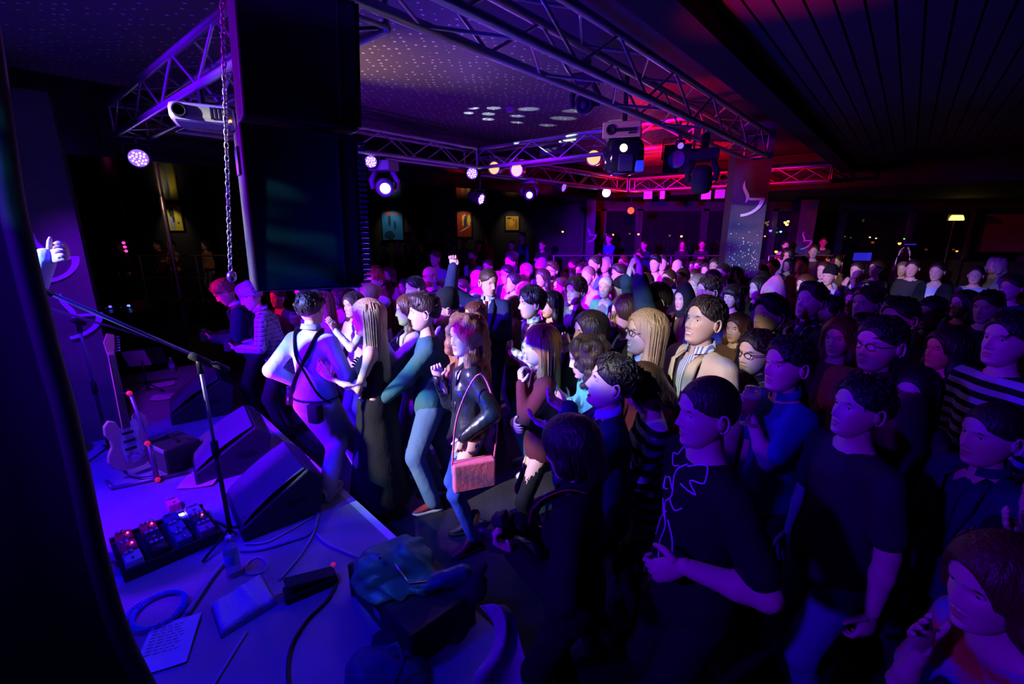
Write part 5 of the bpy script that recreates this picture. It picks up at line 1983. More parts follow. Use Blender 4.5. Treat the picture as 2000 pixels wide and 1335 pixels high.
# ---- black curtain at the left edge of the stage, very near
edge = [(-10, 180), (20, 380), (42, 480), (66, 580), (98, 700), (124, 790), (156, 930), (188, 1080), (232, 1230), (285, 1340)]
P = [at_d(x, y, 1.0) for x, y in edge]
dv = P[-1] - P[-2]
while P[-1][2] > .34:
    P.append(P[-1] + dv * .6)
P[-1] = P[-1] + dv * ((.302 - P[-1][2]) / dv[2])
top_ = P[0] + (P[0] - P[1]) * 3.0
P = [top_] + P
t = thing('stage_curtain', 'black stage curtain pulled aside at the left edge', 'curtain', (P[-1][0], P[-1][1], .3))
V = []
nn = 14
for j, p_ in enumerate(P):
    for i in range(nn):
        u_ = i / (nn - 1)
        V.append((p_[0] - .95 * u_, p_[1] + .04 * math.sin(u_ * 20) - .12 * u_, p_[2]))
V = np.array(V) - np.array([P[-1][0], P[-1][1], .3])
Fs = [(j * nn + i, j * nn + i + 1, (j + 1) * nn + i + 1, (j + 1) * nn + i) for j in range(len(P) - 1) for i in range(nn - 1)]
mesh('drape', V, Fs, mat('curtain_cloth', (.010, .009, .011), .9), t)
hemP = np.array(smooth_path(P, 4)) - np.array([P[-1][0], P[-1][1], .3])
MB().tube(hemP, .022, 10).build('edge_roll', mat('curtain_edge', (.045, .04, .045), .6), t, True)

# ---- coats and bags at the front of the stage
cb_ = at_d(800, 1150, 1.98)
base = np.array([cb_[0], cb_[1], SZ])
t = thing('flight_case', 'black flight case under the heap of coats', 'case', base, EYAW)
MB().box((0, 0, .10), (.62, .36, .19)).build('body', m_cabs, t, bevel=.01)
for sx in (-.3, .3):
    MB().box((sx, 0, .10), (.02, .37, .195)).build('edge_trim', m_blackmetal, t)
MB().box((0, -.182, .1), (.06, .012, .05)).build('latch', m_chrome, t)
m_leather = mat('leather_teal', (.10, .14, .17), .30, bump=(9, .9), spec=.6)


def wrinkle(V, amp, f):
    V = np.asarray(V)
    d = amp * (np.sin(V[:, 0] * f + 3 * np.sin(V[:, 1] * f * .6 + V[:, 2] * f * .5)) + .6 * np.sin(V[:, 2] * f * 1.7 + V[:, 0] * f * 1.1 + 2 * np.sin(V[:, 1] * f)))
    c = V.mean(0)
    n = V - c
    n /= np.linalg.norm(n, axis=1)[:, None] + 1e-9
    return V + n * d[:, None]


def pxd(x, y, d):
    return at_d(x, y, d) - base


J = [C(pxd(730, 1110, 1.98), pxd(800, 1085, 2.05), .10, .10, .05), C(pxd(705, 1190, 1.88), pxd(735, 1110, 1.95), .075, .09, .05), C(pxd(800, 1090, 2.0), pxd(850, 1150, 1.98), .08, .075, .05),
     C(pxd(745, 1180, 1.86), pxd(905, 1120, 1.95), .055, .05, .03), C(pxd(760, 1160, 1.9), pxd(850, 1180, 1.95), .10, .09, .05), C(pxd(700, 1225, 1.80), pxd(770, 1200, 1.84), .05, .06, .03),
     C(pxd(745, 1215, 1.85), pxd(840, 1260, 1.9), .09, .1, .05), CUT((0, 0, -1), -.2)]
Vj, Qj = solid(J, .011, 1)
t = mesh('leather_jacket', wrinkle(Vj, .009, 42), Qj, m_leather)
t.location = tuple(base)
tag(t, 'shiny dark teal leather jacket heaped on the case', 'jacket')
MB().tube([pxd(770, 1100, 1.88), pxd(800, 1140, 1.84), pxd(835, 1135, 1.84)], .006, 6).build('zip', m_chrome, t, True)
MB().ell(pxd(742, 1088, 1.87), (.012, .012, .012), 8, 6).build('button', m_chrome, t, True)
J = [C(pxd(800, 1230, 1.82), pxd(930, 1150, 1.92), .08, .06, .05), C(pxd(860, 1210, 1.88), pxd(945, 1105, 1.95), .05, .025, .03), C(pxd(760, 1270, 1.76), pxd(880, 1300, 1.8), .10, .12, .05), C(pxd(880, 1250, 1.85), pxd(900, 1330, 1.8), .12, .12, .05), CUT((0, 0, -1), -.005)]
Vj, Qj = solid(J, .012, 1)
t = mesh('coat', wrinkle(Vj, .008, 36), Qj, mat('coat_black', (.022, .022, .028), .7, bump=(20, .6)))
t.location = tuple(base)
tag(t, 'black coat slumped over the front of the case', 'coat')
J = [C(pxd(700, 1290, 1.62), pxd(720, 1345, 1.6), .05, .06, .03), C(pxd(760, 1290, 1.6), pxd(745, 1345, 1.56), .035, .03, .02), CUT((0, 0, -1), -.005)]
J = [C(pxd(715, 1300, 1.62), pxd(790, 1310, 1.62), .08, .08, .05), C(pxd(720, 1330, 1.56), pxd(800, 1340, 1.58), .10, .10, .05), CUT((0, 0, -1), -.005)]
Vj, Qj = solid(J, .012, 1)
t = mesh('hand_bag', wrinkle(Vj, .006, 30), Qj, mat('bag_navy', (.05, .06, .16), .5, bump=(20, .6)))
t.location = tuple(base)
tag(t, 'dark soft bag with blue sheen below the coats', 'bag')
MB().tube([pxd(752, 1265, 1.6), pxd(775, 1255, 1.6), pxd(790, 1290, 1.55), pxd(770, 1340, 1.5)], .012, 6, flat=.4).build('strap', mat('bag_navy', (.05, .06, .16), .5), t, True)
# violet scarf hanging at the right of the coats
V, nn, mm = [], 12, 30
rows = [(935, 1180, 985, 1178), (950, 1195, 1003, 1190), (965, 1215, 1010, 1215), (968, 1240, 1012, 1245), (960, 1265, 1020, 1270), (945, 1290, 1030, 1300), (925, 1310, 1035, 1330), (920, 1345, 1040, 1350)]
mm = len(rows)
for j, (xa, ya, xb, yb) in enumerate(rows):
    for i in range(nn):
        u_ = i / (nn - 1)
        d_ = 1.66 - .02 * j + .03 * math.sin(u_ * 7 + j * .6)
        V.append(pxd(xa + (xb - xa) * u_, ya + (yb - ya) * u_, d_))
Fs = [(j * nn + i, (j + 1) * nn + i, (j + 1) * nn + i + 1, j * nn + i + 1) for j in range(mm - 1) for i in range(nn - 1)]
t = mesh('scarf', V, Fs, mat('scarf_violet', (.42, .30, .48), .8, bump=(25, .5)))
t.location = tuple(base)
tag(t, 'pinkish violet scarf trailing down right of the coats', 'scarf')
md = t.modifiers.new('thickness', 'SOLIDIFY')
md.thickness = .008
md = t.modifiers.new('smooth', 'SUBSURF')
md.levels = md.render_levels = 1


# ------------------------------------------------------------------ people
CL = dict(
    black=cloth('black', (.014, .014, .017)), charcoal=cloth('charcoal', (.035, .035, .042)), navy=cloth('navy', (.02, .03, .09)), blue=cloth('blue', (.06, .11, .42)),
    sky=cloth('sky', (.30, .42, .70)), white=cloth('white', (.72, .72, .75)), grey=cloth('grey', (.22, .22, .25)), lilac=cloth('lilac', (.48, .40, .66)), teal=cloth('teal', (.045, .13, .16)),
    aqua=cloth('aqua', (.10, .48, .46), .6), maroon=cloth('maroon', (.10, .018, .035)), red=cloth('red', (.55, .03, .03)), cream=cloth('cream', (.62, .52, .34)), tan=cloth('tan', (.40, .24, .14)),
    pink=cloth('pink', (.65, .28, .38)), brown=cloth('brown', (.14, .07, .045)), green=cloth('green', (.05, .14, .08)), jean=cloth('jean', (.10, .17, .33)), palejean=cloth('palejean', (.42, .46, .58)),
    tealjean=cloth('tealjean', (.05, .22, .32)), bluejean=cloth('bluejean', (.05, .08, .40)), legg=cloth('leggings', (.28, .12, .40)), leather=mat('leather_black', (.02, .022, .025), .35, bump=(12, .6), spec=.6),
    plaid=cloth('plaid_blue', (.72, .78, .85), pat=('plaid', (.04, .10, .30), 15.)), plaidg=cloth('plaid_grey', (.42, .42, .52), pat=('plaid', (.07, .07, .13), 22., (.6, .6, .7))),
    check=cloth('check_violet', (.55, .5, .75), pat=('plaid', (.06, .05, .2), 26.)), stripe=cloth('stripe_bw', (.55, .55, .65), pat=('stripe', (.012, .012, .015), 16.)),
    motley=cloth('motley', (.62, .12, .04), pat=('mottle', (.12, .2, .65), 9.)), vstripe=cloth('vstripe', (.75, .77, .8), pat=('vstripe', (.12, .2, .45), 60.)))
PLACED = [(at_d(1462, 400, 6.35)[:2] + np.array([.05, .2]), .22), (np.array([cb_[0], cb_[1]]), .1)]
STAGE_PT = np.array([-4.3, 2.3])


def look(x, y, h, fl=0., off=0.):
    """facing angle of somebody at that head pixel watching the stage"""
    r = ray(x, y)
    D = max(.8, (h + fl - CAMH) / (r[2] / r[1])) if r[2] < -1e-3 else 12.
    P_ = np.array([r[0] / r[1] * D, D])
    v = STAGE_PT - P_
    return math.degrees(math.atan2(v[1], v[0])) % 360 + off, D


def put_person(**p):
    h = p.get('h', 1.75)
    turn = p.pop('turn', 0)
    r = ray(*p['px'])
    sl, lim = r[2] / r[1], p.pop('shift', .42)
    if 'D' not in p:
        h0 = h - (.06 if (h - CAMH) / sl > 2.5 else .0)
        best = None
        for dd in sorted(np.arange(-lim, lim + .01, .06), key=abs):
            D = (h0 - CAMH) / sl + dd
            hh = CAMH + sl * D
            if D < .6 or D > 10.9 or abs(hh - h0) > .11:
                continue
            P_ = np.array([r[0] / r[1] * D, D])
            gap = min([math.hypot(*(P_ - q)) - rq for q, rq in PLACED] + [9])
            sc_ = min(gap, .46) - abs(dd) * .02
            if best is None or sc_ > best[0] + 1e-6:
                best = (sc_, D, hh)
        if best is None:
            best = (0, min(10.9, (h0 - CAMH) / sl), h0)
        p['h'] = best[2]
        PLACED.append((np.array([r[0] / r[1] * best[1], best[1]]), 0.))
    else:
        if 'floor' not in p and 'lean' not in p:
            p['h'] = CAMH + sl * p['D']
        PLACED.append((np.array([r[0] / r[1] * p['D'], p['D']]), 0.))
    f_, D = look(*p['px'], p['h'], p.get('floor', 0), turn)
    p.setdefault('face', f_)
    p.setdefault('dist', D)
    for kk in ('topm', 'underm', 'legm', 'tie', 'hatm'):
        if isinstance(p.get(kk), str):
            p[kk] = CL[p[kk]]
    p.setdefault('legm', CL['charcoal'] if RNG.random() < .5 else CL['jean'])
    return build_person(p)


def wpos(a, v):
    """person-local point to world"""
    return a['Rz'] @ np.asarray(v, float) + a['loc']


m_clear = mat('clear_glass', (.9, .95, 1.), .04, spec=.6, trans=.95)
m_beer = mat('beer', (.75, .33, .04), .1, trans=.4, ior=1.33)
m_foam = mat('beer_foam', (.85, .8, .7), .7)


def glass(label, c, kind='cup', s=1.):
    t = thing('beer_glass' if kind != 'cup' else 'plastic_cup', label, 'glass' if kind != 'cup' else 'cup', c)
    if kind == 'stem':
        pr = [(.034, 0), (.033, .004), (.006, .008), (.005, .05), (.012, .058), (.033, .075), (.040, .10), (.036, .14), (.030, .175)]
        liq = [(.0001, .062), (.031, .078), (.038, .10), (.0365, .125), (.0001, .126)]
        foam = [(.036, .126), (.035, .136), (.0001, .137)]
    else:
        pr = [(.0001, .001), (.027, 0), (.030, .05), (.036, .12), (.0355, .12), (.029, .05), (.026, .004), (.0001, .004)]
        liq = [(.0001, .005), (.0255, .006), (.0315, .085), (.0001, .086)]
        foam = [(.0315, .086), (.0325, .1), (.0001, .101)]
    MB().lathe([(r * s, z * s) for r, z in pr], 16).build('vessel', m_clear, t, True)
    MB().lathe([(r * s, z * s) for r, z in liq], 16).build('drink', m_beer, t, True)
    MB().lathe([(r * s, z * s) for r, z in foam], 16).build('foam', m_foam, t, True)
    return t


def held(a, side, label, kind='cup', s=1.):
    d, nn, cu = a['hd'][side]
    d = d / np.linalg.norm(d)
    nn = nn - d * (nn @ d)
    nn /= np.linalg.norm(nn)
    c = a['wr'][side] + d * .075 * a['k'] + nn * .046 * a['k']
    c = wpos(a, c)
    z0 = .10 if kind == 'stem' else .06
    return glass(label, c - np.array([0, 0, z0 * s]), kind, s)


def photo_camera(label, c, yaw, pitch=0., s=1.):
    t = thing('camera_body', label, 'camera', c, rot=(pitch, 0, yaw))
    MB().box((0, 0, 0), (.145 * s, .07 * s, .10 * s)).build('body', m_cabs, t, bevel=.012)
    MB().box((0, 0, .06 * s), (.06 * s, .06 * s, .04 * s), taper=.7).build('prism_hump', m_cabs, t, bevel=.006)
    MB().lathe([(.040 * s, 0), (.040 * s, .03), (.043 * s, .035), (.043 * s, .075 * s), (.036 * s, .08 * s), (.034 * s, .07 * s), (.0001, .066 * s)], 18, (0, .03 * s, -.005), (0, 1, 0)).build('lens', m_blackmetal, t, True)
    MB().box((0, -.037 * s, -.005), (.08 * s, .004, .055 * s)).build('screen', mat('camera_screen', (.05, .05, .08), .15), t)
    MB().lathe([(.014 * s, 0), (.013 * s, .012), (.0001, .013)], 10, (.05 * s, 0, .05 * s)).build('dial', m_blackmetal, t, True)
    return t


def phone(label, c, rot):
    t = thing('phone', label, 'phone', c, rot=rot)
    MB().box((0, 0, 0), (.072, .008, .145)).build('case', m_black, t, bevel=.004)
    MB().box((0, -.005, 0), (.064, .002, .13)).build('screen', mat('phone_screen', (.2, .25, .5), .1, emit=.5, ecol=(.3, .35, 1)), t)


# ======== front of the crowd, left
a = put_person(px=(437, 556), h=1.74, lean=16, hpitch=-24, face=206, dist=4.6, hair='short', hairc='light', top='jacket', topm='navy', underm='sky', skin='pink', arms=(('l', (.06, .36, 1.10), (-.6, .8, .1), (-.4, -.3, .9), .6), ('l', (-.08, .36, 1.10), (.5, .8, .1), (.4, -.3, .9), .6)), legm='charcoal', D=4.95,
               label='young photographer in dark suit checking his camera by the stage')
photo_camera('camera held by the young photographer in dark suit', wpos(a, (a['wr'][1] + a['wr'][-1]) / 2 + [0, .10, .03]), a['rz'] + math.pi, 0)
a = put_person(px=(488, 567), h=1.74, lean=14, hpitch=-18, face=200, dist=4.3, hair='short', hairc='grey', smile=1, top='shirt', topm='plaidg', hem=.72, w=1.08, skin='pink', arms=(('l', (.07, .34, 1.08), (-.6, .8, .1), (-.4, -.3, .9), .6), ('l', (-.09, .34, 1.08), (.5, .8, .1), (.4, -.3, .9), .6)), legm='charcoal', D=4.6,
               label='grey-haired photographer in plaid shirt holding camera by the stage')
photo_camera('camera held by the grey-haired photographer in plaid', wpos(a, (a['wr'][1] + a['wr'][-1]) / 2 + [0, .10, .03]), a['rz'] + math.pi, 0)
vest = MB()
vest.tube([wpos(a, a['sh'][-1] + [0.03, .0, .07]), wpos(a, a['chest'] + [-.11, .135, 0]), wpos(a, a['sp'](.02) + [-.14, .12, 0])], [.03, .05, .05], 8, flat=.25)
o = vest.build('camera_strap', CL['black'], None, True)
o.parent = a['body']
o.matrix_parent_inverse = (Matrix.Translation(a['body'].location) @ Matrix.Rotation(a['rz'], 4, 'Z')).inverted()

put_person(px=(540, 560), h=1.78, hair='short', hairc='dark', top='jacket', topm='navy', underm='blue', D=5.6, label='person in blue jacket behind the photographers', dist=5.)

fs = at_h(690, 930, 0)
ks = at_h(645, 985, SZ)
a = put_person(px=(606, 587), h=1.80, lean=3, face=74, dist=3.2, D=3.42, hair='short', hairc='black', top='shirt', topm='sky', hem=.86, legt='baggy', legm='palejean', shoe='grey', arms=(('l', (.22, .26, 1.10), (-.5, .8, .2), (-.6, 0, .6), .6), ('l', (-.30, .10, 1.02), (.4, .7, -.1), (.6, 0, .6), .6)),
               legs={1: np.array([fs[0] + .12, fs[1] - .05, 0]), -1: np.array([ks[0] - .05, ks[1] + .1, SZ])}, kpole=(-.3, 1, 0), hyaw=8, label='man seen from behind in blue shirt with crossed black straps')
b0 = a
for s_ in (1, -1):
    P_ = [a['sh'][s_] * .55 + a['nb'] * .45 + [0, .03, .052], a['sh'][s_] * .6 + a['nb'] * .4 + [0, -.05, .045], a['chest'] + [s_ * .045, -.125, .04], a['chest'] + [-s_ * .035, -.138, -.09], a['sp'](.08) + [-s_ * .12, -.115, 0], a['sp'](.0) + [-s_ * .165, -.04, 0]]
    MB().tube(np.array(smooth_path(P_, 5)), .021, 8, flat=.25, up=(0, 1, 0)).build('strap', CL['black'], a['body'], True)
MB().tube([a['sp'](.02) + [.165 * math.sin(t_), -.0 - .13 * math.cos(t_), 0] for t_ in np.linspace(-2.6, 2.6, 17)], .024, 8, flat=.35).build('belt', CL['black'], a['body'], True)
MB().box(a['sp'](-.06) + [.10, -.14, 0], (.10, .07, .15)).build('lens_pouch', CL['charcoal'], a['body'], bevel=.015)
MB().tube([a['sp'](.10) + [-.17, -.07, 0], a['sp'](-.04) + [-.18, -.08, 0]], .03, 10).build('flash_unit', m_blackmetal, a['body'], True)

a = put_person(px=(628, 568), sex='f', h=1.66, hair='long', hairc='light', hlen=.22, top='sweater', topm='lilac', arms=('clap', ('px', (590, 628, 0), (-.9, 0, .3), (.2, -1, 0), .55)), skin='pink', label='woman in lilac top holding a beer behind the strapped man')
held(a, -1, 'stemmed beer glass raised left of the strapped man', 'stem', 1.2)
a = put_person(px=(590, 552), sex='f', h=1.63, hair='long', hairc='ginger', hlen=.2, top='sweater', topm='maroon', label='woman half hidden under the loudspeaker in dark red', dist=5)
a = put_person(px=(660, 560), sex='f', h=1.64, hair='wavy', hairc='brown', hlen=.15, top='tee', topm='pink', arms='claph', label='woman in pink clapping under the loudspeaker edge', dist=4.8)
a = put_person(px=(687, 569), sex='f', h=1.67, hair='long', hairc='brown', hlen=.24, top='tee', topm='white', smile=1, arms=('cup', 'claph'), turn=18, label='smiling brown-haired woman in white holding a clear cup')
held(a, 1, 'clear plastic cup held by the smiling woman in white')
a = put_person(px=(714, 583), D=3.3, sex='f', h=1.72, hair='long', hairc='blond', hlen=.40, top='strapless', topm='black', sleeve='none', arms='clap', skin='pink', turn=-8, label='long-haired blonde woman in black strapless floor-length dress')
a = put_person(px=(718, 553), sex='f', h=1.72, hair='bun', hairc='blond', top='jacket', topm='black', underm='charcoal', arms='clap', turn=-5, label='blonde woman with tied-back hair in black jacket')
a = put_person(px=(731, 526), h=1.80, hair='short', hairc='ginger', top='shirt', topm='white', skin='pink', arms=('down', ('px', (694, 566, -.25), (-.3, 0, 1), (.6, -.6, 0), .25)), label='ginger man in white shirt and dark vest', dist=4.6)
MB().tube([a['chest'] + [0, 0, .13], a['chest'], a['sp'](.12), a['sp'](-.03)], np.array([.155, .175, .165, .17]) * a['k'], 16, flat=.73).build('vest', CL['maroon'], a['body'], True)
phone('small phone held up in front of the ginger man', wpos(a, a['wr'][-1] + [0, .04, .12]), (0, .2, a['rz']))
a = put_person(px=(795, 574), D=3.85, sex='f', h=1.70, hair='long', hairc='auburn', hlen=.30, top='jacket', topm='lilac', underm='grey', legt='leggings', legm='legg', shoe='white', arms='claph', hem=.84, label='auburn-haired woman in lilac cardigan and violet leggings clapping')
ARM['open'] = ((.10, .38, 1.0), (-.05, 1, -.05), (-.2, -.1, 1), .08)
a = put_person(px=(826, 571), D=3.4, h=1.80, hair='quiff', hairc='dark', top='sweater', topm='teal', legt='baggy', legm='jean', shoe='red', arms='open', turn=-6, label='young man in dark teal sweater wearing red shoes', stance=.13)
a = put_person(px=(866, 569), D=3.75, h=1.76, hair='beanie', hairc='black', hatm=cloth('beanie_black', (.012, .016, .02)), top='hoodie', topm='lilac', arms='pocket', label='man in black beanie and pale hooded top', legm='jean')
a = put_person(px=(906, 613), D=2.9, sex='f', h=1.70, hair='curly', hairc='ginger', hlen=.32, top='jacket', topm='leather', underm='lilac', legt='leggings', legm='bluejean', shoe='brown', shoet='boot', hem=.92, face=200, hyaw=25, hs=1.12,
               arms=(('px', (858, 738, -.06), (-.25, .0, 1), (.3, -1, .0), 1.0), ('l', (-.22, .10, 1.0), (0, .2, -1), (1, 0, 0), .4)), label='woman with big curly ginger hair and black leather jacket')
cg = a
# shoulder bag
t = thing('shoulder_bag', 'pink flap shoulder bag hanging at the curly woman hip', 'bag', wpos(a, np.array([-.24, .04, .60]) * a['k']), a['rz'] + rad(90))
m_bag = mat('bag_pink', (.82, .16, .30), .45, bump=(30, .2))
MB().box((0, 0, .11), (.28, .07, .20)).build('body', m_bag, t, bevel=.012)
fl_ = [(-.14, .21), (.14, .21), (.14, .12), (.10, .06), (.04, .03), (-.04, .03), (-.10, .06), (-.14, .12)]
MB().prism([(x, z) for x, z in fl_], .036, .044, 0, Matrix.Rotation(math.pi / 2, 4, 'X')).build('flap', mat('bag_flap', (.75, .14, .28), .4), t, bevel=.003)
MB().tube(smooth_path([(-.14, 0, .2), (-.16, 0, .5), (-.05, .02, .80), (.10, .02, .55), (.14, 0, .2)], 6), .007, 6, flat=.5).build('strap', m_bag, t, True)

a = put_person(px=(954, 522), D=4.7, h=1.80, hair='buzz', hairc='brown', top='jacket', topm='navy', underm='sky', tie='maroon', face=250, hyaw=55, hpitch=-8, skin='fair',
               arms=(('px', (886, 522, -.05), (.0, .1, 1), (-.2, -1, 0), 1.2), ('l', (-.08, .30, 1.16), (.8, .5, .1), (.4, -.7, 0), .6)), label='young man in blue suit and red tie with raised fist', legm='navy', dist=4.4)
held(a, -1, 'plastic beer cup held by the man in blue suit', 'cup', 1.2)
MB().tube([a['wr'][1] + (a['elb'][1] - a['wr'][1]) * .02, a['wr'][1] + (a['elb'][1] - a['wr'][1]) * .28], .046, 12).build('shirt_cuff', CL['white'], a['body'], True)
a = put_person(px=(924, 573), sex='f', h=1.62, hair='bob', hairc='white', hlen=.08, top='sweater', topm='lilac', label='white-haired woman behind the curly ginger hair')
a = put_person(px=(926, 588), sex='f', h=1.66, hair='long', hairc='auburn', hlen=.32, top='sweater', topm='maroon', arms=('mouth', 'cross'), turn=8, label='woman with straight auburn hair right of the curly woman')
a = put_person(px=(1003, 577), sex='f', h=1.62, hair='bangs', hairc='light', hlen=.10, top='jacket', topm='tan', underm='red', arms=('phone', 'phone'), glasses=1, label='woman with fringe and dark glasses in tan jacket')
a = put_person(px=(1038, 559), D=3.95, h=1.80, hair='messy', hairc='black', top='shirt', topm='plaid', legt='baggy', legm='tealjean', shoe='white', arms=('pocket', 'chest'), turn=-4, label='dark-haired young man in blue and white plaid shirt', hem=.80)
a = put_person(px=(1056, 633), D=2.8, sex='f', h=1.64, hair='long', hairc='ginger', hlen=.30, top='sweater', topm='maroon', legt='leggings', legm='black', shoe='brown', arms=('cross', 'mouth'), turn=0, label='woman in maroon sweater with hand at her mouth')
a = put_person(px=(1125, 541), h=1.80, hair='messy', hairc='brown', top='tee', sleeve='short', topm=cloth('print_tee', (.05, .055, .07), pat=('mottle', (.20, .25, .22), 7.)), arms='cross', turn=12, label='man with shaggy brown hair in printed grey t-shirt')
a = put_person(px=(1152, 606), D=2.95, sex='f', h=1.66, hair='long', hairc='dark', hlen=.30, top='sweater', topm='black', turn=6, arms=(('px', (1108, 690, .06), (-.35, .1, .9), (.3, -.9, .0), .06), ('px', (1114, 694, -.06), (-.35, 0, .9), (.2, .9, .0), .06)), label='woman with long dark hair and pale face in black')
a = put_person(px=(1224, 574), D=3.25, sex='f', h=1.68, hair='bun', hairc='brown', top='sweater', topm='black', smile=2, arms=('claph', ('px', (1197, 648, -.05), (-.1, 0, 1), (.5, -.8, 0), .05)), spread=.10, turn=-10, label='laughing woman in black clapping with open hand')
a = put_person(px=(1146, 653), D=2.6, sex='f', h=1.68, hair='wavy', hairc='brown', hlen=.16, top='shirt', topm='aqua', hpitch=-12, arms=(('px', (1112, 785, .06), (-.75, .1, .6), (.3, -.5, .7), .12), ('px', (1118, 800, -.10), (-.75, 0, .65), (.3, .5, .6), .12)), turn=0, label='wavy-haired woman in bright aqua blouse clapping', dist=2.55)
a = put_person(px=(1196, 690), D=2.05, h=1.74, hair='short', hairc='black', top='jacket', topm='navy', underm='sky', smile=2, hpitch=14, turn=-3,
               arms=(('px', (1110, 800, .12), (-.85, .1, .5), (.5, -.4, .8), .2), ('px', (1082, 838, -.05), (-.9, 0, .45), (.4, .3, .9), .12)), spread=.06, label='man laughing open-mouthed in dark jacket clapping', dist=2.0)
a = put_person(px=(1262, 603), D=2.68, sex='f', h=1.76, hair='long', hairc='blond', hlen=.28, top='jacket', topm='maroon', underm='sky', smile=1, glasses=1, turn=5, hpitch=6, arms='pocket', label='smiling blonde woman with dark glasses', dist=2.5)
a = put_person(px=(1380, 577), D=2.6, h=1.86, hair='short', hairc='dark', top='jacket', topm='cream', underm='vstripe', smile=1, hpitch=12, turn=16, w=1.08, arms='down', label='smiling older man in cream blazer and white shirt', dist=2.5, skin='fair')
a = put_person(px=(1286, 548), h=1.80, hair='buzz', hairc='brown', top='jacket', topm=cloth('dark_green_suit', (.025, .05, .055)), underm='black', hpitch=-14, turn=-20, arms=(('px', (1226, 549, .02), (.15, .0, 1), (1, 0, 0), .06), ('px', (1250, 547, -.12), (-.10, 0, 1), (-1, -.1, 0), .06)), D=3.35, label='man with cropped hair clapping overhead in dark suit', dist=3.6)
MB().lathe([(.030, -.012), (.034, 0), (.030, .012)], 14, a['wr'][-1] + (a['elb'][-1] - a['wr'][-1]) * .08, a['elb'][-1] - a['wr'][-1]).build('wrist_watch', m_chrome, a['body'], True)
a = put_person(px=(1258, 704), sex='f', D=2.2, hair='bob', hairc='brown', hlen=.10, top='dress', topm='stripe', hem=.60, hpitch=-35, arms='phone', legm='black', legt='leggings', label='woman with bowed brown hair in striped dress', dist=2.1)
a = put_person(px=(1115, 812), sex='f', h=1.58, hair='bob', hlen=.07, hairc='dark', top='jacket', topm='black', underm='black', hpitch=-14, turn=-15, legm='black', arms=(('px', (1010, 1020, .0), (-.5, .0, -.3), (.2, -.6, -.3), .6), ('px', (1005, 1075, -.15), (-.6, 0, .35), (.3, .3, .8), .7)), hs=1.1, label='dark-haired person in black with a camera strap in foreground', dist=1.5)
# camera strap with printed letters
s0, s1 = a['nb'] + np.array([-.05, .055, .015]), a['chest'] + np.array([-.10, .15, -.05])
P_ = smooth_path([a['nb'] + [-.06, -.06, .03], a['nb'] + [-.085, .02, .035], a['chest'] + [-.085, .135, .11], a['chest'] + [-.07, .165, -.03], (a['wr'][1] + a['wr'][-1]) / 2 + [0, -.02, .05]], 6)
st_ = MB().tube(P_, .019, 8, flat=.18, up=(0, 1, .3)).build('camera_strap', CL['black'], a['body'], True)
MB().tube([np.array(q_) + [-.017, .006, .006] for q_ in P_], .0022, 5).build('strap_piping', mat('strap_red', (.8, .04, .05), .5), st_, True)
MB().tube([np.array(q_) + [.017, .010, .0] for q_ in P_], .0022, 5).build('strap_piping', mat('strap_red', (.8, .04, .05), .5), st_, True)
i0_, i1_ = 7, 15
q0, q1 = np.array(P_[i0_]), np.array(P_[i1_])
fc = bpy.data.curves.new('strap_lettering', 'FONT')
fc.body, fc.size, fc.extrude, fc.align_x = 'EOS 5D', .030, .0006, 'CENTER'
fo = bpy.data.objects.new('strap_lettering', fc)
COL.objects.link(fo)
tm = bpy.data.meshes.new_from_object(fo.evaluated_get(bpy.context.evaluated_depsgraph_get()))
bpy.data.objects.remove(fo)
tm.materials.append(mat('strap_white', (.75, .75, .8), .5))
fo = link('strap_lettering', tm, st_)
ex_ = (q0 - q1) / np.linalg.norm(q0 - q1)
ez_ = np.array([-.45, .75, .5])
ez_ = ez_ - ex_ * (ez_ @ ex_)
ez_ /= np.linalg.norm(ez_)
ey_ = np.cross(ez_, ex_)
cm_ = np.array(P_[11]) + ez_ * .0065 - ey_ * .010
fo.matrix_basis = Matrix(((ex_[0], ey_[0], ez_[0], cm_[0]), (ex_[1], ey_[1], ez_[1], cm_[1]), (ex_[2], ey_[2], ez_[2], cm_[2]), (0, 0, 0, 1)))
photo_camera('black camera hanging in the foreground person hands', wpos(a, (a['wr'][1] + a['wr'][-1]) / 2 + [0, .06, .0]), a['rz'], rad(-10), .95)
cam_p = a

a = put_person(px=(1388, 733), D=1.48, h=1.82, hair='buzz', hairc='dark', top='tee', sleeve='short', w=1.16, fat=1.06, topm='black', skin='pink', turn=14, arms=('down', ('px', (1335, 1105, -.22), (-.75, .25, -.4), (.2, .9, -.2), .75)), legm='black', hs=1.0, label='heavy-set man in black t-shirt with white drawing', dist=1.4)
# white line drawing on the tee
m_prt = mat('white_print', (.75, .72, .8), .6)
dr = [[(.02, .30), (-.02, .24), (.02, .18), (-.01, .10), (.03, .04), (.0, -.04), (.02, -.12), (-.01, -.2)], [(.0, .26), (.05, .24), (.10, .27), (.07, .22), (.11, .20), (.06, .18), (.02, .20)], [(-.02, .22), (-.07, .25), (-.11, .21), (-.06, .19), (-.1, .16), (-.03, .16)],
      [(.03, .10), (.07, .08), (.1, .11), (.09, .06)], [(.01, .02), (.05, -.04), (.08, -.12), (.12, -.17), (.15, -.18)], [(-.01, .0), (-.05, -.05), (-.07, -.13), (-.11, -.17)], [(0, -.02), (.03, .0), (.06, .04)], [(0, .08), (-.04, .06), (-.07, .09)], [(0, .12), (.04, .14), (.07, .12)]]
tee = [c for c in a['body'].children if c.name.startswith('t_shirt')][0]
dg = bpy.context.evaluated_depsgraph_get()
dp = MB()
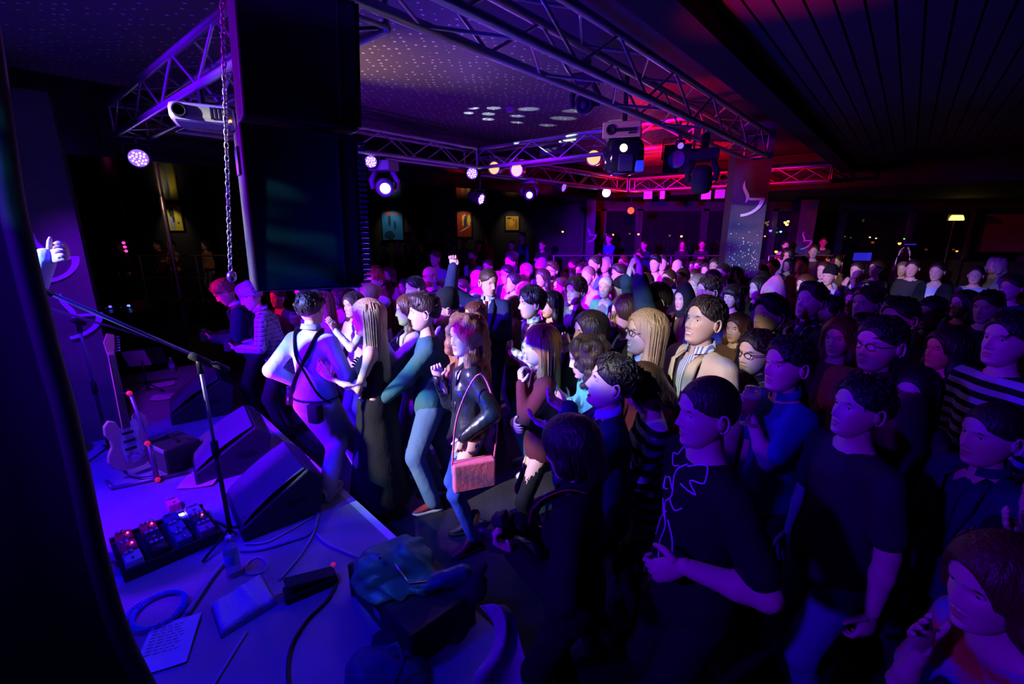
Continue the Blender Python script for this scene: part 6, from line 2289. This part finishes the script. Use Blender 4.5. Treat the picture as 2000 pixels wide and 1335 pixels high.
for ln in dr:
    pts = []
    for (u_, v_) in smooth_path([(q_[0], q_[1], 0) for q_ in ln], 4) and [(q_[0], q_[1]) for q_ in smooth_path([(q2[0], q2[1], 0) for q2 in ln], 4)]:
        org = Vector((u_ * 1.05, 1.0, (1.22 + v_) * a['k']))
        ok, hit, nr, _ = tee.ray_cast(org, Vector((0, -1, 0)))
        if ok:
            pts.append(np.array(hit) + np.array(nr) * .002)
    if len(pts) > 2:
        dp.tube(pts, .0032, 5)
dp.build('chest_print', m_prt, a['body'], True)
a = put_person(px=(1546, 655), D=2.15, h=1.78, hair='short', hairc='black', top='shirt', sleeve='short', topm=cloth('polo_blue', (.03, .05, .30)), turn=12, hpitch=4, arms=('down', ('px', (1466, 812, -.05), (-.35, .2, .75), (.3, -.9, 0), .7)), label='young man in blue polo shirt holding a beer', dist=2.1)
held(a, -1, 'tulip beer glass held by the man in blue polo', 'stem', 1.1)
a = put_person(px=(1482, 643), D=2.6, h=1.76, hair='short', hairc='dark', top='shirt', topm='charcoal', glasses=1, turn=18, label='man with square glasses beside the blue polo man', dist=2.5)
a = put_person(px=(1692, 733), D=1.68, h=1.76, hair='short', hairc='black', top='tee', sleeve='short', topm='charcoal', turn=8, hpitch=8, w=1.1, arms='down', legm='jean', hs=1.02, skin='pink', label='large young man in dark t-shirt at the right foreground', dist=1.6)
a = put_person(px=(1508, 575), D=3.2, h=1.78, hair='quiff', hairc='black', top='jacket', topm='black', underm='charcoal', turn=6, hpitch=4, label='man in profile lit warm, above the square glasses man', skin='tan', dist=3.2)
a = put_person(px=(1646, 618), D=2.9, sex='f', h=1.72, hair='long', hairc='auburn', hlen=.28, top='sweater', topm='maroon', turn=28, label='long-haired woman behind the blue polo man', dist=2.9)
a = put_person(px=(1728, 617), D=2.3, h=1.84, hair='short', hairc='black', top='jacket', topm='brown', underm='maroon', glasses=1, w=1.12, fat=1.06, turn=16, label='heavy man with dark glasses in brown jacket', dist=2.2, skin='pink')
a = put_person(px=(1796, 716), D=2.15, sex='f', h=1.70, hair='long', hairc='black', hlen=.24, top='sweater', topm='brown', turn=30, label='dark-haired woman half hidden behind the large young man', dist=1.9)
a = put_person(px=(1955, 785), D=1.62, hair='buzz', hairc='dark', top='jacket', topm='navy', underm='navy', turn=5, label='dim man in dark blue shirt at the right edge', dist=1.5)
a = put_person(px=(1972, 1050), sex='f', h=1.60, lean=26, hair='bob', hairc='auburn', hlen=.10, top='tee', sleeve='short', topm='motley', turn=15, hpitch=8, arms=(('l', (.02, .36, 1.36), (-.15, .55, .85), (-1, 0, .2), .06), ('l', (-.12, .44, 1.24), (.15, .95, .35), (.3, -.3, 1), .12)), spread=.05, label='clapping person in orange and blue top in the corner', dist=1.0)
a = put_person(px=(2090, 905), D=1.3, hair='short', hairc='dark', top='tee', sleeve='short', topm='black', turn=8, arms=('down', ('px', (2004, 1050, -.08), (-.8, .0, .6), (-.1, -.5, .8), .06)), label='cropped person whose hand enters at the right edge', dist=1.3)
a = put_person(px=(1589, 551), D=3.5, h=1.84, hair='quiff', hairc='dark', top='jacket', topm='leather', underm='charcoal', hpitch=12, turn=10, label='man with chin up in black jacket with pins', skin='fair', dist=3.4)
for q_ in ((-.09, .165, .06), (-.075, .17, .02)):
    MB().ell(a['chest'] + np.array(q_), (.012, .008, .012), 8, 6).build('pin', m_chrome, a['body'], True)
a = put_person(px=(1432, 555), sex='f', h=1.70, hair='bangs', hairc='black', hlen=.09, top='tee', topm='black', turn=14, label='woman with black bob hair left of banner column foot', dist=3.6)
a = put_person(px=(1336, 560), sex='f', h=1.68, hair='hood', hairc='black', hatm=cloth('hair_scarf', (.02, .018, .02)), top='jacket', topm='maroon', underm='brown', turn=8, label='woman in dark head scarf left of the cream blazer', dist=3.6)
a = put_person(px=(1442, 610), sex='f', h=1.64, hair='long', hairc='auburn', hlen=.2, top='sweater', topm='brown', turn=20, label='small woman lit magenta right of the cream blazer', dist=3.)

# performer mostly hidden behind the curtain
a = put_person(px=(-105, 418), h=1.80, floor=SZ, D=2.15, face=20, dist=2.2, hair='short', hairc='dark', top='shirt', topm='white', arms=('down', ('px', (102, 478, .12), (.9, .1, .2), (-.2, -.9, .35), .9)), label='performer behind the curtain stretching out an arm with thumb up')

# ======== the rest of the crowd: x, y of the head top, sex, height, hair, hair colour, top, colour, arms, label, extras
X = {}
CROWD = [
    (733, 518, 'm', 1.80, 'short', 'auburn', 'sweater', 'maroon', 'down', 'dark-haired man right behind the ginger man'),
    (758, 520, 'f', 1.70, 'long', 'brown', 'tee', 'pink', 'down', 'red-lit woman with long hair behind the ginger man'),
    (708, 534, 'm', 1.70, 'short', 'light', 'sweater', 'pink', 'down', 'pink-lit short man left of the ginger man'),
    (838, 520, 'm', 1.80, 'bald', 'grey', 'shirt', 'navy', 'down', 'bald man with glasses lit pink', dict(glasses=1, beard='ginger')),
    (809, 538, 'm', 1.78, 'short', 'black', 'jacket', 'maroon', 'down', 'clean-cut dark-haired man lit half pink', {}),
    (789, 543, 'f', 1.68, 'bun', 'dark', 'sweater', 'red', 'down', 'pale-faced woman left of the clean-cut man'),
    (869, 544, 'm', 1.72, 'side', 'black', 'tee', 'charcoal', 'down', 'boyish dark-haired person above the beanie'),
    (850, 488, 'm', 1.90, 'short', 'brown', 'shirt', 'check', 'down', 'tall man in violet checked shirt'),
    (901, 544, 'm', 1.74, 'short', 'dark', 'shirt', 'check', 'phone', 'man under the raised arm in violet checked shirt'),
    (930, 527, 'f', 1.68, 'bob', 'blond', 'tee', 'pink', 'down', 'fair-haired woman left of the blue suit man'),
    (923, 487, 'm', 1.84, 'short', 'dark', 'tee', 'lilac', 'chest', 'man in lilac t-shirt in profile right of raised fist'),
    (952, 505, 'm', 1.74, 'short', 'dark', 'shirt', 'grey', 'down', 'dim man straight above the blue suit man'),
    (990, 516, 'm', 1.78, 'short', 'black', 'jacket', 'black', 'down', 'red-lit man with thick glasses right of blue suit', dict(glasses=1)),
    (997, 495, 'm', 1.86, 'short', 'black', 'shirt', 'blue', 'down', 'big violet-lit man with broad forehead', dict(w=1.15)),
    (1002, 532, 'f', 1.70, 'bun', 'black', 'dress', 'sky', 'down', 'bright-faced woman with pinned black hair', dict(smile=1)),
    (1027, 513, 'm', 1.76, 'short', 'grey', 'shirt', 'sky', 'down', 'man in pale blue shirt turned left', dict(turn=-25)),
    (972, 529, 'f', 1.66, 'long', 'blond', 'sweater', 'lilac', 'down', 'blonde woman just behind the suit shoulder'),
    (1023, 552, 'm', 1.72, 'messy', 'light', 'tee', 'white', 'down', 'tousled fair head left of the plaid shirt man'),
    (1078, 510, 'm', 1.80, 'quiff', 'brown', 'jacket', 'tan', 'down', 'smiling man in round glasses and tan blazer', dict(glasses=1, smile=1, beard='brown')),
    (1056, 507, 'm', 1.78, 'beanie', 'black', 'tee', 'lilac', 'down', 'person in patterned cap left of tan blazer', dict(hatm=cloth('cap_violet', (.3, .25, .5)))),
    (1059, 524, 'f', 1.68, 'long', 'dark', 'tee', 'pink', 'clap', 'laughing woman left of the tan blazer', dict(smile=1)),
    (1109, 522, 'f', 1.70, 'wavy', 'brown', 'sweater', 'charcoal', 'down', 'brown-haired woman right of the tan blazer'),
    (1094, 541, 'f', 1.66, 'short', 'brown', 'jacket', 'charcoal', 'down', 'short-haired woman in glasses before the tan blazer', dict(glasses=1)),
    (1076, 567, 'f', 1.62, 'long', 'black', 'sweater', 'black', 'down', 'long black hair right behind the plaid shirt man', {}),
    (1149, 519, 'm', 1.78, 'short', 'light', 'shirt', 'sky', 'down', 'man with brilliantly lit white face in blue shirt', dict(smile=1)),
    (1162, 498, 'm', 1.88, 'short', 'dark', 'jacket', 'blue', 'down', 'tall man in vivid blue jacket', {}),
    (1184, 501, 'm', 1.80, 'short', 'grey', 'jacket', 'navy', 'down', 'grey-haired man right of the vivid blue jacket'),
    (1120, 504, 'm', 1.76, 'short', 'dark', 'tee', 'lilac', 'down', 'violet-lit man above the shaggy brown hair'),
    (1134, 512, 'f', 1.70, 'bob', 'dark', 'tee', 'lilac', 'claph', 'woman clapping left of the brilliantly lit face'),
    (1184, 539, 'm', 1.72, 'short', 'white', 'jacket', 'aqua', 'down', 'white-haired man with scarf and aqua jacket', dict(smile=1)),
    (1210, 515, 'm', 1.80, 'side', 'dark', 'shirt', 'pink', 'down', 'broadly smiling man left of the overhead hands', dict(smile=1)),
    (1212, 542, 'm', 1.76, 'beanie', 'black', 'tee', 'black', 'down', 'red-lit man in dark flat cap', dict(hatm=cloth('cap_black', (.012, .012, .014)), topm=cloth('skull_tee', (.02, .015, .02), pat=('mottle', (.25, .15, .22), 9.)))),
    (1218, 499, 'm', 1.78, 'short', 'auburn', 'sweater', 'maroon', 'down', 'red-tinted man behind the overhead hands'),
    (1242, 497, 'm', 1.76, 'short', 'dark', 'tee', 'blue', 'down', 'man framed between the overhead hands'),
    (1249, 487, 'm', 1.86, 'short', 'brown', 'shirt', 'blue', 'down', 'tallest violet head above the overhead hands'),
    (1262, 532, 'm', 1.76, 'short', 'brown', 'jacket', 'brown', 'down', 'brown-haired man right of overhead wrists'),
    (1281, 497, 'm', 1.86, 'quiff', 'black', 'shirt', 'white', 'down', 'tall man in bright white shirt'),
    (1296, 497, 'm', 1.82, 'short', 'dark', 'shirt', 'sky', 'down', 'man looking past the bright white shirt', dict(turn=25)),
    (1316, 514, 'f', 1.66, 'bob', 'black', 'tee', 'sky', 'down', 'woman with blue-black bob in the middle rows'),
    (1324, 505, 'm', 1.74, 'tonsure', 'grey', 'tee', 'blue', 'down', 'bald blue-lit head in the middle rows'),
    (1307, 526, 'm', 1.80, 'buzz', 'brown', 'shirt', 'white', 'down', 'cropped man with red-lit face in white shirt'),
    (1334, 523, 'm', 1.78, 'short', 'dark', 'jacket', 'lilac', 'down', 'calm violet-faced man beside the cropped man'),
    (1380, 513, 'f', 1.70, 'bob', 'dark', 'sweater', 'red', 'down', 'person in bright red sweater'),
    (1399, 502, 'm', 1.84, 'short', 'dark', 'tee', 'blue', 'down', 'tall violet-lit man by the banner column'),
    (1413, 514, 'm', 1.76, 'buzz', 'brown', 'tee', 'pink', 'down', 'pink-lit bald-looking man touching the banner column'),
    (1356, 525, 'f', 1.66, 'bob', 'brown', 'tee', 'lilac', 'down', 'short woman behind the blonde woman lit violet'),
    (1365, 534, 'f', 1.70, 'long', 'blond', 'sweater', 'lilac', 'down', 'violet-lit woman with long fair hair'),
    (1386, 539, 'm', 1.80, 'short', 'dark', 'jacket', 'navy', 'down', 'bearded man with warm-lit forehead', dict(beard='dark')),
    (1392, 526, 'f', 1.70, 'bun', 'black', 'sweater', 'charcoal', 'down', 'dark-haired woman behind the bearded man'),
    (1407, 536, 'f', 1.68, 'long', 'black', 'sweater', 'charcoal', 'down', 'woman with long black hair left of banner column'),
    (1367, 506, 'm', 1.72, 'short', 'dark', 'tee', 'grey', 'down', 'dim head left of the tall violet-lit man'),
    (1354, 509, 'm', 1.70, 'short', 'brown', 'tee', 'charcoal', 'down', 'dim head above the short violet woman'),
    (1511, 505, 'm', 1.80, 'short', 'brown', 'shirt', 'charcoal', 'down', 'magenta-lit man right of the banner column'),
    (1489, 516, 'm', 1.72, 'short', 'dark', 'tee', 'brown', 'down', 'reddish dim man against the banner column shade'),
    (1490, 529, 'f', 1.70, 'bob', 'dark', 'tee', 'maroon', 'down', 'reddish woman right of the banner column'),
    (1483, 540, 'f', 1.70, 'long', 'black', 'sweater', 'black', 'down', 'woman with long black hair right of banner column'),
    (1540, 485, 'm', 1.86, 'afro', 'black', 'tee', 'grey', 'down', 'tall person with afro hair in front of the dim pillar'),
    (1541, 504, 'f', 1.70, 'long', 'black', 'tee', 'charcoal', 'down', 'woman directly below the afro hair'),
    (1568, 500, 'm', 1.84, 'short', 'black', 'sweater', 'maroon', 'down', 'violet-faced man before the dim pillar'),
    (1512, 547, 'f', 1.72, 'hood', 'pink', 'jacket', 'teal', 'down', 'person in pink pointed knit hat', dict(hatm=cloth('knit_pink', (.7, .2, .42)))),
    (1612, 510, 'm', 1.80, 'buzz', 'brown', 'tee', 'lilac', 'down', 'bald-looking violet man right of the dim pillar'),
    (1623, 520, 'f', 1.76, 'beanie', 'black', 'sweater', 'lilac', 'down', 'person in dark cap right of dim pillar', dict(hatm=cloth('cap_black', (.012, .012, .014)))),
    (1575, 535, 'f', 1.74, 'bob', 'auburn', 'sweater', 'maroon', 'down', 'violet-lit face behind the pinned black jacket'),
    (1624, 577, 'f', 1.68, 'bun', 'black', 'tee', 'maroon', 'down', 'red-lit woman right of the pinned black jacket'),
    (1677, 510, 'm', 1.78, 'short', 'dark', 'shirt', 'lilac', 'mouth', 'man with hand to face below blue screen'),
    (1592, 477, 'm', 1.95, 'short', 'brown', 'sweater', 'brown', 'down', 'distant reddish head right of dim pillar top'),
    (1636, 496, 'm', 1.85, 'short', 'dark', 'tee', 'brown', 'down', 'distant dim head left of the blue screen'),
    (1676, 561, 'm', 1.76, 'short', 'dark', 'shirt', 'lilac', 'down', 'small man in pale scarf behind the heavy glasses man'),
    (1698, 558, 'm', 1.82, 'short', 'brown', 'jacket', 'lilac', 'down', 'magenta-lit man in lilac jacket above heavy glasses man'),
    (1714, 508, 'm', 1.76, 'short', 'dark', 'tee', 'charcoal', 'down', 'dim head right of the blue screen'),
    (1766, 510, 'f', 1.72, 'bob', 'light', 'tee', 'brown', 'over', 'dim woman with arms up far right'),
    (1786, 506, 'm', 1.80, 'short', 'dark', 'tee', 'charcoal', 'down', 'dim man next to woman with arms up'),
    (1835, 511, 'm', 1.80, 'short', 'dark', 'jacket', 'black', 'down', 'dim man with red-tinted face at far right'),
    (1764, 580, 'm', 1.84, 'short', 'black', 'sweater', 'black', 'down', 'violet forehead showing right of heavy glasses man'),
    (1741, 577, 'f', 1.72, 'long', 'dark', 'sweater', 'maroon', 'down', 'narrow face left of the violet forehead'),
    (1826, 578, 'm', 1.76, 'short', 'dark', 'sweater', 'brown', 'cup', 'dim man holding an orange drink at right', {}),
    (1888, 566, 'f', 1.74, 'bob', 'dark', 'tee', 'charcoal', 'down', 'dim violet round-faced woman at right'),
    (1937, 566, 'm', 1.78, 'short', 'dark', 'tee', 'black', 'down', 'barely lit man right of the round-faced woman'),
    (1910, 519, 'm', 1.74, 'short', 'dark', 'shirt', 'sky', 'down', 'dim blue-shirted man far right'),
    (1948, 503, 'f', 1.80, 'curly', 'grey', 'tee', 'grey', 'down', 'dim curly-haired person far right', dict(hlen=.1)),
    (1984, 536, 'm', 1.80, 'short', 'dark', 'tee', 'navy', 'down', 'dim man at the right edge in navy'),
    (1985, 608, 'm', 1.84, 'short', 'black', 'sweater', 'stripe', 'down', 'dim man in striped sweater at right edge'),
    (1855, 640, 'f', 1.70, 'long', 'black', 'sweater', 'black', 'down', 'dark figure in black between right-hand spectators'),
    (1690, 610, 'm', 1.70, 'short', 'dark', 'jacket', 'charcoal', 'down', 'dim man between long-haired woman and heavy glasses man'),
    (1460, 520, 'm', 1.6, 'short', 'dark', 'tee', 'black', 'down', 'head peeking at the banner column foot') if False else None,
]
for row in CROWD:
    if not row:
        continue
    x, y, sex, h, hair, hc_, top, col, arms, lab = row[:10]
    ex = dict(row[10]) if len(row) > 10 else {}
    d_ = dict(px=(x, y), sex=sex, h=h, hair=hair, hairc=hc_ if hc_ in HAIRC else 'dark', top=top, topm=col, arms=arms, label=lab, sleeve='short' if top == 'tee' else 'long', turn=RNG.uniform(-10, 14), hyaw=RNG.uniform(-10, 10), hpitch=RNG.uniform(-4, 6), hlen=.2, skin=random.choice(['fair', 'pink', 'tan']), underm='white' if RNG.random() < .6 else 'grey')
    d_.update(ex)
    d_['shift'] = 1.6
    a = put_person(**d_)
    if lab.startswith('dim man holding'):
        held(a, 1, 'orange drink held by the dim man at right', 'cup', 1.3)

# people on the raised platform at the back
PLAT = [
    (705, 500, 11.9, 'm', 'short', 'dark', 'charcoal', 'dim seated-looking person left of the back tables'),
    (752, 504, 11.7, 'm', 'short', 'dark', 'maroon', 'dim reddish head under the left back railing'),
    (777, 505, 11.6, 'm', 'tonsure', 'grey', 'charcoal', 'dim balding head under the left back railing'),
    (800, 496, 11.8, 'm', 'short', 'dark', 'black', 'dim dark-clothed man left of the violet pillar'),
    (824, 502, 11.6, 'f', 'bob', 'dark', 'black', 'dim woman left of the violet pillar'),
    (838, 446, 12.4, 'm', 'short', 'grey', 'black', 'shadowy man in dark suit right of the blue poster'),
    (797, 452, 12.6, 'm', 'short', 'dark', 'black', 'shadowy man in suit near the blue poster'),
    (906, 464, 12.5, 'm', 'short', 'dark', 'sky', 'man in pale blue shirt under the red poster'),
    (934, 468, 12.3, 'm', 'short', 'brown', 'charcoal', 'dim violet head below the red poster'),
    (949, 455, 12.6, 'f', 'bob', 'dark', 'red', 'person in dull orange-red top by the wall'),
    (1000, 476, 11.8, 'm', 'buzz', 'brown', 'lilac', 'cropped man in lilac shirt on the back platform'),
    (1020, 452, 12.8, 'm', 'short', 'dark', 'blue', 'person in blue top below the orange poster'),
    (1059, 478, 11.9, 'm', 'short', 'brown', 'charcoal', 'man with scarf standing alone on the platform'),
    (1190, 455, 12.8, 'm', 'short', 'dark', 'blue', 'blue-lit figure right of the narrow pillar'),
    (1258, 478, 12.2, 'm', 'short', 'dark', 'navy', 'dim blue head behind the overhead hands'),
    (1332, 485, 12.4, 'f', 'bob', 'dark', 'charcoal', 'dim woman by the windows left of banner column'),
    (1372, 468, 12.6, 'm', 'short', 'dark', 'charcoal', 'dim violet-edged man by the window mullion'),
    (1536, 470, 11.8, 'm', 'short', 'dark', 'pink', 'person in pale pink shirt at the bar'),
    (1610, 462, 11.7, 'm', 'short', 'dark', 'charcoal', 'faint reddish person beyond the dim pillar'),
    (238, 494, 11.9, 'm', 'short', 'brown', 'charcoal', 'dim person in profile behind the left railing'),
    (336, 490, 11.8, 'm', 'short', 'dark', 'tan', 'person in orange top leaning over the left railing'),
    (312, 500, 12.2, 'm', 'short', 'dark', 'maroon', 'dim reddish person beside the orange top'),
    (402, 488, 12.0, 'f', 'bob', 'dark', 'tan', 'dim person raising a hand behind the left railing'),
]
for (x, y, d_, sex, hair, hc_, col, lab) in PLAT:
    zt = CAMH + ray(x, y)[2] / ray(x, y)[1] * d_
    hgt = min(1.86, max(1.50, (zt - .42)))
    put_person(px=(x, y), D=d_, h=hgt, floor=.42, dist=9., sex=sex, hair=hair, hairc=hc_, top='shirt', topm=col, label=lab, arms=random.choice(['down', 'cross', 'cup']), face=random.choice([235, 250, 215]))
